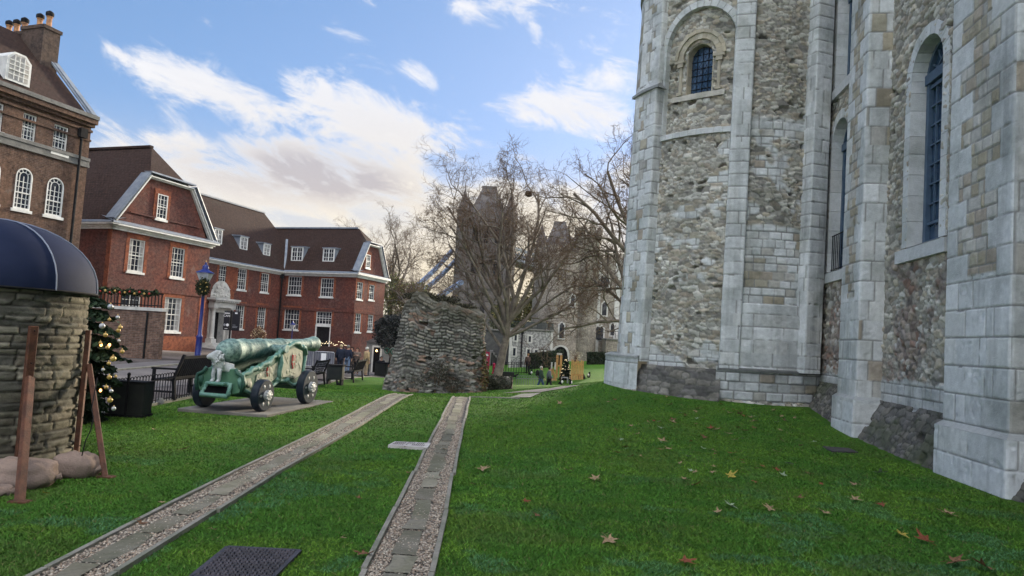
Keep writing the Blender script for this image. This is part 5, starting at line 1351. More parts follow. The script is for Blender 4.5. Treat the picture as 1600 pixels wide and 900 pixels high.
# tree half hidden by the rounded end of the keep
b = at(1015, 560, 43); b.z = gz(b.x, b.y)-.2
bare_tree('bare_tree', 'bare tree partly hidden behind the rounded end of the stone keep', tuple(b), 17.0, 1.0, .42, 66, leaves=350, fork=.30,
    limbs=[(.75, -88, 6, 5.6, .13), (.9, -80, 24, 6.0, .15), (.9, -60, 48, 7.4, .19), (1, -30, 70, 8.8, .22), (1, 20, 80, 9.4, .24), (1, 80, 60, 7.4, .2), (1, 170, 64, 7, .2), (.9, -100, 56, 7.8, .19), (1, -75, 66, 9.0, .2), (1, -60, 76, 9.4, .2)], kids_=(6, 7, 6, 5, 4), ratio=(.6, .54, .60, .62, .64))
GRN = [(.035, .055, .022), (.05, .07, .028), (.028, .045, .02)]
OLV = [(.10, .10, .035), (.14, .12, .04), (.07, .075, .03), (.17, .15, .05)]
def P3(px, py, y): return tuple(at(px, py, y))
bush('shrub_bank', 'olive and yellow shrubs behind the crenellated wall under the large plane tree', 'shrubs', [(P3(815, 492, 80), (3.4, 2, 2.6)), (P3(790, 500, 80), (2, 1.6, 2)), (P3(842, 470, 82), (2.0, 1.5, 3.2))], 9000, .22, OLV, 3)
bush('shrub_bank', 'dull green shrubs between the red building and the ruined wall', 'shrubs', [(P3(612, 462, 84), (1.8, 1.5, 3.2)), (P3(634, 470, 84), (2.0, 1.5, 2.6)), (P3(655, 466, 84), (1.6, 1.5, 2.2))], 5000, .2, [(.10, .12, .05), (.13, .15, .06), (.16, .15, .05)], 4)
# dark evergreen over the doorway at the end of the red building
tb_ = at(612, 585, 45); tb_.z = gz(tb_.x, tb_.y)
ev = bush('evergreen_tree', 'dark dense small evergreen tree with forked trunk between the red building and the ruin', 'tree', [(P3(606, 522, 45), (1.05, 1.0, 1.0)), (P3(626, 512, 45), (.75, .8, 1.0)), (P3(596, 510, 45), (.5, .6, .55)), (P3(630, 535, 45), (.6, .7, .8)), (P3(612, 502, 45), (.8, .7, .5))], 9000, .10, [(.030, .034, .036), (.045, .048, .048), (.022, .026, .026), (.06, .06, .058)], 6, twigs=False)
mb = MB()
for p in ((600, 535), (626, 532), (632, 548), (590, 530)): mb.tube([tuple(tb_), P3(612, 558, 45), P3((612+p[0])/2, (552+p[1])/2, 45), P3(p[0], p[1], 45)], [.14, .12, .08, .04], 8)
mb.build('trunk', BARK, ev)
# ------------------------------------------------------------ far buildings
FLINT = brickmat('flint_wall', (.30, .265, .22), (.20, .18, .155), (.25, .225, .19), (.15, .13, .11), bw=.34, rh=.17, pscale=.35, mort=.02, con=(.45, .6))
BSTONE = brickmat('bridge_stone', (.125, .102, .096), (.095, .082, .08), (.09, .08, .075), (.075, .066, .064), bw=1.2, rh=.6, pscale=.08, mort=.03)
BBLUE = mat('bridge_blue', (.13, .18, .29), (.17, .23, .35), scale=.5, rough=.5)
BSLATE = mat('bridge_slate', (.075, .068, .07), (.11, .098, .096), scale=.4, rough=.8)
def bridge_tower(px, y, label, k):
    c = at(px, 528, y)
    th = thing('bridge_tower', label, 'tower', (c.x, y, -8))
    def Z(py): return at(px, py, y).z
    w_ = 9.6*k; mb = MB(); x = c.x
    zt = 46*k; 
    mb.box(x-w_, x+w_, y-w_, y+w_, -8, zt)
    for zz in (.45, .72, .97): mb.box(x-w_-.35, x+w_+.35, y-w_-.35, y+w_+.35, zt*zz-.4, zt*zz+.4)
    body = mb.build('shaft', BSTONE, th)
    tw_ = MB()
    for sx in (-1, 1):
        for sy in (-1, 1):
            t = MB(); t.lathe([(2.5*k, -8), (2.5*k, zt+3*k), (2.9*k, zt+3.2*k), (2.7*k, zt+4*k), (2.3*k, zt+4.2*k), (.15*k, zt+12*k), (.08*k, zt+15*k)], (x+sx*w_*.93, y+sy*w_*.93, 0), 8); tt = t.build('turret', BSTONE, th)
    r = MB(); h = zt; a = w_*.86
    r.add([(x-a, y-a, h), (x+a, y-a, h), (x+a, y+a, h), (x-a, y+a, h), (x-a*.34, y-a*.34, h+14*k), (x+a*.34, y-a*.34, h+14*k), (x+a*.34, y+a*.34, h+14*k), (x-a*.34, y+a*.34, h+14*k)], [(0, 1, 5, 4), (1, 2, 6, 5), (2, 3, 7, 6), (3, 0, 4, 7), (4, 5, 6, 7)])
    r.box(x-a*.36, x+a*.36, y-a*.36, y+a*.36, h+14*k, h+15*k); rf = r.build('roof', BSLATE, th)
    for sgn, ax in ((-1, 'y'), (-1, 'x'), (1, 'x')):
        g_ = MB()
        if ax == 'y': g_.prism([(x-3.4*k, y-w_-.4, h), (x+3.4*k, y-w_-.4, h), (x+3.4*k, y-w_-.4, h+2*k), (x, y-w_-.4, h+8*k), (x-3.4*k, y-w_-.4, h+2*k)], (0, 4*k, 0))
        else: g_.prism([(x+sgn*(w_+.4), y-3.4*k, h), (x+sgn*(w_+.4), y+3.4*k, h), (x+sgn*(w_+.4), y+3.4*k, h+2*k), (x+sgn*(w_+.4), y, h+8*k), (x+sgn*(w_+.4), y-3.4*k, h+2*k)], (-sgn*4*k, 0, 0))
        g_.build('gable', BSTONE, th)
    for row in (.2, .55, .82):
        for i in (-1, 0, 1):
            wv = MB(); xx = x+i*4.2*k; wv.box(xx-.9*k, xx+.9*k, y-w_-.06, y-w_+.1, zt*row, zt*row+5.5*k); wv.build('window', HOLE, th)
    return x, w_, zt, k
T1 = bridge_tower(752, 252, 'nearer gothic bridge tower with steep roof and pinnacles, hazy behind the bare plane tree', .95)
T2 = bridge_tower(866, 318, 'farther gothic bridge tower with steep roof seen beside the round castle tower', .95)
wk = thing('bridge_walkway', 'high lattice footbridge joining the two gothic bridge towers', 'footbridge', (4, 290, 30))
mb = MB(); p = Vector((T1[0], 252, 33)); q = Vector((T2[0], 318, 33)); d = (q-p).normalized(); p += d*8; q -= d*8
nn = Vector((d.y, -d.x, 0))
for sg in (-1, 1):
    o = nn*sg*4
    for zz in (0, 4.5): mb.beam(p+o+Vector((0, 0, zz)), q+o+Vector((0, 0, zz)), .9, .9)
    for i in range(16):
        a, b = p.lerp(q, i/16)+o, p.lerp(q, (i+1)/16)+o; mb.beam(a, b+Vector((0, 0, 4.5)), .3, .3); mb.beam(a+Vector((0, 0, 4.5)), b, .3, .3)
mb.build('lattice', mat('bridge_paint', (.20, .22, .26), (.26, .28, .32), scale=.3, rough=.6), wk)
mb = MB(); mb.beam(p+Vector((0, 0, -.6)), q+Vector((0, 0, -.6)), 8, .4); mb.build('deck', BSLATE, wk)
for lbl, dx in (('left blue suspension chain of the bridge, sloping down behind the ruin', 0), ('right blue suspension chain of the bridge, sloping down behind the ruin', 1)):
    a = at(706 if dx == 0 else 716, 392 if dx == 0 else 402, 246+dx*10); b = at(618 if dx == 0 else 636, 470, 214+dx*10)
    c = thing('suspension_chain', lbl, 'bridge chain', tuple(b)); mb = MB(); mid = a.lerp(b, .5)-Vector((0, 0, 3.0))
    P = [a.lerp(mid, t).lerp(mid.lerp(b, t), t) for t in [i/10 for i in range(11)]]
    for u, v in zip(P[:-1], P[1:]): mb.beam(u, v, 1.0, 1.3)
    mb.build('links', BBLUE, c)
a = at(722, 440, 240); b = at(676, 470, 222)
c = thing('suspension_chain', 'lowest short blue chain of the bridge showing just above the ruin', 'bridge chain', tuple(b)); mb = MB(); mb.beam(a, b, 1.2, 1.5); mb.build('links', BBLUE, c)
# ---- round castle tower, inner wall and the little stone house
LY = 74.0
def LX(px): return (px-800)/F*LY
def LZ(px, py): return at(px, py, LY).z
lt = thing('castle_tower', 'round grey stone castle tower with battlemented stair turret at the far end of the lawn', 'tower', (LX(884), LY, -1))
cx, rr = LX(885), 51/F*LY
zt = LZ(870, 392)
mb = MB(); mb.lathe([(rr*1.03, -1.5), (rr*1.02, 1.0), (rr, 1.2), (rr*.985, zt-.8), (rr*1.01, zt-.7), (rr*1.01, zt)], (cx, LY+rr, 0), 28); mb.build('drum', FLINT, lt, smooth=40)
def merlons(cx, cy, r, z, n, w_, h, parent):
    for i in range(n):
        a = 2*math.pi*(i+.5)/n; mb = MB(); c, s = math.cos(a), math.sin(a)
        mb.add([(cx+r*(c*1.0)-s*w_*u+c*t, cy+r*s+c*w_*u+s*t, z+hh) for hh in (0, h) for t, u in ((-.35, -.5), (.05, -.5), (.05, .5), (-.35, .5))], [(0, 3, 2, 1), (4, 5, 6, 7), (0, 1, 5, 4), (1, 2, 6, 5), (2, 3, 7, 6), (3, 0, 4, 7)]); mb.build('merlon', FLINT, parent)
merlons(cx, LY+rr, rr, zt-.02, 14, .95, .75, lt)
tx, tr, ty = LX(918), 19/F*LY, LY+1.2; zt2 = LZ(918, 366)
mb = MB(); mb.lathe([(tr, -1.5), (tr, zt2-.9), (tr*1.12, zt2-.6), (tr*1.12, zt2)], (tx, ty, 0), 12); tur = mb.build('turret', FLINT, lt, smooth=40)
merlons(tx, ty, tr*1.12, zt2-.02, 7, .62, .85, tur)
bx0, bx1 = LX(934), LX(985); zb = LZ(950, 401)
mb = MB(); mb.box(bx0, bx1, LY+1.6, LY+8, -1.5, zb); mb.build('side_block', FLINT, lt)
for i in range(5):
    x = bx0+.2+(bx1-bx0-.9)*i/4; mb = MB(); mb.box(x, x+.5, LY+1.6, LY+1.95, zb-.02, zb+.6); mb.build('merlon', FLINT, lt)
mb = MB()
for px in (938, 969): x = LX(px); mb = MB(); mb.box(x-.28, x+.28, LY+1.57, LY+1.64, -1, zb-.1); mb.build('quoins', PALE, lt)
def lancet(px, py, w_, h, yy, parent, T=None, arch=True):
    x = (px-800)/F*yy; z = at(px, py, yy).z
    f = MB(); o = [(x-w_/2-.14, z-h/2-.14), (x+w_/2+.14, z-h/2-.14), (x+w_/2+.14, z+h/2-.1), (x, z+h/2+.28), (x-w_/2-.14, z+h/2-.1)] if arch else [(x-w_/2-.14, z-h/2-.14), (x+w_/2+.14, z-h/2-.14), (x+w_/2+.14, z+h/2+.14), (x-w_/2-.14, z+h/2+.14)]
    f.prism([(a, yy-.05, b) for a, b in o], (0, .5, 0)); fr = f.build('window', PALE, parent)
    f = MB(); o = [(x-w_/2, z-h/2), (x+w_/2, z-h/2), (x+w_/2, z+h/2-.2), (x, z+h/2+.1), (x-w_/2, z+h/2-.2)] if arch else [(x-w_/2, z-h/2), (x+w_/2, z-h/2), (x+w_/2, z+h/2), (x-w_/2, z+h/2)]
    f.add([(a, yy-.062, b) for a, b in o], [tuple(range(len(o)))]); f.build('pane', GLASS, fr)
for px, py, w_, h, off in ((864, 478, .45, 1.6, .9), (881, 517, .5, 1.6, .0), (862, 505, .4, 1.2, 1.0), (896, 470, .4, 1.2, .08)): lancet(px, py, w_, h, LY+off, lt)
for px, py, w_, h in ((941, 440, .45, 1.2), (948, 440, .45, 1.2), (946, 483, .5, 1.4), (937, 521, .45, 1.4), (943, 521, .45, 1.4), (960, 515, .4, 1.3)): lancet(px, py, w_, h, LY+1.6, lt)
mb = MB(); x = LX(881); z0 = -1.2
ol = [(x-.95, z0)]+[(x-.95*math.cos(math.pi*i/10), LZ(881, 553)+.95*math.sin(math.pi*i/10)) for i in range(11)]+[(x+.95, z0)]
mb.prism([(a, LY-.08, b) for a, b in ol], (0, .6, 0)); dr = mb.build('door_arch', PALE, lt)
mb = MB(); mb.add([(x+(a-x)*.78, LY-.095, z0+(b-z0)*.93) for a, b in ol], [tuple(range(len(ol)))]); mb.build('opening', HOLE, dr)
mb = MB(); mb.tube([(LX(931), LY+1.55, zb), (LX(931), LY+1.55, -1)], .09, 6); mb.build('drainpipe', BLACK, lt)
# inner wall with dark balustrade
iw = thing('crenellated_wall', 'dark grey crenellated castle wall with railing on top between plane tree and round tower', 'wall', (LX(810), 71, -1))
x0, x1 = (740-800)/F*71, (868-800)/F*71; zw = at(800, 516, 71).z
mb = MB(); mb.box(x0, x1, 71, 72.2, -1.8, zw); mb.build('masonry', mat('dark_flint', (.105, .105, .10), (.075, .075, .075), scale=2.5, rough=.95, bump=.5, bscale=7, mottled=.3), iw)
mb = MB(); mb.box(x0, x1, 70.85, 71.0, zw-.12, zw+.02); mb.build('coping', GREYSTONE, iw)
for a, b in ((823, 836), (842, 857), (860, 868)):
    mb = MB(); mb.box((a-800)/F*71, (b-800)/F*71, 71.5, 72.1, zw, zw+.95); mb.build('merlon', MATS['dark_flint'], iw)
mb = MB(); gr = mat('dark_green_paint', (.02, .035, .03), rough=.5)
for i in range(70): x = x0+(x1-x0)*i/69; mb.box(x-.02, x+.02, 70.95, 70.98, zw, zw+.92)
mb.box(x0, x1, 70.93, 71.0, zw+.9, zw+.97); mb.build('railing', gr, iw)
mb = MB(); sx0, sx1 = (772-800)/F*69, (797-800)/F*69
for i in range(9):
    x = sx0+(sx1-sx0)*i/8; z = at(776, 548, 69).z-.24*i; mb.box(x-.1, x+.25, 69.2, 70.9, -1.8, z)
stp = mb.build('steps', GREYSTONE, iw)
HY = 66.0
sh = thing('stone_house', 'small grey flint house with pale corner stones and six slit windows against the castle wall', 'house', ((834-800)/F*HY, HY, -1))
x0, x1 = (801-800)/F*HY, (868-800)/F*HY; zh = at(830, 516, HY).z
mb = MB(); mb.box(x0, x1, HY, HY+4.9, -1.8, zh); mb.build('wall', mat('pale_flint', (.36, .36, .35), (.16, .16, .16), scale=5, rough=.95, bump=.5, bscale=12, contrast=(.42, .58), mottled=.25), sh)
mb = MB(); mb.box(x0-.03, x0+.22, HY-.03, HY+.05, -1.8, zh); mb.build('quoins', PALE, sh); mb = MB(); mb.box(x1-.2, x1+.03, HY-.03, HY+.05, -1.8, zh); mb.build('quoins', PALE, sh)
mb = MB(); mb.box(x0-.1, x1+.1, HY-.1, HY+5, zh, zh+.14); mb.build('coping', GREYSTONE, sh)
for px, py, w_, h in ((810, 528, .22, .52), (832, 530, .22, .55), (809, 550, .24, .72), (831, 552, .24, .72), (843, 553, .24, .70), (854, 555, .26, .65)): lancet(px, py, w_, h, HY, sh, arch=False)
mb = MB(); x = (820-800)/F*HY; mb.tube([(x, HY-.1, zh-.25), (x, HY-.1, -1.4)], .07, 6); mb.box(x-.13, x+.13, HY-.2, HY, zh-.4, zh-.15); mb.build('drainpipe', BLACK, sh)
# right-hand low range beside the round tower
ra = thing('stone_range', 'low grey stone range with railed landing right of the round castle tower', 'building', (LX(965), 72, -1))
x0, x1 = (951-800)/F*72, (1060-800)/F*72; zr = at(960, 531, 72).z
mb = MB(); mb.box(x0, x1, 72, 75.5, -1.5, zr); mb.build('wall', FLINT, ra)
mb = MB(); mb.box(x0-.05, x1, 71.9, 75.5, zr, zr+.12); mb.build('coping', GREYSTONE, ra)
mb = MB()
for i in range(26): x = x0+.1+(x1-x0-.2)*i/25; mb.box(x-.015, x+.015, 72.05, 72.08, zr+.12, zr+.9)
mb.box(x0, x1, 72.03, 72.1, zr+.88, zr+.94); mb.build('railing', BLACK, ra)
# castle wall closing the view behind trees
cw = thing('castle_wall', 'long low grey stone curtain wall in the distance behind the trees', 'wall', (-10, 92, -1))
mb = MB(); mb.box(-60, 3, 92, 94, -2, 3.4); mb.build('masonry', FLINT, cw)
# doorway block at the end of the red building
gb = thing('gate_block', 'small grey stone block with lit doorway under the dark evergreen tree', 'building', tuple(at(602, 580, 50)))
x0, x1 = (579-800)/F*50, (640-800)/F*50; g0 = gz(-9.5, 50)-.3; zt = at(602, 536, 50).z
mb = MB(); mb.box(x0, x1, 50, 53, g0, zt); mb.build('wall', GREYSTONE, gb)
mb = MB(); mb.prism([(x0-.1, 49.9, zt), (x1+.1, 49.9, zt), ((x0+x1)/2, 49.9, zt+.8)], (0, 3.2, 0)); mb.build('roof', BSLATE, gb)
dx0, dx1 = (591-800)/F*50, (601-800)/F*50; dz1 = at(596, 543, 50).z
mb = MB(); mb.box(dx0-.12, dx1+.12, 49.93, 50.05, g0, dz1+.12); dr = mb.build('door_frame', PALE, gb)
mb = MB(); mb.add([(dx0, 49.92, g0), (dx1, 49.92, g0), (dx1, 49.92, dz1), (dx0, 49.92, dz1)], [(0, 1, 2, 3)]); mb.build('opening', HOLE, dr)
mb = MB(); mb.blob(((dx0+dx1)/2, 49.8, dz1-.25), (.06, .06, .08)); mb.build('lamp', mat('warm_lamp', (.9, .6, .25), emit=((1, .55, .2), 3)), gb)
# ------------------------------------------------------------ round stone hut with a dark blue domed roof, braced with timber
hx, hy = HUT_C
hut = thing('stone_hut', 'small round rough stone hut with dark blue domed fabric roof at the lawn edge', 'hut', (hx, hy, 0))
S = Sheets(); zt = 1.99
def hmap(U, V, H):
    th = U/HUT_R; r = HUT_R+H-.03
    return np.stack([hx+r*np.sin(th), hy-r*np.cos(th), V+0*U], -1)
def hfield(U, V):
    # thin flat slabs in wavering courses
    W = V+.035*(fbm(U*1.4, V*2.2, 3, 91)-.5)+.010*(fbm(U*7, V*7, 2, 92)-.5); Uw = U+.05*(fbm(U*3, V*9, 2, 93)-.5)
    bounds = np.cumsum(np.random.default_rng(77).uniform(.055, .115, 60))-.4; j = np.searchsorted(bounds, W)-1; j = np.clip(j, 0, 58)
    b0, b1 = bounds[j], bounds[j+1]; L = .20+.22*h01(j, 0*j, 94); x = Uw+h01(j, 0*j, 95)*L; i = np.floor(x/L); off = .6*(h01(i, j, 96)-.5)*L
    lo = i*L+off; i = np.where(x < lo, i-1, i); lo = i*L+.6*(h01(i, j, 96)-.5)*L; hi = (i+1)*L+.6*(h01(i+1, j, 96)-.5)*L; i = np.where(x >= hi, i+1, i); lo = i*L+.6*(h01(i, j, 96)-.5)*L; hi = (i+1)*L+.6*(h01(i+1, j, 96)-.5)*L
    n = fbm(U*13, V*24, 4, 97)-.5; n2 = fbm(U*5, V*15, 4, 98)-.5
    e = np.minimum(np.minimum(x-lo, hi-x)*.8, np.minimum(W-b0, b1-W))+.006*n*2
    st = sstep(.002, .012, e); idv = h01(i, j, 99); k = (idv*37.7) % 1; tl = (idv*91.3) % 1
    H = st*(.010+.030*k+(tl-.5)*.35*(W-(b0+b1)/2)+.012*n+.016*n2)+.008*n
    C = pick(PAL_HUT, (idv*13.3) % 1)*(.72+.5*k)[..., None]*(1+.9*n+.5*n2)[..., None]
    C = np.array((.045, .042, .035))*(1-st[..., None])+C*st[..., None]
    return H, C
S.add(hmap, 2*math.pi*HUT_R, -.12, zt, .0165, hfield); S.build('wall', STONE, hut)
DOME = mat('dome_fabric', (.010, .016, .042), (.014, .021, .052), scale=1.5, rough=.78, spec=.15, bump=.1, bscale=5)
mb = MB(); Rr_ = HUT_R+.075
prof = [(Rr_-.03, zt-.035), (Rr_, zt-.03), (Rr_, zt+.02)]+[(Rr_*math.cos(a), zt+.02+.74*math.sin(a)) for a in [math.pi/2*i/10 for i in range(1, 10)]]+[(.02, zt+.762)]
mb.lathe(prof, (hx, hy, 0), 64); dome = mb.build('dome_roof', DOME, hut, smooth=50)
mb = MB()
for k in range(9):
    a = 2*math.pi*k/9+.52; P = [(hx+(r+.006)*math.sin(a), hy-(r+.006)*math.cos(a), z+.004) for r, z in prof[1:]]; mb.tube(P, .008, 5)
mb.build('seam', mat('seam_piping', (.20, .23, .30), rough=.5), dome)
mb = MB(); mb.tube([(hx+Rr_*math.sin(a), hy-Rr_*math.cos(a), zt-.03) for a in [2*math.pi*i/48 for i in range(49)]], .014, 6); mb.build('rim', BLACK, dome)
def brace(label, n, ztop, zmeet, foot, zbot):
    n = Vector((n[0], n[1], 0)).normalized(); o = Vector((hx, hy, 0))+n*(HUT_R+.04)
    th = thing('timber_brace', label, 'brace', (o.x, o.y, 0))
    mb = MB(); mb.beam(o+Vector((0, 0, zbot)), o+Vector((0, 0, ztop)), .085, .05, n); mb.build('batten', WOOD, th, bevel=.006)
    p = o+n*.04+Vector((0, 0, zmeet)); q = Vector((foot[0], foot[1], gz(*foot)-.03))
    mb = MB(); mb.beam(p, q, .075, .055, n); mb.build('prop', WOOD, th, bevel=.006)
    mb = MB()
    for z in np.linspace(zbot+.1, ztop-.05, 5): mb.blob(tuple(o+n*.028+Vector((0, 0, z))), (.008,)*3, 6, 4)
    o2 = mb.build('bolts', BLACK, th)
    mb = MB(); mb.box(q.x-.08, q.x+.08, q.y-.05, q.y+.05, gz(*foot)-.02, gz(*foot)+.02); mb.build('foot_plate', WOOD, th)
brace('brown timber brace on the front of the stone hut, behind the larger sandbag', (.873, -.489), 1.57, 1.03, (-4.31, 6.28), .06)
brace('brown timber brace on the right of the stone hut, beside the Christmas tree', (.946, .323), 1.54, 1.13, (-4.21, 7.43), .10)
SACK = mat('sackcloth', (.27, .20, .165), (.20, .15, .125), scale=3, rough=.95, bump=.5, bscale=60, mottled=.12)
def sandbag(label, c, r, rz, seed, flat=.62):
    th = thing('sandbag', label, 'sandbag', (c[0], c[1], gz(c[0], c[1])), rz, 'sandbags at the foot of the round hut')
    mb = MB(); g = random.Random(seed); nu, nv = 36, 22; vs = []; o = seed*3.1
    for i in range(nv+1):
        p = math.pi*i/nv
        for j in range(nu):
            t = 2*math.pi*j/nu; x, y, z = math.sin(p)*math.cos(t), math.sin(p)*math.sin(t), -math.cos(p)
            sgn = lambda v, e: math.copysign(abs(v)**e, v)
            x, y, z = sgn(x, .75), sgn(y, .8), sgn(z, .8)
            k = 1+.16*(float(fbm(np.array(t*1.3+o), np.array(p*2.2), 3, seed))-.5)*2
            fold = .10*math.sin(x*9+3*y+seed)*(1-abs(z))*abs(x)+.05*math.sin(y*14+seed*2+x*4)+.12*(float(fbm(np.array(x*3+o), np.array(y*9+x*5), 3, seed+4))-.5)
            pinch = 1-.35*max(0, abs(x)-.6)
            vs.append((x*r[0]*k, y*r[1]*k*pinch, max(-.02, (z*pinch*k+fold+flat)*r[2])))
    fs = [(i*nu+j, i*nu+(j+1) % nu, (i+1)*nu+(j+1) % nu, (i+1)*nu+j) for i in range(nv) for j in range(nu)]
    mb.add(vs, fs); mb.build('sack', SACK, th, smooth=180, world=False)
    mb = MB(); mb.tube([(r[0]*.9, 0, r[2]*.5), (r[0]*1.0, .01, r[2]*.55), (r[0]*1.08, .03, r[2]*.6)], [.05, .02, .04], 7); mb.build('tied_neck', SACK, th, smooth=180, world=False)
sandbag('large bulging beige sandbag behind the front timber prop of the stone hut', (-4.78, 6.90), (.36, .24, .16), .12, 3)
sandbag('flat slumped beige sandbag lying in front of the larger one by the stone hut', (-4.84, 6.50), (.28, .15, .06), .05, 5)
sandbag('folded beige sandbag between the right timber brace and the foot of the stone hut', (-4.55, 7.45), (.24, .19, .15), -.1, 8)
cb = thing('cable', 'thin black cable looping down the right side of the round stone hut', 'cable', (-4.62, 7.3, .3))
mb = MB(); mb.tube([P3(152, 590, 7.45), P3(143, 640, 7.4), P3(146, 652, 7.35), P3(142, 672, 7.35), P3(134, 688, 7.3), P3(128, 712, 7.3)], .006, 5); mb.build('flex', BLACK, cb, smooth=180)

# ------------------------------------------------------------ Christmas tree beside it
def conifer(name, label, base, H, rad, seed, n, pal, size=.13, lights=0, prof=None):
    g = np.random.default_rng(seed); th = thing(name, label, 'Christmas tree', base); b = np.array(base)
    z = 1-(1-g.random(n))**.55; tier = np.floor(z*11)/11; zz = tier+(z-tier)*.55
    rr = (np.interp(zz*H, *prof) if prof else rad*(1-zz)**.85)*(.80+.2*g.random(n))*(g.random(n)**.45); rr *= 1-.28*((z*11) % 1); an = g.random(n)*6.283; rr *= 1+.16*np.sin(an*5+tier*23)
    c = np.stack([rr*np.cos(an), rr*np.sin(an), .1+zz*(H-.1)-.18*rr], -1)+b
    ori = np.stack([np.cos(an), np.sin(an), np.full(n, -.30)], -1)
    leafcloud('foliage', c, size, np.array(pal), th, g, elong=1.25, orient=ori)
    mb = MB(); mb.tube([tuple(b), tuple(b+np.array((0, 0, H*.97)))], [.05, .008], 6); mb.build('trunk', WOOD, th)
    if lights:
        mb = MB()
        for k in range(lights):
            zq = g.random()**1.3*.97; a = g.random()*6.283; r = rad*(1-zq)**.85*.95; mb.blob((b[0]+r*math.cos(a), b[1]+r*math.sin(a), b[2]+.1+zq*(H-.1)), (.020,)*3, 6, 4)
        o = mb.build('lights', LAMPW, th); o['kind'] = 'stuff'
    return th
LAMPW = mat('fairy_light', (.9, .8, .5), emit=((1, .80, .5), .45))
XT = (-7.02, 11.2, gz(-7.02, 11.2))
conifer('christmas_tree', 'dark green Christmas tree with gold and silver baubles behind the round stone hut', XT, 2.35, .70, 4, 17000, [(.016, .034, .017), (.024, .046, .022), (.012, .026, .014), (.032, .052, .024)], .085, prof=((0, .3, .6, 1.1, 1.4, 1.8, 2.1, 2.35), (.50, .58, .66, .70, .66, .50, .30, .03)))
def bauble_proto(col, nm, metal=.6): return mat(nm, col, tuple(c*.75 for c in col), scale=9, rough=.35, metal=metal*.5, spec=.6)
GOLD = bauble_proto((.62, .42, .13), 'gold_bauble'); SILV = bauble_proto((.55, .56, .58), 'silver_bauble'); RED = bauble_proto((.45, .04, .03), 'red_bauble')
def bauble(p, r, m, label, group):
    o = thing('bauble', label, 'bauble', p, 0, group)
    mb = MB(); mb.blob((0, 0, -r), (r, r, r), 14, 10); mb.build('ball', m, o, smooth=180, world=False)
    mb = MB(); mb.lathe([(r*.25, -.012), (r*.25, .012), (.004, .02)], (0, 0, 0), 8); mb.build('cap', GOLD, o, world=False)
    return o
protos = {}
for k, (px, py, r, kind) in enumerate(((173, 475, .042, 's'), (184, 493, .030, 's'), (160, 505, .044, 's'), (188, 508, .034, 'g'), (185, 513, .034, 'g'), (165, 520, .034, 'g'), (171, 497, .024, 'g'), (168, 540, .030, 'g'), (191, 546, .034, 'g'), (177, 556, .046, 'g'), (171, 586, .034, 'g'), (181, 586, .022, 'g'), (174, 608, .030, 's'), (172, 621, .042, 'g'), (161, 575, .026, 's'), (157, 533, .026, 'g'), (186, 530, .024, 's'), (170, 565, .028, 'g'), (166, 602, .03, 'g'), (178, 635, .034, 's'))):
    z = at(px, py, 10.85).z; rad = .55; dy = .3 if px > 180 else .75
    p = tuple(at(px, py, 11.2-rad*dy)); key = (kind, r)
    lab = ('gold' if kind == 'g' else 'silver')+' bauble hanging on the Christmas tree beside the stone hut'
    bauble(p, r, GOLD if kind == 'g' else SILV, lab, ('gold' if kind == 'g' else 'silver')+' baubles on the Christmas tree')
for px, py in ((158, 539), (171, 539), (157, 610)):
    mb = MB(); o = thing('fairy_bulb', 'small glowing orange bulb on the Christmas tree beside the stone hut', 'light', P3(px, py, 10.9), 0, 'glowing bulbs on the Christmas tree')
    mb.blob((0, 0, 0), (.02, .02, .026), 8, 6); mb.build('bulb', mat('orange_bulb', (1, .5, .2), emit=((1, .38, .10), 2)), o, world=False)
# garland along the terrace railing
gd = thing('garland', 'green Christmas garland with red and gold balls draped along the terrace railing', 'garland', (-17, 30.1, 2.9))
g = np.random.default_rng(8); n = 2600; x0_, x1_ = at(150, 455, 30.1).x-1, at(246, 457, 30.1).x; t_ = g.random(n)
c = np.stack([x0_+(x1_-x0_)*t_, 30.12+g.normal(0, .06, n), at(200, 456, 30.1).z+.04*np.sin(t_*40)+g.normal(0, .055, n)], -1)
leafcloud('greenery', c, .10, np.array(((.03, .05, .02), (.05, .06, .025), (.025, .035, .02))), gd, g)
for nm, m, ph in (('gold_ball', GOLD, 0), ('red_ball', RED, .5)):
    for i in range(8):
        x = x0_+(x1_-x0_)*(i+.4+ph)/8.6; mb = MB(); mb.blob((x, 30.0, at(200, 457, 30.1).z+.04*math.sin((i+ph)*5)), (.055,)*3, 8, 6); mb.build(nm, m, gd, smooth=180)

# ------------------------------------------------------------ fence, cabinet, benches, bins along the lawn edge
def hoop_fence(name, label, p, q, h, step=.11, m=None, r=.009, group=None):
    th = thing(name, label, 'fence', (*p, gz(*p)), group=group); d = Vector((q[0]-p[0], q[1]-p[1], 0)); L = d.length; d.normalize(); n = int(L/step)
    mb = MB(); m = m or BLACK
    for i in range(n):
        a = Vector((p[0], p[1], 0))+d*(step*i); b = a+d*step*1.0; z = gz(a.x, a.y); e = step*.5
        mid = (a+b)/2
        P = [(a.x, a.y, z), (a.x, a.y, z+h-e)]+[(mid.x-d.x*e*math.cos(t), mid.y-d.y*e*math.cos(t), z+h-e+e*math.sin(t)) for t in (.5, 1.05, 1.57, 2.09, 2.64)]+[(b.x, b.y, z+h-e)]
        mb.tube(P, r, 4, cap=False)
    mb.build('hoops', m, th)
    mb = MB()
    for zz in (.10, h*.80):
        P = [(p[0]+d.x*L*i/8, p[1]+d.y*L*i/8, gz(p[0]+d.x*L*i/8, p[1]+d.y*L*i/8)+zz) for i in range(9)]; mb.tube(P, r*1.1, 4)
    mb.build('rails', m, th)
    return th
hoop_fence('hoop_fence', 'low black hoop-topped iron fence along the lawn edge behind the black cabinet', (-7.0, 10.2), (-7.0, 15.6), .62)
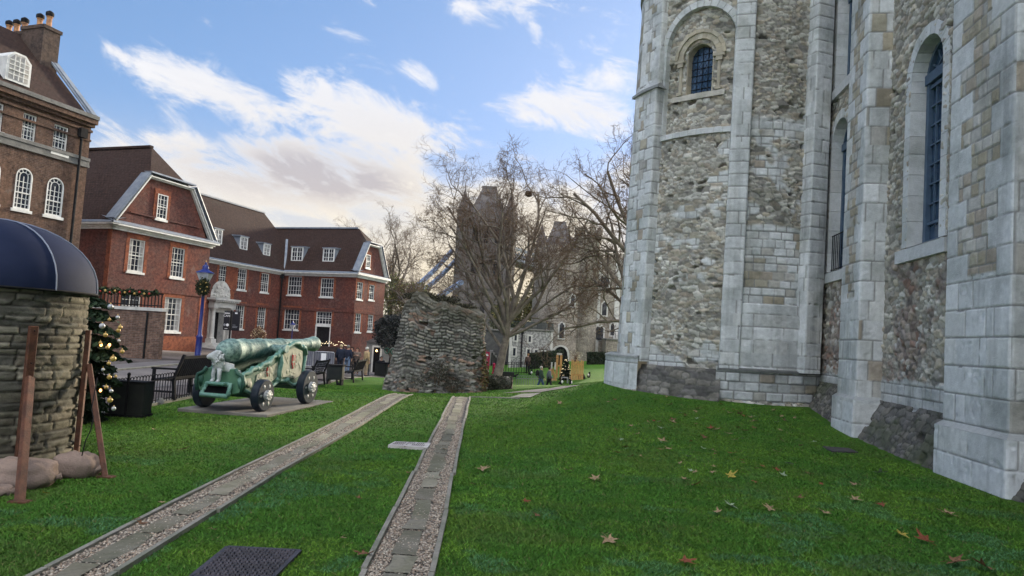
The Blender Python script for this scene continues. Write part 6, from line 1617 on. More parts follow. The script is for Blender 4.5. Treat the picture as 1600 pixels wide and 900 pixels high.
cbx = thing('black_cabinet', 'black boxy equipment cabinet with two dark panels standing on the lawn edge by the fence', 'cabinet', (-6.58, 12.1, gz(-6.58, 12.1)))
zc = cbx.location.z
for i, (x0, x1) in enumerate(((-6.88, -6.595), (-6.565, -6.28))):
    mb = MB(); mb.box(x0, x1, 12.0, 12.3, zc+.05, zc+.60); p = mb.build('panel', DARKBOX, cbx, bevel=.008)
mb = MB(); mb.box(-6.595, -6.565, 11.99, 12.03, zc-.05, zc+.72); mb.blob((-6.58, 12.01, zc+.74), (.03, .03, .035)); mb.build('post', BLACK, cbx)
mb = MB(); mb.box(-6.91, -6.26, 11.98, 12.32, zc+.0, zc+.05); mb.box(-6.90, -6.27, 11.985, 12.31, zc+.602, zc+.62); mb.build('frame', BLACK, cbx)
for nm, lab, px, py, sx in (('stone_lump', 'small pointed grey stone beside the near bench on the kerb', 249, 632, .09), ('concrete_block', 'flat pale concrete block at the foot of the Christmas tree', 195, 648, .19)):
    p = ground_at(px, py); o = thing(nm, lab, 'stone', tuple(p)); mb = MB(); mb.blob((0, 0, sx*.5), (sx, sx*.7, sx*(1.0 if sx < .1 else .35)), 8, 6, .25, random.Random(2)); mb.build('block', GREYSTONE, o, world=False)
def bench(label, loc, rz, L=1.5, lattice=False):
    """back towards +x side, faces -x, length along y"""
    b = thing('park_bench', label, 'bench', loc, rz, 'black benches along the lawn edge')
    mb = MB()
    for i in range(6): x = -.46+i*.078; mb.box(x, x+.062, 0, L, .40, .43)
    mb.build('seat', BLACK, b, world=False)
    mb = MB(); lean = .17
    for z in (.46, .90):
        x = .02+lean*(z-.42)/.5; mb.box(x-.02, x+.02, .0, L, z-.03, z+.03)
    if lattice:
        for i in range(-3, 12):
            for s in (-1, 1):
                y0 = i*L/9; y1 = y0+s*.42
                a, c = (y0, .49), (y1, .87)
                if min(y0, y1) < -.02 or max(y0, y1) > L+.02: continue
                mb.beam((.035, a[0], a[1]), (.16, c[0], c[1]), .022, .014, (1, 0, 0))
    else:
        n = 19
        for i in range(n): y = .04+(L-.08)*i/(n-1); mb.beam((.03, y, .47), (.165, y, .89), .035, .014, (0, 1, 0))
    mb.build('backrest', BLACK, b, world=False)
    for y in (.03, L-.03):
        for x0, x1, z1 in ((-.42, -.42, .64), (.02, .19, .96)):
            mb = MB(); mb.beam((x0 if x1 == x0 else .06, y, 0), (x0 if x1 == x0 else .0, y, .43), .06, .06); mb.beam((x0 if x1 == x0 else .0, y, .43), (x1, y, z1), .055, .055); mb.build('leg', BLACK, b, world=False)
        mb = MB(); mb.box(-.47, .08, y-.035, y+.035, .63, .67); mb.build('armrest', BLACK, b, world=False)
        mb = MB(); mb.box(-.42, .05, y-.02, y+.02, .15, .19); mb.build('stretcher', BLACK, b, world=False)
    return b
bench('near black slatted bench behind the rear of the green cannon', (-7.02, 14.5, gz(-7.02, 15)+.03), 0, 1.75)
def gp(px, py): return ground_at(px, py)
b = gp(484, 606); bench('black bench with diamond lattice back beyond the cannon muzzle wheels', (b.x, b.y, b.z), 0, 1.7, True)
b = gp(550, 598); bench('black bench between the dark planter box and the barrier post', (b.x, b.y, b.z), 0, 1.8)
def boxbin(name, label, cat, px, py, w_, h, legs=.16):
    p = gp(px, py); o = thing(name, label, cat, tuple(p)); mb = MB(); mb.box(-w_/2, w_/2, -w_*.35, w_*.35, legs, h); mb.build('box', DARKBOX, o, world=False, bevel=.015)
    mb = MB(); mb.box(-w_/2-.03, w_/2+.03, -w_*.35-.03, w_*.35+.03, h, h+.06); mb.build('lid', BLACK, o, world=False)
    for sx in (-1, 1):
        mb = MB(); mb.box(sx*w_*.42-.04, sx*w_*.42+.04, -w_*.3, w_*.3, -.02, legs); mb.build('leg', BLACK, o, world=False)
    return o
boxbin('planter_box', 'dark box on short legs between the lattice bench and the slatted bench', 'planter', 523, 601, .60, .72, .2)
boxbin('litter_bin', 'square black litter bin on the court beside the ruined wall', 'bin', 595, 588, .78, .88, .05)
p = gp(575, 588); o = thing('barrier_post', 'thin black barrier post with round foot in front of the person in beige coat', 'post', tuple(p))
mb = MB(); mb.lathe([(.2, 0), (.19, .03), (.035, .06), (.03, .95), (.045, .96), (.045, 1.0)], n=12); mb.build('pole', BLACK, o, world=False)
# crowd barriers with paper notices
STEEL = mat('galvanised', (.36, .37, .40), (.28, .29, .33), scale=4, rough=.45, metal=.5)
MESHM = mat('grey_panel', (.16, .165, .20), (.11, .115, .15), scale=3, rough=.7)
PAPER = mat('paper', (.78, .78, .80), rough=.8)
for i, (px0, px1, note) in enumerate(((414, 441, 0), (442, 470, 1), (471, 497, 0), (498, 530, 2))):
    yb = 36.0+i*.7; x0, x1 = (px0-800)/F*yb, (px1-800)/F*yb; z = gz((x0+x1)/2, yb)
    o = thing('crowd_barrier', ('grey crowd barrier nearest the cannon carriage', 'grey crowd barrier with white notice next to the cannon muzzle', 'grey crowd barrier without notice between two that carry white papers', 'grey crowd barrier with white notice beside the group of standing people')[i], 'barrier', ((x0+x1)/2, yb, z), 0, 'crowd barriers in front of the red building')
    w_ = (x1-x0)/2; mb = MB()
    mb.tube([(-w_, 0, .1), (-w_, 0, 1.05), (-w_+.05, 0, 1.1), (w_-.05, 0, 1.1), (w_, 0, 1.05), (w_, 0, .1)], .022, 6); mb.tube([(-w_, 0, .22), (w_, 0, .22)], .02, 6)
    for k in range(1, 9): x = -w_+2*w_*k/9; mb.tube([(x, 0, .22), (x, 0, 1.1)], .009, 4)
    mb.build('frame', STEEL, o, world=False)
    mb = MB(); mb.box(-w_+.03, w_-.03, .012, .02, .24, 1.07); mb.build('sheet', MESHM, o, world=False)
    for sx in (-1, 1): mb = MB(); mb.box(sx*w_*.8-.02, sx*w_*.8+.02, -.28, .28, 0, .05); mb.build('foot', STEEL, o, world=False)
    if note: mb = MB(); mb.box(-.14, .14, -.05, -.035, .62, 1.02); mb.build('notice', PAPER, o, world=False)
# festive fence with lights before the door
ft = thing('planter_fence', 'dark low fence with a string of warm lights before the red building door', 'fence', tuple(at(515, 560, 54)))
x0, x1 = (470-800)/F*54, (545-800)/F*54; zf = gz(-15, 54)
mb = MB(); mb.box(x0, x1, 54, 54.15, zf-.2, at(505, 541, 54).z); mb.build('boarding', mat('dark_boarding', (.030, .02, .018), (.05, .03, .026), scale=4, rough=.8), ft)
mb = MB(); g = random.Random(3)
for k in range(26): px = 498+44*k/26; mb.blob(P3(px+g.uniform(-1, 1), 536.5+1.5*math.sin(k*.55)+g.uniform(-2.2, 2.2), 53.9), (.030,)*3, 6, 4)
o = mb.build('lights', LAMPW, ft); o['kind'] = 'stuff'
bush('lit_shrub', 'small bare reddish shrub with fairy lights in front of the red building', 'shrub', [(P3(404, 523, 50), (.6, .5, .55)), (P3(404, 516, 50), (.3, .3, .3))], 900, .09, [(.10, .05, .035), (.16, .08, .05), (.5, .4, .25)], 12)

# ------------------------------------------------------------ lamp posts, sign
def lamp_post(label, base, h, group='blue lamp posts'):
    o = thing('lamp_post', label, 'lamp post', base, 0, group); k = h/4.3
    mb = MB(); mb.lathe([(.22, 0), (.22, .08), (.17, .14), (.17, .22), (.13, .3), (.12, 1.05), (.135, 1.1), (.135, 1.16), (.085, 1.22), (.07, 2.0), (.055, 3.25), (.075, 3.28), (.05, 3.32)], n=14); 
    mb.v = [(a*k, b*k, c*k) for a, b, c in mb.v]; mb.build('post', BLUEP, o, world=False, smooth=40)
    mb = MB(); 
    for i in range(4):
        a = math.pi/4+i*math.pi/2; mb.beam((.09*math.cos(a)*k, .09*math.sin(a)*k, 3.32*k), (.35*math.cos(a)*k, .35*math.sin(a)*k, 3.86*k),   .016*k, .016*k)
    mb.lathe([(.12*k, 3.30*k), (.12*k, 3.34*k)], n=8)
    hd = mb.build('lantern_frame', BLUEP, o, world=False)
    mb = MB(); mb.add([(s*.082*k*a, s*.082*k*b, z*k) for s, z in ((1.1, 3.33), (3.1, 3.85)) for a, b in ((1, 1), (-1, 1), (-1, -1), (1, -1))], [(0, 1, 5, 4), (1, 2, 6, 5), (2, 3, 7, 6), (3, 0, 4, 7)]); mb.build('lantern_glass', mat('lantern_glass', (.50, .53, .55), (.40, .43, .46), scale=5, rough=.15, spec=.7), hd, world=False)
    mb = MB(); mb.lathe([(.38*k, 3.86*k), (.36*k, 3.89*k), (.2*k, 3.97*k), (.13*k, 4.02*k), (.13*k, 4.14*k), (.09*k, 4.2*k), (.05*k, 4.22*k), (.05*k, 4.27*k), (.02*k, 4.33*k)], n=10); mb.build('lantern_cap', BLUEP, hd, world=False, smooth=40)
    mb = MB(); mb.blob((0, 0, 4.36*k), (.03*k, .03*k, .045*k), 8, 6); mb.build('finial', GOLD, hd, world=False)
    return o
lp = gp(308, 568); lamp_post('tall royal blue lamp post with old lantern and wreath left of the cannon', tuple(lp), (lp-at(322, 410, lp.y)).length*.995)
p = at(457, 512, 55); z0 = gz(p.x, 55); lamp_post('distant blue lamp post seen above the cannon barrel, before a white window', (p.x, 55, z0), p.z-z0+.55)
wr = thing('wreath', 'round green Christmas wreath with gold balls tied under the blue lantern', 'wreath', P3(318, 448, lp.y-.1))
g = np.random.default_rng(6); n = 1500; a = g.random(n)*6.283; r = .17+g.normal(0, .06, n); c = np.stack([r*np.cos(a), g.normal(0, .06, n)-.05, r*np.sin(a)*1.35], -1)+np.array(P3(318, 448, lp.y-.1))
leafcloud('greenery', c, .07, np.array(((.02, .035, .02), (.03, .045, .02), (.05, .05, .02))), wr, g)
for k in range(7): a = k*.9; mb = MB(); q = P3(318, 448, lp.y-.22); mb.blob((q[0]+.15*math.cos(a), q[1], q[2]+.22*math.sin(a)), (.035,)*3, 8, 6); mb.build('ball', GOLD, wr, smooth=180)
def text(body, size, m, parent, name, mw, align='CENTER', depth=.004):
    c = bpy.data.curves.new(name, 'FONT'); c.body = body; c.size = size; c.align_x = align; c.extrude = depth
    t_ = bpy.data.objects.new(name, c); COL.objects.link(t_); bpy.context.view_layer.update()
    me = bpy.data.meshes.new_from_object(t_.evaluated_get(bpy.context.evaluated_depsgraph_get())); bpy.data.objects.remove(t_)
    me.name = name; me.materials.clear(); me.materials.append(m); o = link(bpy.data.objects.new(name, me), parent); o.matrix_local = mw
    return o
SY = 39.0; sp_ = at(357, 545, SY); sp_.z = gz(sp_.x, SY)
sg = thing('cafe_sign', 'black double-panel cafe sign on a post in front of the stone doorway', 'sign', tuple(sp_))
SIGNB = mat('sign_black', (.014, .014, .020), rough=.4)
zt0 = at(357, 486, SY).z-sp_.z; zb0 = at(357, 516, SY).z-sp_.z
mb = MB(); mb.box(-.04, .04, -.04, .04, -.05, zt0+.05); mb.build('post', BLACK, sg, world=False)
RT = Matrix.Rotation(R(90), 4, 'X')
for i, (x0, x1) in enumerate((((346-357)/F*SY, -.06), (.06, (371-357)/F*SY))):
    mb = MB(); mb.box(x0, x1, -.03, .03, zb0, zt0); pn = mb.build('panel', SIGNB, sg, world=False, bevel=.01); xm = (x0+x1)/2
    if i == 0:
        text('CAFE', .165, PAPER, pn, 'lettering', Matrix.Translation((xm, -.034, zt0-.33))@RT)
        mb = MB(); mb.box(xm-.15, xm+.15, -.036, -.031, zt0-.15, zt0-.10); mb.build('small_lettering', PAPER, pn, world=False)
        for dx, r, m_ in ((-.10, .07, STEEL), (.07, .08, PAPER)): mb = MB(); mb.lathe([(r, -.036), (r, -.031)], (xm+dx, 0, zb0+.30), 16, 'y'); mb.build('picture', m_, pn, world=False)
        for dx in (-.07, .02): mb = MB(); mb.box(xm+dx, xm+dx+.06, -.036, -.031, zb0+.07, zb0+.11); mb.build('small_lettering', PAPER, pn, world=False)
    else:
        mb = MB(); mb.box(xm-.07, xm+.07, -.036, -.031, zt0-.14, zt0-.06); mb.build('crest', PAPER, pn, world=False)
        for zz, w_ in ((.30, .10), (.22, .17), (.16, .16)): mb = MB(); mb.box(xm-.16, xm-.16+w_*1.7, -.036, -.031, zb0+zz, zb0+zz+.022); mb.build('small_lettering', STEEL, pn, world=False)
# ------------------------------------------------------------ skinned figures
def skin_obj(name, verts, edges, radii, m, parent, sub=1, root=0):
    me = bpy.data.meshes.new(name); me.from_pydata([tuple(v) for v in verts], edges, []); me.materials.append(m)
    o = link(bpy.data.objects.new(name, me), parent)
    md = o.modifiers.new('skin', 'SKIN'); md.use_smooth_shade = True
    sv = me.skin_vertices[0].data
    for i, r in enumerate(radii):
        sv[i].radius = (r, r) if not hasattr(r, '__len__') else r
        sv[i].use_root = (i == root)
    sd_ = o.modifiers.new('sub', 'SUBSURF'); sd_.levels = sub; sd_.render_levels = sub
    return o
# ------------------------------------------------------------ the bronze cannon
gp_ = Vector((-5.28, 13.38, 0)); gzz = gz(-5.3, 14)+.05
gun = thing('cannon', 'old green bronze cannon on carved carriage with white lion and dark spoked wheels', 'cannon', (gp_.x, gp_.y, gzz), R(79.5))
BRONZE = bpy.data.materials.new('bronze_patina'); BRONZE.use_nodes = True
t = NT(BRONZE.node_tree); b_ = BRONZE.node_tree.nodes['Principled BSDF']; tcn = t.new('ShaderNodeTexCoord'); O = tcn.outputs['Object']
f1 = t.ramp(t.noise(O, 3.0, 8, .7), .40, .62); f2 = t.ramp(t.noise(O, 17, 6, .7), .45, .62)
base = t.mix(f1, (.075, .165, .155), (.31, .43, .37)); base = t.mix(t.math('MULTIPLY', f2, .75), base, (.035, .085, .092))
t.l.new(base, b_.inputs['Base Color']); b_.inputs['Roughness'].default_value = .62; b_.inputs['Metallic'].default_value = .1
bn = t.new('ShaderNodeBump'); bn.inputs['Strength'].default_value = .5; bn.inputs['Distance'].default_value = .01; t.l.new(t.noise(O, 32, 6, .7), bn.inputs['Height']); t.l.new(bn.outputs[0], b_.inputs['Normal'])
CGREEN = mat('carriage_green', (.050, .135, .088), (.085, .185, .115), scale=4, rough=.55, bump=.3, bscale=20)
CDARK = mat('carriage_dark_green', (.018, .060, .046), (.035, .10, .07), scale=5, rough=.5, bump=.4, bscale=25)
CCREAM = mat('carriage_cream', (.50, .50, .40), (.38, .40, .30), scale=5, rough=.7)
TEAL = mat('teal_paint', (.10, .235, .195), (.17, .31, .26), scale=9, rough=.6, bump=.6, bscale=22)
WHEELP = mat('wheel_navy', (.012, .018, .030), (.02, .03, .045), scale=5, rough=.4)
SILVER = mat('silver_paint', (.46, .47, .48), (.34, .35, .36), scale=12, rough=.5, metal=.2, bump=.5, bscale=30)
MARB = mat('white_painted_stone', (.58, .60, .60), (.42, .45, .46), scale=7, rough=.75, bump=.6, bscale=35)
# barrel: axis from breech (-.45, 1.09) to muzzle (3.25, 1.40)
bx, bz, mx, mz = -.50, 1.11, 3.24, 1.27; ba = math.atan2(mz-bz, mx-bx); BL = math.hypot(mx-bx, mz-bz)
prof = [(.0, -.02), (.10, .0), (.17, .05), (.205, .13), (.222, .24), (.236, .27), (.236, .33), (.220, .35), (.216, .62), (.226, .64), (.226, .70), (.208, .72), (.200, 1.22), (.212, 1.24), (.212, 1.30), (.194, 1.32), (.176, 2.05), (.188, 2.07), (.188, 2.13), (.166, 2.15), (.142, 3.0), (.134, 3.30), (.150, 3.33), (.150, 3.36), (.136, 3.39), (.165, 3.56), (.182, 3.68), (.176, 3.73), (.150, BL), (.090, BL), (.085, BL-.35), (.0, BL-.35)]
TG = Matrix.Translation((bx, 0, bz))@Matrix.Rotation(-ba, 4, 'Y')
def glocal(mb): mb.v = [tuple(TG@Vector(p)) for p in mb.v]; return mb
mb = MB(); n = 40; vs = []
for r, x in prof:
    for j in range(n):
        a = 2*math.pi*j/n; k = 1
        # cast ornament bands
        if .36 < x < .62 or .74 < x < 1.22: k = 1
        vs.append((x, r*math.cos(a), r*math.sin(a)))
mb.add(vs, [(i*n+j, i*n+(j+1) % n, (i+1)*n+(j+1) % n, (i+1)*n+j) for i in range(len(prof)-1) for j in range(n)])
brl = glocal(mb).build('barrel', BRONZE, gun, smooth=40, world=False)
mb = MB(); rr = random.Random(9)
for x0, x1, rad, cnt in ((.37, .61, .213, 90), (.75, 1.18, .200, 60), (1.42, 1.56, .19, 24), (2.16, 2.3, .166, 40), (3.40, 3.52, .145, 20)):
    for i in range(cnt):
        x, a = rr.uniform(x0, x1), rr.random()*6.283; s = rr.uniform(.008, .018); c, q = math.cos(a), math.sin(a)
        mb.blob((x, rad*c, rad*q), (s*rr.uniform(.6, 2), s*.7, s*.7), 6, 4)
glocal(mb).build('relief', BRONZE, brl, smooth=180, world=False)
mb = MB(); mb.lathe([(.085, -.50), (.085, .50)], (1.52, 0, 0), 16, 'y'); glocal(mb).build('trunnion', BRONZE, brl, smooth=40, world=False)
# carriage cheeks
OUT = [(-.42, .44), (-.46, .60), (-.36, .72), (-.18, .72), (-.08, .80), (.18, .80), (.30, .88), (.52, .90), (.66, 1.02), (.86, 1.04), (1.00, 1.18), (1.28, 1.22), (1.46, 1.30), (1.66, 1.30), (1.80, 1.22), (1.98, 1.20), (2.04, 1.05), (1.98, .62), (1.90, .44), (1.55, .40), (1.30, .50), (.95, .52), (.70, .42), (.30, .38), (-.10, .34)]
for sy in (-1, 1):
    y0, y1 = sy*.30, sy*.40
    mb = MB(); mb.prism([(x, y0, z) for x, z in OUT], (0, y1-y0, 0)); ck = mb.build('cheek', CGREEN, gun, world=False)
    # cream panels between green framing
    for poly in ([(1.02, .60), (1.02, 1.04), (1.12, 1.13), (1.50, 1.20), (1.86, 1.13), (1.90, .95), (1.86, .60), (1.60, .54), (1.30, .58)], [(.06, .50), (.10, .68), (.34, .74), (.60, .82), (.84, .92), (.84, .60), (.60, .50), (.34, .46)], [(-.34, .50), (-.34, .62), (-.12, .62), (-.06, .50)]):
        mb = MB(); mb.prism([(x, y1+sy*.002, z) for x, z in poly], (0, sy*.012, 0)); pn = mb.build('panel', CCREAM, ck, world=False)
        mb = MB(); xs_ = [p[0] for p in poly]; zs_ = [p[1] for p in poly]
        for i in range(int(45*(max(xs_)-min(xs_)))):
            x = rr.uniform(min(xs_)+.05, max(xs_)-.05); z = rr.uniform(min(zs_)+.05, max(zs_)-.12); s = rr.uniform(.012, .028); mb.blob((x, y1+sy*.012, z), (s*rr.uniform(.6, 2.6), .010, s*rr.uniform(.6, 2.6)), 8, 5)
        mb.build('relief', CCREAM, pn, world=False, smooth=180)
        if max(xs_) > .5:
            cx_ = (min(xs_)+max(xs_))/2; cz_ = (min(zs_)+max(zs_))/2+.03; h_ = .15 if max(xs_) > 1.2 else .09; REDP = mat('red_paint', (.42, .03, .025), rough=.5)
            mb = MB(); mb.prism([(cx_-h_*.4, y1+sy*.016, cz_+h_), (cx_+h_*.4, y1+sy*.016, cz_+h_), (cx_+h_*.4, y1+sy*.016, cz_-h_*.3), (cx_, y1+sy*.016, cz_-h_), (cx_-h_*.4, y1+sy*.016, cz_-h_*.3)], (0, sy*.022, 0)); mb.build('shield', REDP, pn, world=False)
            mb = MB(); mb.box(cx_-h_*.4, cx_+h_*.4, y1+sy*.030, y1+sy*.042, cz_-.015, cz_+.02); mb.box(cx_-.012, cx_+.012, y1+sy*.0305, y1+sy*.0425, cz_-h_*.7, cz_+h_); mb.build('cross', CCREAM, pn, world=False)
    mb = MB(); P = OUT+[OUT[0]]; mb.tube([(x, y1+sy*.005, z) for x, z in P[:17]], [.045+.012*math.sin(i*2.1) for i in range(17)], 8); mb.tube([(x, y1+sy*.005, z) for x, z in P[16:]], .034, 8)
    mb.tube([(.93, y1+sy*.012, .50), (.90, y1+sy*.02, .72), (.97, y1+sy*.02, .90), (.93, y1+sy*.012, 1.06)], [.05, .06, .055, .045], 8)
    for c_ in ((-.40, .60), (.08, .80), (.44, .89), (.80, 1.04), (1.18, 1.21), (1.88, 1.21), (.90, .55), (1.30, .52)): mb.blob((c_[0], y1, c_[1]), (.075, .06, .06), 8, 6)
    mb.build('carved_border', TEAL if sy < 0 else CDARK, ck, world=False, smooth=180)
mb = MB(); mb.box(-.30, 1.9, -.30, .30, .40, .52); mb.box(1.2, 1.95, -.30, .30, .52, .85); mb.build('bed', CDARK, gun, world=False, bevel=.02)
# end shield with framed black plate
mb = MB(); mb.prism([(-.46, y, z) for y, z in ((-.44, .36), (-.50, .52), (-.46, .66), (-.36, .70), (-.28, .80), (.28, .80), (.36, .70), (.46, .66), (.50, .52), (.44, .36), (.2, .30), (-.2, .30))], (.10, 0, 0)); tr_ = mb.build('end_board', CGREEN, gun, world=False, bevel=.02)
mb = MB(); mb.tube([(-.48, y, z) for y, z in ((.30, .80), (.36, .71), (.46, .67), (.50, .53), (.45, .36))], .035, 8); mb.tube([(-.48, -y, z) for y, z in ((.30, .80), (.36, .71), (.46, .67), (.50, .53), (.45, .36))], .035, 8); mb.build('rope_edge', CDARK, tr_, world=False, smooth=180)
mb = MB(); Q = [(-.62, -.27, .30), (-.62, .27, .30), (-.50, .24, .50), (-.50, -.24, .50)]
mb.tube(Q+[Q[0]], .045, 8)
for i in range(26):
    a, b2 = Vector(Q[i % 4]), Vector(Q[(i+1) % 4]); p = a.lerp(b2, rr.random()); mb.blob(tuple(p), (.035, .045, .035), 6, 4, .4, rr)
fr_ = mb.build('plate_frame', TEAL, tr_, world=False, smooth=180)
mb = MB(); mb.add(Q, [(0, 1, 2, 3)]); mb.build('plate', HOLE, fr_, world=False)
# white lion standing under the breech
V = [(-.40, -.08, .80), (-.47, -.02, .84), (-.54, .03, .91), (-.57, .05, 1.0), (-.61, .08, 1.045), (-.665, .135, 1.01), (-.695, .17, .985), (-.30, -.17, .79),
     (-.51, .10, .80), (-.54, .11, .68), (-.53, .11, .57), (-.59, .13, .545), (-.57, -.04, .80), (-.60, -.05, .68), (-.59, -.05, .57), (-.65, -.03, .545),
     (-.26, -.12, .70), (-.24, -.11, .62), (-.29, -.09, .545), (-.36, -.22, .70), (-.34, -.23, .62), (-.39, -.22, .545), (-.22, -.24, .74), (-.24, -.27, .62), (-.54, .03, 1.12), (-.62, .0, 1.12)]
E = [(0, 1), (1, 2), (2, 3), (3, 4), (4, 5), (5, 6), (0, 7), (2, 8), (8, 9), (9, 10), (10, 11), (2, 12), (12, 13), (13, 14), (14, 15), (7, 16), (16, 17), (17, 18), (7, 19), (19, 20), (20, 21), (7, 22), (22, 23), (4, 24), (4, 25)]
Rd = [.10, .11, .115, .10, .085, .055, .038, .098, .052, .040, .034, .038, .052, .040, .034, .038, .052, .038, .038, .052, .038, .038, .020, .028, .026, .026]
lion = skin_obj('lion', V, E, Rd, MARB, gun, 2)
mb = MB(); c_ = Vector((-.56, .04, .98)); fd = Vector((-.6, .6, .25)).normalized()
for i in range(120):
    d = Vector((rr.gauss(0, 1), rr.gauss(0, 1), rr.gauss(0, 1))).normalized()
    if d.dot(fd) > .35: continue
    mb.blob(tuple(c_+Vector((d.x*.115, d.y*.12, d.z*.13))), (.022, .022, .028), 6, 4, .4, rr)
mb.build('mane', MARB, lion, world=False, smooth=180)
mb = MB(); mb.prism([(-.66, -.19, .50), (-.66, .19, .50), (-.10, .19, .50), (-.10, -.19, .50)], (0, 0, .045)); mb.build('plinth', TEAL, gun, world=False, bevel=.01)
# wheels
def gwheel(x, sy, r, w_):
    y = sy*.61; mb = MB()
    mb.lathe([(r*.80, y-w_/2), (r-.02, y-w_/2), (r, y-w_/2+.02), (r, y+w_/2-.02), (r-.02, y+w_/2), (r*.80, y+w_/2)], (x, 0, r), 36, 'y')
    wh = mb.build('wheel', WHEELP, gun, world=False, smooth=40)
    mb = MB()
    for i in range(6):
        a = math.pi*2*i/6+.2; mb.beam((x, y, r), (x+r*.84*math.cos(a), y, r+r*.84*math.sin(a)), w_*.5, .10, (-math.sin(a), 0, math.cos(a)))
    mb.lathe([(r*.36, y-w_*.5), (r*.36, y+w_*.5)], (x, 0, r), 16, 'y'); mb.build('spokes', WHEELP, wh, world=False)
    mb = MB()
    for i in range(6):
        a = math.pi*2*i/6; c, s = math.cos(a), math.sin(a)
        for f in (.62,): mb.blob((x+r*f*c, y+sy*w_*.40, r+r*f*s), (.035+.02*abs(c), .03, .035+.02*abs(s)), 8, 6)
        mb.beam((x+r*.25*c, y+sy*w_*.38, r+r*.25*s), (x+r*.78*c, y+sy*w_*.38, r+r*.78*s), .03, .03, (0, 1, 0))
    mb.build('studs', SILVER, wh, world=False, smooth=180)
    mb = MB(); h0, h1 = sorted((y+sy*w_*.3, y+sy*(w_*.5+.07))); mb.lathe([(r*.34, h0), (r*.34, h0+.03), (r*.28, h1-.02), (r*.2, h1)] if sy > 0 else [(r*.2, h0), (r*.28, h0+.02), (r*.34, h1-.03), (r*.34, h1)], (x, 0, r), 14, 'y')
    for i in range(10): a = 2*math.pi*i/10; mb.blob((x+r*.26*math.cos(a), y+sy*(w_*.5+.05), r+r*.26*math.sin(a)), (.03, .03, .03), 6, 4)
    mb.build('hub', SILVER, wh, world=False, smooth=50)
    return wh
for x, r in ((0, .305), (1.82, .36)):
    for sy in (-1, 1): gwheel(x, sy, r, .17)
    mb = MB(); mb.lathe([(.065, -.72), (.065, .72)], (x, 0, r), 12, 'y'); mb.build('axle', CDARK, gun, smooth=40, world=False)
    mb = MB(); mb.box(x-.12, x+.12, -.40, .40, r-.02, .46); mb.build('axle_block', CDARK, gun, world=False, bevel=.02)
    for sy in (-1, 1): mb = MB(); mb.box(x-.02, x+.02, sy*.72-.015, sy*.72+.015, r-.1, r+.1); mb.build('linch_pin', SILVER, gun, world=False)
pd = thing('stone_slab', 'flat grey stone slab in the grass under the cannon wheels', 'slab', (gp_.x, gp_.y, gzz-.07), R(82))
mb = MB(); mb.box(-.45, 2.7, -.95, .85, -.06, .068); mb.build('slab', mat('slab_stone', (.20, .185, .165), (.15, .14, .125), scale=3, rough=.9, bump=.4, bscale=20, mottled=.12), pd, world=False, bevel=.012)

# ------------------------------------------------------------ ruined wall
RY = 26.5
ruin = thing('ruined_wall', 'tall ragged ruin of a thick rubble wall with tile courses standing on the lawn', 'ruin', (at(690, 600, RY).x, RY+1, -.5))
def rx(px, y=RY): return (px-800)/F*y
Pl = [(rx(609), RY+3.2), (rx(611), RY+1.4), (rx(618), RY+.15), (rx(640), RY-.25), (rx(700), RY-.15), (rx(745), RY-.1), (rx(760), RY+.2), (rx(766, RY+2.5), RY+2.6), (rx(700, RY+3.4), RY+3.6)]
Pl = np.array(Pl+[Pl[0]]); seg = np.hypot(*np.diff(Pl, axis=0).T); cum = np.concatenate([[0], np.cumsum(seg)]); cx_, cy_ = Pl[:-1].mean(0)
def ztop_(u):
    s = np.interp(u, cum, [470, 468, 466, 462, 470, 480, 486, 474, 466, 470]); z = EYE+((525-s)/F)*RY
    return z+.25*(fbm(u*1.3, u*0+3, 4, 5)-.5)*2+.10*(vnoise(u*7, u*0, 6)-.5)
def rmap(U, V, H):
    x = np.interp(U, cum, Pl[:, 0]); y = np.interp(U, cum, Pl[:, 1])
    zt_ = ztop_(U); z = -1.0+V*(zt_+1.0); big = (fbm(U*.8, V*3, 4, 12)-.5)
    ix, iy = cx_-x, cy_-y; L = np.hypot(ix, iy); ix, iy = ix/L, iy/L
    lean = .55*np.clip(V, 0, 1)**1.5*np.where((x < rx(640)) | (y > RY+1), 1, .25)*.9-.35*(1-V)**3
    top = np.clip((V-.93)/.07, 0, 1)**2*.25
    k = lean+top-H*1.4-.28*big
    return np.stack([x+ix*k, y+iy*k, z], -1)
def rfield(U, V):
    Z = V*4.4; H, C = rubble(U, Z, .23, .115, 801, PAL_RUIN*1.1, .065, mortar=(.085, .08, .07), mw=.14, rough=.6, flat=.8, smear=.12, tk=.35)
    Hq, Cq = ashlar(U+.05*(fbm(U*3, Z*3, 2, 5)-.5), Z+.05*(fbm(U*2.2, Z*2, 3, 15)-.5), .135, .24, 815, PAL_RUIN[:5]*np.array((1.0, 1.02, 1.0)), joint=.028, amp=.05, jc=(.06, .056, .05), vary=.8)
    q = sstep(.46, .54, fbm(U*.7+2, Z*1.1, 3, 55)); H = H*(1-q)+Hq*q; C = C*(1-q[..., None])+Cq*q[..., None]
    Ht, Ct = ashlar(U, Z, .055, .30, 805, joint=.012, amp=.012); Ct = Ct*np.array((.30, .19, .15))
    ban = np.abs(((Z+.12*(fbm(U*.6, U*0, 2, 3)-.5)-2.05)))-.09; b2 = np.abs(Z-3.05-.1*(fbm(U*.8, U*0, 2, 9)-.5))-.14; b3 = np.abs(Z-1.25)-.07
    t_ = sstep(.02, -.02, np.minimum(np.minimum(ban, b2), b3))*sstep(.55, .62, fbm(U*1.1, Z*.5, 3, 41))
    ms = sstep(.78, .95, V+.15*(fbm(U*2, Z*2, 3, 8)-.5))[..., None]
    C = C*(1-t_[..., None])+Ct*t_[..., None]; H = H*(1-t_)+Ht*t_
    C = C*(1-.6*ms)+np.array((.075, .070, .045))*.6*ms
    return H, C
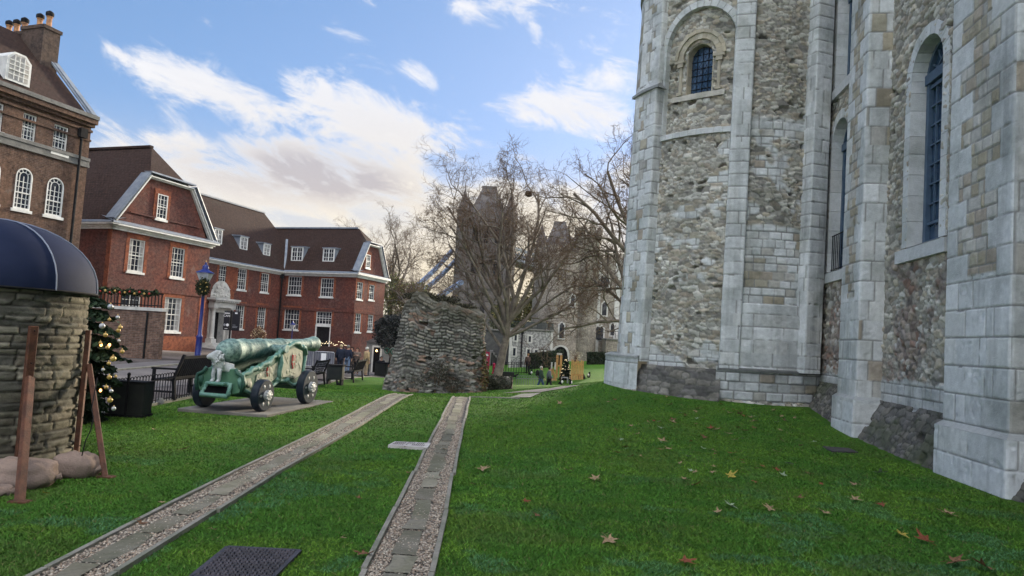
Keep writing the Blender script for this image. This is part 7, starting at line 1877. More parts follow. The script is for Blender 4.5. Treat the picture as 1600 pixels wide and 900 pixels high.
S = Sheets(); S.add(rmap, cum[-1], 0.0, 1.0, 1.0, rfield) if False else None
nu, nv = 420, 130; U, Vv = np.meshgrid(np.linspace(0, cum[-1], nu), np.linspace(0, 1, nv)); Hh, Cc = rfield(U, Vv); Pp = rmap(U, Vv, Hh)
i_ = np.arange(nu*nv).reshape(nv, nu); Fq = np.stack([i_[:-1, :-1], i_[:-1, 1:], i_[1:, 1:], i_[1:, :-1]], -1).reshape(-1, 4)
top = Pp[-1]; nt_ = len(top); ctr = top.mean(0)+np.array((0, 0, -.1)); rings = [top]; 
for k in (.75, .5, .25, .03):
    q = ctr+(top-ctr)*k; q[:, 2] = ctr[2]*(1-k)+top[:, 2]*k+.25*(fbm(q[:, 0]*2.2, q[:, 1]*2.2, 4, 7)-.4); rings.append(q)
Vall = [Pp.reshape(-1, 3)]+rings[1:]; base0 = (nv-1)*nu; off = nu*nv; prev = np.arange(base0, base0+nu); FF = [Fq]
for q in rings[1:]:
    cur = np.arange(off, off+nu); FF.append(np.stack([prev[:-1], prev[1:], cur[1:], cur[:-1]], -1)); prev = cur; off += nu
Call = [Cc.reshape(-1, 3)]+[np.tile(np.array((.10, .095, .06)), (nu, 1))]*4
mesh_np('masonry', np.vstack(Vall), np.vstack(FF), STONE, ruin, np.clip(np.vstack(Call), .01, .9), smooth=True)
bush('ivy', 'dark low shrub growing against the foot of the ruined wall', 'shrub', [(P3(683, 585, RY-.25), (.70, .30, .60)), (P3(655, 597, RY-.3), (.5, .28, .36)), (P3(708, 602, RY-.25), (.6, .25, .30)), (P3(676, 560, RY-.05), (.4, .2, .45))], 5200, .050, [(.060, .062, .045), (.085, .08, .06), (.045, .048, .036), (.11, .10, .08)], 31)
bush('moss_growth', 'dark grass and moss crowning the top of the ruined wall', 'moss', [(P3(658, 463, RY+1.2), (.75, .8, .20)), (P3(690, 468, RY+1.2), (.8, .8, .18)), (P3(725, 480, RY+1.2), (.55, .7, .15))], 4500, .06, [(.040, .042, .024), (.06, .055, .032), (.05, .045, .03)], 32, twigs=False)
bush('climber', 'yellow and reddish climbing plant on the right edge of the ruined wall', 'creeper', [(P3(757, 590, RY+.1), (.20, .25, .8)), (P3(755, 565, RY+.3), (.16, .25, .6))], 900, .075, [(.16, .14, .05), (.20, .09, .05), (.09, .10, .04), (.14, .10, .06)], 33)
# low remains of the same wall
lw = thing('low_wall', 'low ruined stone wall stub overgrown with grey creeper right of the tall ruin', 'wall', (rx(782, 28), 28, -.6))
S = Sheets(); z0 = gz(rx(780, 28), 28)
a0, a1 = np.array((rx(752, 28), 27.9)), np.array((rx(806, 28), 28.0)); ztp = at(780, 590, 28).z
def lf(U, V): return rubble(U, V, .24, .11, 811, PAL_RUIN*.8, .05, mortar=(.10, .10, .08))
for p, q, nn in ((a0, a1, (0, -1)), (a1, a1+np.array((-.1, 1.6)), (1, 0))):
    L = np.hypot(*(q-p)); d = (q-p)/L
    S.add(lambda U, V, H, p=p, d=d, nn=nn: np.stack([p[0]+d[0]*U+nn[0]*(H+.12*fbm(U*3, V*3, 3, 4)), p[1]+d[1]*U+nn[1]*(H+.12*fbm(U*3, V*3, 3, 4)), V+.10*(fbm(U*4, V*0, 3, 6)-.5)*(V > z0+.3)], -1), L, z0-.2, ztp, .035, lf)
S.build('masonry', STONE, lw)
mb = MB(); mb.add([(a0[0], a0[1]-.02, ztp-.03), (a1[0], a1[1]-.02, ztp-.03), (a1[0]-.1, a1[1]+1.6, ztp-.02), (a0[0], a0[1]+1.6, ztp-.02)], [(0, 1, 2, 3)]); mb.build('top', GREYSTONE, lw)
bush('creeper', 'grey-green creeper covering the low wall stub beside the tall ruin', 'creeper', [((rx(768, 27.8), 27.8, ztp-.28), (.45, .18, .35)), ((rx(788, 27.8), 27.8, ztp-.3), (.45, .18, .32)), ((rx(778, 28.2), 28.3, ztp-.02), (.7, .5, .10))], 3800, .045, [(.06, .068, .05), (.085, .09, .065), (.04, .048, .035), (.12, .11, .08)], 34, twigs=False)

# ------------------------------------------------------------ things at the far end of the lawn
p = gp(759, 588); 
sn = thing('red_sign', 'tall narrow red sign with white crown and small white lettering beside the plane tree trunk', 'sign', tuple(p))
k = p.y/F; REDS = mat('sign_red', (.36, .012, .05), rough=.5); mb = MB(); w_ = 4.4*k; h0, h1 = 11*k, 38*k
mb.box(-w_, w_, -.05, .05, h0, h1); pn = mb.build('panel', REDS, sn, world=False)
mb = MB(); mb.box(-w_*.55, w_*.55, -.062, -.05, h1-6.6*k, h1-5.0*k); mb.prism([(-w_*.35, -.062, h1-4.9*k), (w_*.35, -.062, h1-4.9*k), (w_*.35, -.062, h1-3.2*k), (w_*.18, -.062, h1-4*k), (0, -.062, h1-2.4*k), (-w_*.18, -.062, h1-4*k), (-w_*.35, -.062, h1-3.2*k)], (0, .012, 0)); mb.build('crown', PAPER, pn, world=False)
mb = MB()
for i in range(7): z = h1-(9+1.9*i)*k; mb.box(-w_*.5, w_*(.5-.25*(i % 3)), -.058, -.05, z, z+.55*k)
mb.box(-w_*.25, w_*.25, -.06, -.05, h0+4*k, h0+5.2*k); mb.build('small_lettering', mat('pink_lettering', (.55, .30, .36), rough=.6), pn, world=False)
mb = MB(); mb.box(-w_*.95, w_*.95, -.22, .22, 0, h0); mb.build('base', mat('sign_blue', (.016, .028, .075), rough=.5), sn, world=False)
def dark_seat(name, label, px, py, wpx, hpx, leg=.3):
    p = gp(px, py); k = p.y/F; o = thing(name, label, 'bench', tuple(p)); w_ = wpx*k; h = hpx*k
    mb = MB(); mb.box(-w_/2, w_/2, -.25, .25, h*leg, h); mb.build('body', DARKBOX, o, world=False, bevel=.02)
    for sx in (-.36, .36): mb = MB(); mb.box(w_*sx-.05, w_*sx+.05, -.22, .22, -.02, h*leg); mb.build('leg', BLACK, o, world=False)
    return o
dark_seat('solid_bench', 'solid black bench on short legs on the grass behind the low wall stub', 792, 592, 22, 11)
dark_seat('solid_bench', 'black bench standing on the path just right of the red sign', 780, 584, 14, 10, .5)
p = gp(806, 592); o = thing('raven', 'black raven standing on the grass beside the solid black bench', 'bird', tuple(p)); k = p.y/F
skin_obj('body', [(0, 0, 5*k), (2.2*k, 0, 6.5*k), (3.2*k, 0, 8.2*k), (4.6*k, 0, 8.0*k), (-2.5*k, 0, 4.2*k), (-4.6*k, 0, 3.2*k), (.3*k, .8*k, 2.4*k), (.3*k, .8*k, .1*k), (.3*k, -.8*k, 2.4*k), (.3*k, -.8*k, .1*k)], [(0, 1), (1, 2), (2, 3), (0, 4), (4, 5), (0, 6), (6, 7), (0, 8), (8, 9)], [2.0*k, 1.6*k, 1.1*k, .35*k, 1.5*k, .5*k, .4*k, .25*k, .4*k, .25*k], BLACK, o)
p = gp(771, 584); o = thing('red_post', 'short red post beside the foot of the plane tree', 'post', tuple(p)); mb = MB(); mb.lathe([(.16, 0), (.16, .1), (.11, .15), (.11, .75), (.14, .78), (.10, .88), (.02, .92)], n=12); mb.build('post', REDS, o, world=False, smooth=40)
p, q = at(806, 611, 45), at(842, 613, 45)
hoop_fence('hoop_fence', 'pale hoop-topped fence on the grass beside the two walking people', (p.x, p.y), (q.x, q.y), .95, .16, mat('grey_iron', (.18, .19, .19), rough=.5), .013)
p, q = at(782, 583, 58), at(842, 583, 58)
hoop_fence('hoop_fence', 'far black hoop-topped fence in front of the small flint house', (p.x, p.y), (q.x, q.y), 1.0, .22, BLACK, .02)
# path the walkers are on and stone markers in the lawn
P = [gp(803, 613), gp(850, 611), gp(893, 603)]; ribbon('footpath', [(v.x, v.y) for v in P], .9, PAVE, .02)
P = [gp(812, 622), gp(830, 615.5)]; ribbon('gravel_path', [(v.x, v.y) for v in P], .62, SLABM, .022)
P = [gp(735, 621), gp(775, 622), gp(812, 623.5)]; ribbon('edging_board', [(v.x, v.y) for v in P], .06, KERB, 0, h=.03)
pq = [gp(*v) for v in ((617, 694), (673, 696.5), (668, 704), (606, 700))]
o = thing('stone_plaque', 'flat pale engraved stone plaque in the grass touching the right gravel strip', 'plaque', tuple(pq[0])); mb = MB(); mb.prism([(v.x, v.y, v.z+.0) for v in pq], (0, 0, .045)); pl = mb.build('slab', mat('white_marble', (.56, .53, .51), (.42, .38, .37), scale=7, rough=.7), o)
mb = MB(); g = random.Random(5)
for row in range(2):
    for i in range(17):
        if g.random() < .15: continue
        u = .08+.84*i/17; v0 = .16+.36*row; a = pq[0].lerp(pq[1], u); b = pq[3].lerp(pq[2], u); q0 = a.lerp(b, v0); q1 = a.lerp(b, v0+.26); q0.z = q1.z = max(q0.z, q1.z)+.049; mb.beam(q0, q1, .009, .003)
mb.build('engraving', mat('engraving', (.06, .05, .05), rough=.9), o)
# chequer-plate cover
mc = [Vector(v) for v in COVER]; cm = sum(mc, Vector())/4
o = thing('manhole_cover', 'dark ribbed metal manhole cover set in the grass near the viewer', 'manhole cover', tuple(cm)); zc = cm.z+.02
IRON = mat('cast_iron', (.085, .075, .085), (.055, .05, .055), scale=6, rough=.55, metal=.4, bump=.3, bscale=40)
mb = MB(); mb.prism([(v.x, v.y, zc-.04) for v in mc], (0, 0, .04)); pl = mb.build('plate', IRON, o)
mb = MB(); nu_, nv_ = 15, 11
for i in range(nu_):
    for j in range(nv_):
        u, v = (i+.5)/nu_*.94+.03, (j+.5)/nv_*.92+.04; q = mc[0].lerp(mc[1], u).lerp(mc[3].lerp(mc[2], u), v); dx = (mc[1]-mc[0]).normalized(); dy = (mc[3]-mc[0]).normalized(); a, b = ((.018, .010) if (i+j) % 2 else (.010, .018))
        mb.add([(q+dx*sx*a+dy*sy*b+Vector((0, 0, zc-q.z+h*.012))) for h, s in ((0, 1), (1, .7)) for sx, sy in ((-s, -s), (s, -s), (s, s), (-s, s))], [(4, 5, 6, 7), (0, 1, 5, 4), (1, 2, 6, 5), (2, 3, 7, 6), (3, 0, 4, 7)])
mb.build('tread_pattern', IRON, o)
mb = MB()
for a, b in zip(mc, mc[1:]+mc[:1]): mb.beam((a.x, a.y, zc-.012), (b.x, b.y, zc-.012), .03, .03)
mb.build('frame', IRON, o)
q = [gp(*v) for v in ((1285, 699), (1326, 702), (1341, 708.5), (1300, 707))]; o = thing('drain_slab', 'dark flat stone drain cover in the grass in front of the keep apron', 'drain cover', tuple(q[0])); mb = MB(); mb.prism([(v.x, v.y, v.z-.03) for v in q], (0, 0, .055)); mb.build('slab', mat('dark_slab', (.075, .068, .066), (.05, .046, .045), scale=6, rough=.9), o)

# festive timber props
PY = gp(890, 594).y; kk = PY/F
def fx(px): return (px-800)/F*PY
gz0 = gz(fx(890), PY)
o = thing('timber_fence', 'tall pale timber slat screen right of the far lit Christmas tree', 'screen', (fx(909), PY, gz0)); hh = 33*kk
for i in range(8):
    x = fx(899.5)+(fx(917)-fx(899.5))*i/7; mb = MB(); mb.box(x-.045, x+.045, PY-.03+(i % 2)*.02, PY+.03, gz0-.05, gz0+hh-.08*(i % 3)); mb.build('slat', PINE, o)
mb = MB(); mb.box(fx(899), fx(917.5), PY+.04, PY+.09, gz0+hh*.25, gz0+hh*.32); mb.box(fx(899), fx(917.5), PY+.04, PY+.09, gz0+hh*.75, gz0+hh*.82); mb.build('rail', PINE, o)
o = thing('timber_easel', 'A-shaped pale timber trestle left of the far lit Christmas tree', 'trestle', (fx(870), PY-1.2, gz0)); yq = PY-1.2
for yy in (yq, yq+1.3):
    mb = MB(); x0, x1, xm = fx(865), fx(874.5), fx(868.5); z1 = gz0+18*kk; mb.beam((x0, yy, gz0), (xm, yy, z1), .11, .08, (0, 1, 0)); mb.beam((x1, yy, gz0), (xm, yy, z1), .11, .08, (0, 1, 0)); mb.beam((x0, yy, gz0+.06), (x1, yy, gz0+.06), .09, .06, (0, 1, 0)); mb.build('frame', PINE, o)
mb = MB(); mb.add([(fx(874.5), yq, gz0), (fx(874.5), yq+1.3, gz0), (fx(868.5), yq+1.3, gz0+18*kk), (fx(868.5), yq, gz0+18*kk)], [(0, 1, 2, 3)]); mb.build('board', PINE, o)
for x in (868, 873.5): mb = MB(); mb.box(fx(x)-.06, fx(x)+.06, yq+1.0, yq+1.06, gz0+16*kk, gz0+27*kk); mb.build('upright', PALE, o)
o = thing('timber_gantry', 'tall open pale timber frame with white cap behind the far lit Christmas tree', 'frame', (fx(881), PY+1.5, gz0))
for x in (878.5, 884.5): mb = MB(); mb.box(fx(x)-.09, fx(x)+.09, PY+1.4, PY+1.55, gz0-.05, gz0+38*kk); mb.build('post', PINE, o)
mb = MB(); mb.box(fx(877.5), fx(885.5), PY+1.35, PY+1.6, gz0+38*kk, gz0+41*kk); mb.build('cap', PALE, o)
mb = MB(); mb.box(fx(878), fx(885), PY+1.42, PY+1.53, gz0+20*kk, gz0+22*kk); mb.build('crosspiece', PINE, o)
conifer('christmas_tree', 'dark Christmas tree covered in small white lights between the timber props', (fx(891), PY+.3, gz0), 39*kk, 10.5*kk, 14, 7000, [(.016, .028, .018), (.026, .036, .022)], .13, 70)
bush('star_burst', 'sparkling twig decoration above the timber slat screen', 'decoration', [((fx(906), PY+.6, gz0+39*kk), (.55, .3, .45))], 260, .05, [(.6, .55, .4), (.3, .24, .15)], 15)
def bird_figure(px, py, s, lab, tilt=0):
    p = gp(px, py); k = p.y/F; o = thing('bird_figure', lab, 'figure', tuple(p), tilt, 'black and white figures on the grass'); r = s*k
    skin_obj('body', [(0, 0, r*.62), (r*.2, 0, r*1.2), (r*.35, 0, r*1.75), (r*.75, 0, r*1.7), (-r*.5, 0, r*.45), (-r*1.0, 0, r*.3), (0, .3*r, r*.1), (0, -.3*r, r*.1), (.25*r, .3*r, r*.04), (.25*r, -.3*r, r*.04)], [(0, 1), (1, 2), (2, 3), (0, 4), (4, 5), (0, 6), (0, 7), (6, 8), (7, 9)], [r*.5, r*.45, r*.3, r*.1, r*.35, r*.12, r*.12, r*.12, r*.1, r*.1], BLACK, o)
    mb = MB(); mb.blob((r*.18, -.32*r, r*.85), (r*.36, r*.3, r*.5), 10, 7); mb.build('belly', WHITE, o, world=False, smooth=180)
for i, (px, py, s, lab) in enumerate(((877, 601, 5.2, 'black and white bird figure in front of the timber trestle, leftmost of the pair'), (891, 601.5, 4.6, 'black and white bird figure at the foot of the far Christmas tree'), (905, 592, 4.2, 'black and white bird figure just below the timber slat screen'), (912, 592, 4.4, 'middle black and white bird figure of the three below the timber screen'), (920, 590, 4.8, 'black and white bird figure past the right end of the timber screen'), (829, 586, 4.4, 'black and white bird figure on the grass near the small flint house'), (838, 586, 3.6, 'small black and white bird figure left of the walking person in green'), (527, 602, 4.6, 'black and white bird figure beside the planter box by the benches'))): bird_figure(px, py, s, lab, i*1.3)
o = thing('gift_table', 'low grey table with dark bundle in front of the far Christmas tree', 'table', tuple(gp(882, 598))); k = o.location.y/F
mb = MB(); mb.box(-5*k, 5*k, -.3, .3, 7.6*k, 8.6*k); mb.build('top', STEEL, o, world=False)
for sx in (-4.4, 4.4): mb = MB(); mb.box(sx*k-.04, sx*k+.04, -.25, .25, 0, 7.6*k); mb.build('leg', STEEL, o, world=False)
HEDGE = [(.018, .030, .016), (.028, .042, .020), (.014, .022, .013)]
def hedge(name, lab, pts, h, w_, n, seed):
    g = np.random.default_rng(seed); o = thing(name, lab, 'hedge', (*pts[0], gz(*pts[0]))); C = []
    for (xa, ya), (xb, yb) in zip(pts[:-1], pts[1:]):
        k = n//(len(pts)-1); t_ = g.random(k); u = g.random(k); face = g.random(k); zz = np.where(face < .5, h*u, h); off = np.where(face < .5, -w_/2, (u-.5)*w_)
        x = xa+(xb-xa)*t_; y = ya+(yb-ya)*t_+off; z = gzv(x, y)+zz; C.append(np.stack([x, y, z], -1)+g.normal(0, .05, (k, 3)))
    leafcloud('foliage', np.vstack(C), .12, np.array(HEDGE), o, g)
    mb = MB()
    for (xa, ya), (xb, yb) in zip(pts[:-1], pts[1:]):
        mb.add([(x, y+s*(w_/2-.08), gz(x, y)+z) for x, y in ((xa, ya), (xb, yb)) for s in (-1, 1) for z in (-.1, h-.06)], [(0, 1, 5, 4), (2, 6, 7, 3), (1, 3, 7, 5), (0, 2, 3, 1), (4, 5, 7, 6)])
    mb.build('stems', mat('hedge_core', (.012, .018, .011), rough=1), o)
a, b = at(917, 570, 66), at(1000, 578, 66); hedge('hedge', 'clipped dark hedge across the lawn between the slat screen and the keep', [(a.x, 66), (b.x, 66)], 1.05, .8, 9000, 5)
a, b, c = at(826, 575, 62), at(858, 575, 64), at(878, 575, 68); hedge('hedge', 'clipped dark hedge in front of the small flint house and the round tower door', [(a.x, 62), (b.x, 64), (c.x, 68)], 1.35, .9, 9000, 6)
p = gp(864, 575); o = thing('lamp_standard', 'thin dark T-shaped lamp standard in front of the flint house', 'lamp post', (fx(862), 61, gz(fx(862), 61))); h = at(862, 547, 61).z-o.location.z
mb = MB(); mb.tube([(0, 0, 0), (0, 0, h)], .05, 6); mb.tube([(-.45, 0, h), (.45, 0, h)], .035, 6); mb.build('pole', BLACK, o, world=False)
for px, py in ((604.5, 548), (614, 549)):
    o = thing('door_wreath', 'small round dark wreath hanging by the lit doorway, '+('left one' if px < 610 else 'right one'), 'wreath', P3(px, py, 44.4)); mb = MB(); mb.tube([(.13*math.cos(a), 0, .17*math.sin(a)) for a in [2*math.pi*i/14 for i in range(15)]], .045, 6); mb.build('ring', CDARK, o, world=False)

# ------------------------------------------------------------ people
SKIN = mat('skin', (.48, .28, .20), (.42, .24, .17), scale=12, rough=.6)
def person(label, loc, rz, H, top, legs, hair, coat=.78, stride=0.0, arms='down', hat=None, sit=False, bulk=1.0, long_hair=False):
    """faces +y before turning by rz; top/legs/hair are materials"""
    o = thing('person', label, 'person', loc, rz); k = H/1.72
    def s(v): return (v[0]*k, v[1]*k, v[2]*k)
    st = stride; hipz = .92 if not sit else .50
    dz = hipz-.92
    V = [(0, 0, hipz), (0, .0, 1.15+dz), (0, .0, 1.33+dz), (0, .01, 1.47+dz), (0, .03, 1.55+dz), (0, .035, 1.64+dz), (0, .12, 1.57+dz), (0, .03, 1.69+dz)]
    E = [(0, 1), (1, 2), (2, 3), (3, 4), (4, 5), (4, 6), (5, 7)]; Rr = [.13, .115, .13, .055, .078, .088, .022, .05]
    arm_pts = []; leg_pts = []
    for sx in (-1, 1):
        if arms == 'down': sw = st*.5*sx; A = [(sx*.19, 0, 1.40+dz), (sx*.245, -.02+sw*.4, 1.14+dz), (sx*.25, .04+sw, .90+dz), (sx*.25, .06+sw, .81+dz)]
        else: A = [(sx*.19, 0, 1.40+dz), (sx*.24, -.02, 1.14+dz), (sx*.13, .20, 1.20+dz), (sx*.06, .24, 1.24+dz)]
        n0 = len(V); V += A; E += [(2, n0), (n0, n0+1), (n0+1, n0+2), (n0+2, n0+3)]; Rr += [.062, .046, .032, .038]; arm_pts.append(A)
        d = (Vector(A[3])-Vector(A[2])).normalized(); side = Vector((0, 1, 0)) if abs(d.y) < .8 else Vector((1, 0, 0)); hp = Vector(A[3])
        for f in range(4):
            n1 = len(V); q0 = hp+side*(f-1.5)*.021+d*.02; V += [tuple(q0+d*.03), tuple(q0+d*(.055+.008*(1.5-abs(f-1.5)))+Vector((-sx*.012, 0, 0)))]; E += [(n0+3, n1), (n1, n1+1)]; Rr += [.010, .008]
        n1 = len(V); V += [tuple(hp+side*.045+d*.0), tuple(hp+side*.055+d*.035)]; E += [(n0+3, n1), (n1, n1+1)]; Rr += [.012, .009]
        if sit: Lg = [(sx*.10, 0, hipz-.02), (sx*.12, .42, hipz), (sx*.12, .44, .09), (sx*.12, .56, .04)]
        else:
            fy = st*sx; lift = .06 if fy < 0 else 0; Lg = [(sx*.095, 0, .90), (sx*.10, fy*.45+.03*(st != 0), .50), (sx*.10, fy-.02, .09+lift), (sx*.10, fy+.11, .035+lift*.4)]
        n0 = len(V); V += Lg; E += [(0, n0), (n0, n0+1), (n0+1, n0+2), (n0+2, n0+3)]; Rr += [.085, .058, .04, .034]; leg_pts.append(Lg)
    for sx in (-1, 1): n0 = len(V); V.append((sx*.088, .03, 1.60+dz)); E.append((5, n0)); Rr.append(.02)
    skin_obj('body', [s(v) for v in V], E, [r*k for r in Rr], SKIN, o, 1)
    # coat with sleeves
    zb = coat+dz if not sit else hipz
    V = [(0, 0, 1.30+dz), (0, 0, 1.12+dz), (0, 0, .95+dz)]; Rr = [(.205*bulk, .155*bulk), (.20*bulk, .16*bulk), (.20*bulk, .165*bulk)]; E = [(0, 1), (1, 2)]
    if zb < .9+dz-.01: V.append((0, 0, zb)); E.append((2, 3)); Rr.append((.215*bulk, .18*bulk))
    n0 = len(V); V.append((0, 0, 1.44+dz)); E.append((0, n0)); Rr.append((.10, .09))
    for A in arm_pts: n0 = len(V); V += A[:3]; E += [(0, n0), (n0, n0+1), (n0+1, n0+2)]; Rr += [(.085*bulk,)*2, (.072*bulk,)*2, (.056*bulk,)*2]
    skin_obj('coat', [s(v) for v in V], E, [(r[0]*k, r[1]*k) for r in Rr], top, o, 1)
    V = [(0, 0, hipz)]; E = []; Rr = [.145]
    for Lg in leg_pts: n0 = len(V); V += Lg[:3]; E += [(0, n0), (n0, n0+1), (n0+1, n0+2)]; Rr += [.108, .082, .066]
    skin_obj('trousers', [s(v) for v in V], E, [r*k for r in Rr], legs, o, 1)
    for Lg in leg_pts:
        a, b = Vector(Lg[2]), Vector(Lg[3]); skin_obj('shoe', [s(a+Vector((0, -.03, -.045))), s(a+Vector((0, .05, -.05))), s(b+Vector((0, .02, .005)))], [(0, 1), (1, 2)], [.045*k, .048*k, .036*k], BLACK, o, 1)
    mb = MB(); mb.blob((0, .0, 1.635*k+dz*k), (.108*k, .115*k, .105*k), 12, 8)
    if long_hair: mb.blob((0, -.05*k, (1.53+dz)*k), (.115*k, .08*k, .15*k), 12, 8)
    mb.v = [(x, min(y, .055*k) if z < (1.66+dz)*k else y, z) for x, y, z in mb.v]
    mb.build('hair', hair, o, world=False, smooth=180)
    mb = MB()
    for sx in (-1, 1): mb.blob((sx*.034*k, .112*k, (1.605+dz)*k), (.011*k,)*3, 6, 4)
    mb.build('eyes', HOLE, o, world=False)
    return o
def cloth(n, c): return mat('cloth_'+n, c, tuple(v*.7 for v in c), scale=6, rough=.95)
NAVY, NAVY2, BEIGE, BRN, GRN_, GREY_, JEANS, DRK = cloth('navy', (.016, .022, .042)), cloth('dark_blue', (.020, .026, .05)), cloth('beige', (.42, .31, .17)), cloth('brown', (.17, .13, .11)), cloth('green', (.045, .075, .055)), cloth('grey', (.13, .14, .17)), cloth('jeans', (.05, .085, .19)), cloth('black', (.014, .014, .018))
HW, HB, HG, HBL = cloth('white_hair', (.55, .53, .48)), cloth('dark_hair', (.025, .018, .014)), cloth('grey_hair', (.22, .20, .18)), cloth('blond_hair', (.45, .36, .22))
def stand(px, y): x = (px-800)/F*y; return (x, y, gz(x, y)+.02)
person('person in long dark navy coat with blond hair, seen from behind near the benches', stand(540, 41.5), R(20), 1.70, NAVY, NAVY, HBL, .62, bulk=1.1)
person('person in dark blue jacket and pale jeans next to the long navy coat', stand(551, 42.5), R(-15), 1.74, NAVY2, cloth('light_jeans', (.16, .24, .38)), HG, .86)
person('person in black jacket half hidden between the dark blue jacket and the brown coat', stand(557.5, 43.5), R(160), 1.66, DRK, BRN, HB, .84)
person('person with long dark hair in brown coat, hands raised to chest, facing the viewer', stand(565.5, 43), R(175), 1.66, BRN, DRK, HB, .72, arms='bent', long_hair=True)
person('person with white hair in long beige coat standing alone beside the litter bin', stand(580.5, 41.5), R(-50), 1.74, BEIGE, cloth('tan', (.36, .28, .18)), HW, .55, bulk=1.08)
person('dark-clothed person sitting by the lit doorway under the evergreen tree', stand(603.5, 47), R(200), 1.7, DRK, DRK, HB, sit=True)
person('dark-clothed person standing at the edge of the ruined wall near the doorway', stand(618, 46), R(90), 1.62, DRK, DRK, HB, .8)
o = thing('dark_chair', 'low dark seat under the person sitting by the lit doorway', 'seat', (stand(603.5, 47)[0], 47.05, gz(-8.6, 47))); mb = MB(); mb.box(-.25, .25, -.2, .25, .36, .42); mb.build('seat', BLACK, o, world=False)
for sx in (-1, 1): mb = MB(); mb.box(sx*.22-.03, sx*.22+.03, -.18, .2, 0, .36); mb.build('leg', BLACK, o, world=False)
w1, w2 = at(844, 611, 46.5), at(857, 609, 46.5); w1.z = gz(w1.x, 46.5); w2.z = gz(w2.x, 46.5)
0 and print('W', w1, at(844, 611, 46.5), gp(844, 611), gp(806, 611), gp(890, 594), gp(812, 622), gp(830, 616), gp(892, 603), gp(759, 588), gp(792, 592), gp(824, 584), gp(877, 601), gp(780, 584))
person('white-haired person in dark green jacket and blue jeans walking across the lawn path', (w1.x, w1.y, w1.z+.02), R(-80), 38*w1.y/F, GRN_, JEANS, HW, .80, stride=.30, bulk=1.1)
person('person in grey hooded jacket and black trousers walking behind the green jacket', (w2.x, w2.y, w2.z+.02), R(-80), 36.5*w2.y/F, GREY_, DRK, HB, .82, stride=.24, bulk=1.1)
p = gp(824, 584); person('distant person in dark brown coat by the fence of the flint house', (p.x, p.y+.5, p.z), R(30), 1.68, cloth('dark_brown', (.07, .045, .035)), DRK, cloth('ginger', (.30, .16, .08)), .6)
o = thing('backpack', 'dark backpack worn by the walking person in the green jacket', 'backpack', (w1.x-.24, w1.y+.02, w1.z+1.2)); mb = MB(); mb.blob((0, 0, 0), (.13, .17, .24), 12, 8); mb.build('bag', DRK, o, world=False, smooth=180)

# ------------------------------------------------------------ fallen leaves
LEAFC = {'tan': (.36, .25, .14), 'brown': (.20, .10, .05), 'red-brown': (.24, .075, .035), 'yellow': (.42, .34, .06), 'pale green': (.30, .38, .24)}
def leaf_mesh(seed, colr, m):
    g = random.Random(seed); N = 5; out = []; angs = [-2.2, -1.05, 0, 1.05, 2.2]; ln = [.55, .85, 1.0, .85, .55]; vs = [(0, 0, .006)]; ring = []
    for a, l in zip(angs, ln):
        for da, f in ((-.32, .50), (-.16, .72), (0, 1), (.16, .72), (.32, .50)):
            r = l*f*g.uniform(.88, 1.08); ring.append((r*math.sin(a+da), r*math.cos(a+da)))
    curl = g.uniform(.15, .55); tw = g.uniform(-.3, .3); ax = g.random()*3.14
    for x, y in ring:
        u = x*math.cos(ax)+y*math.sin(ax); vs.append((x, y, .03+curl*u*u+tw*x*y*.4+g.uniform(-.03, .05)))
    for x, y in ring:
        vs.append((x*.5, y*.5, .02+curl*.2*(x*math.cos(ax)+y*math.sin(ax))**2+g.uniform(-.01, .03)))
    n = len(ring); fs = []
    for i in range(n-1): fs += [(1+i, 1+i+1, 1+n+i+1, 1+n+i), (0, 1+n+i, 1+n+i+1)]
    mb = MB(); mb.add(vs, fs); mb.tube([(0, 0, .01), (.02, -.35, .05), (.1, -.7, .04)], .014, 4)
    me = bpy.data.meshes.new('leaf'); me.from_pydata(mb.v, [], mb.f); me.materials.append(m); return me
LM = {c: [leaf_mesh(31*i+7, v, mat('leaf_'+c.replace(' ', '_').replace('-', '_'), v, tuple(q*.55 for q in v), scale=5, rough=.8)) for i in range(4)] for c, v in LEAFC.items()}
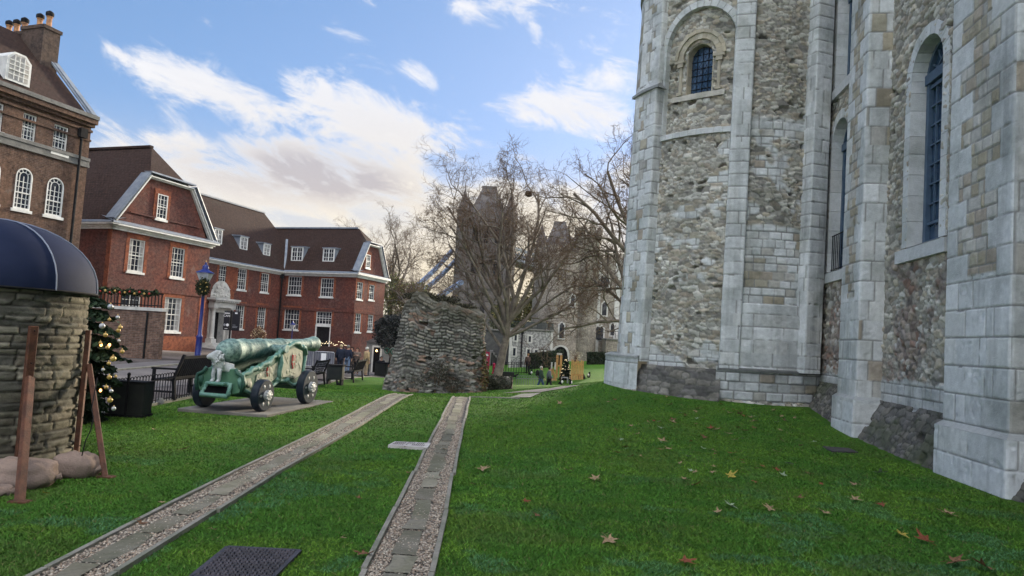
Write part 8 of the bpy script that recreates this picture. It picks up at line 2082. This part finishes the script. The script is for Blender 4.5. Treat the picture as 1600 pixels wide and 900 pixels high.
LV = [(753, 736, 'tan', 1.2), (890, 738, 'tan', 1), (931, 752, 'tan', 1), (820, 788, 'red-brown', .7), (950, 848, 'tan', 1.15), (1070, 884, 'red-brown', 1.05), (565, 872, 'brown', 1.2), (1083, 762, 'brown', 1), (1140, 747, 'yellow', 1.2), (1140, 793, 'pale green', 1.2), (1204, 799, 'tan', 1), (1289, 805, 'tan', 1), (1246, 782, 'brown', .9), (1334, 784, 'tan', 1), (1379, 792, 'red-brown', .9), (1375, 742, 'pale green', 1.3), (1338, 761, 'tan', .8), (1478, 806, 'tan', 1.2), (1408, 839, 'yellow', 1.2), (1447, 850, 'red-brown', 1.2), (1490, 884, 'brown', 1.3), (1540, 892, 'brown', 1.35), (1211, 736, 'red-brown', 1), (1231, 727, 'pale green', 1), (1213, 708, 'tan', .9), (1146, 711, 'red-brown', .9), (1148, 690, 'tan', .8), (1037, 692, 'tan', 1.1), (1046, 704, 'tan', 1), (1030, 705, 'brown', .8), (1052, 658, 'brown', 1.1), (1050, 661, 'tan', 1), (1046, 634, 'tan', 1), (1044, 622, 'tan', 1), (1024, 626, 'red-brown', .9), (1120, 673, 'tan', 1.1), (1113, 671, 'red-brown', 1), (1140, 680, 'tan', 1), (1102, 686, 'brown', 1), (1163, 675, 'tan', 1), (1180, 660, 'tan', 1), (1148, 643, 'red-brown', 1.2), (1155, 649, 'tan', 1), (1172, 654, 'tan', .8), (1214, 662, 'pale green', .9), (1221, 652, 'tan', .8), (1226, 659, 'tan', .8), (1208, 643, 'tan', .8), (1033, 671, 'pale green', 1), (1010, 665, 'tan', .7), (964, 710, 'red-brown', .6), (1406, 711, 'red-brown', 1), (1503, 752, 'yellow', 1), (1510, 756, 'red-brown', .8), (876, 632, 'tan', 1.1), (950, 630, 'tan', .8), (285, 706, 'tan', .8), (239, 674, 'tan', .5), (790, 660, 'red-brown', .5), (1254, 634, 'tan', 1), (1245, 640, 'tan', .8), (1090, 640, 'tan', .7), (1070, 652, 'tan', .6), (1182, 735, 'tan', .5), (1122, 805, 'tan', .6), (1001, 716, 'tan', .4), (72, 776, 'yellow', .5)]
g = random.Random(12)
for k in range(58):
    LV.append((g.uniform(960, 1290), g.uniform(622, 760), g.choice(('tan', 'tan', 'brown', 'pale green', 'red-brown')), g.uniform(.45, .85)))
for k in range(16): LV.append((g.uniform(180, 900), g.uniform(640, 860), g.choice(('tan', 'brown')), g.uniform(.35, .6)))
for px, py, c, s in LV:
    p = gp(px, py); me = LM[c][g.randrange(4)]
    if p.x > 5.0+.13*p.y or math.hypot(p.x-6.7, p.y-21.3) < 3.9: continue
    o = link(bpy.data.objects.new('fallen_leaf', me)); o.location = (p.x, p.y, p.z+.034); sz = .105*s*(1+.012*p.y); o.scale = (sz, sz, sz)
    o.rotation_euler = (g.uniform(-.35, .35), g.uniform(-.35, .35), g.random()*6.28)
    tag(o, c+' fallen maple-like leaf lying on the lawn', 'leaf', c+' fallen leaves on the lawn')

# ------------------------------------------------------------ the air
hz = bpy.data.materials.new('haze'); hz.use_nodes = True
t = NT(hz.node_tree); t.n.clear(); v = t.new('ShaderNodeVolumePrincipled'); v.inputs['Color'].default_value = (.70, .70, .76, 1); v.inputs['Density'].default_value = .00014; v.inputs['Anisotropy'].default_value = 0
o_ = t.new('ShaderNodeOutputMaterial'); t.l.new(v.outputs[0], o_.inputs['Volume'])
mb = MB(); mb.box(-450, 450, -100, 510, -14, 78); o = mb.build('haze', hz); tag(o, kind='stuff')
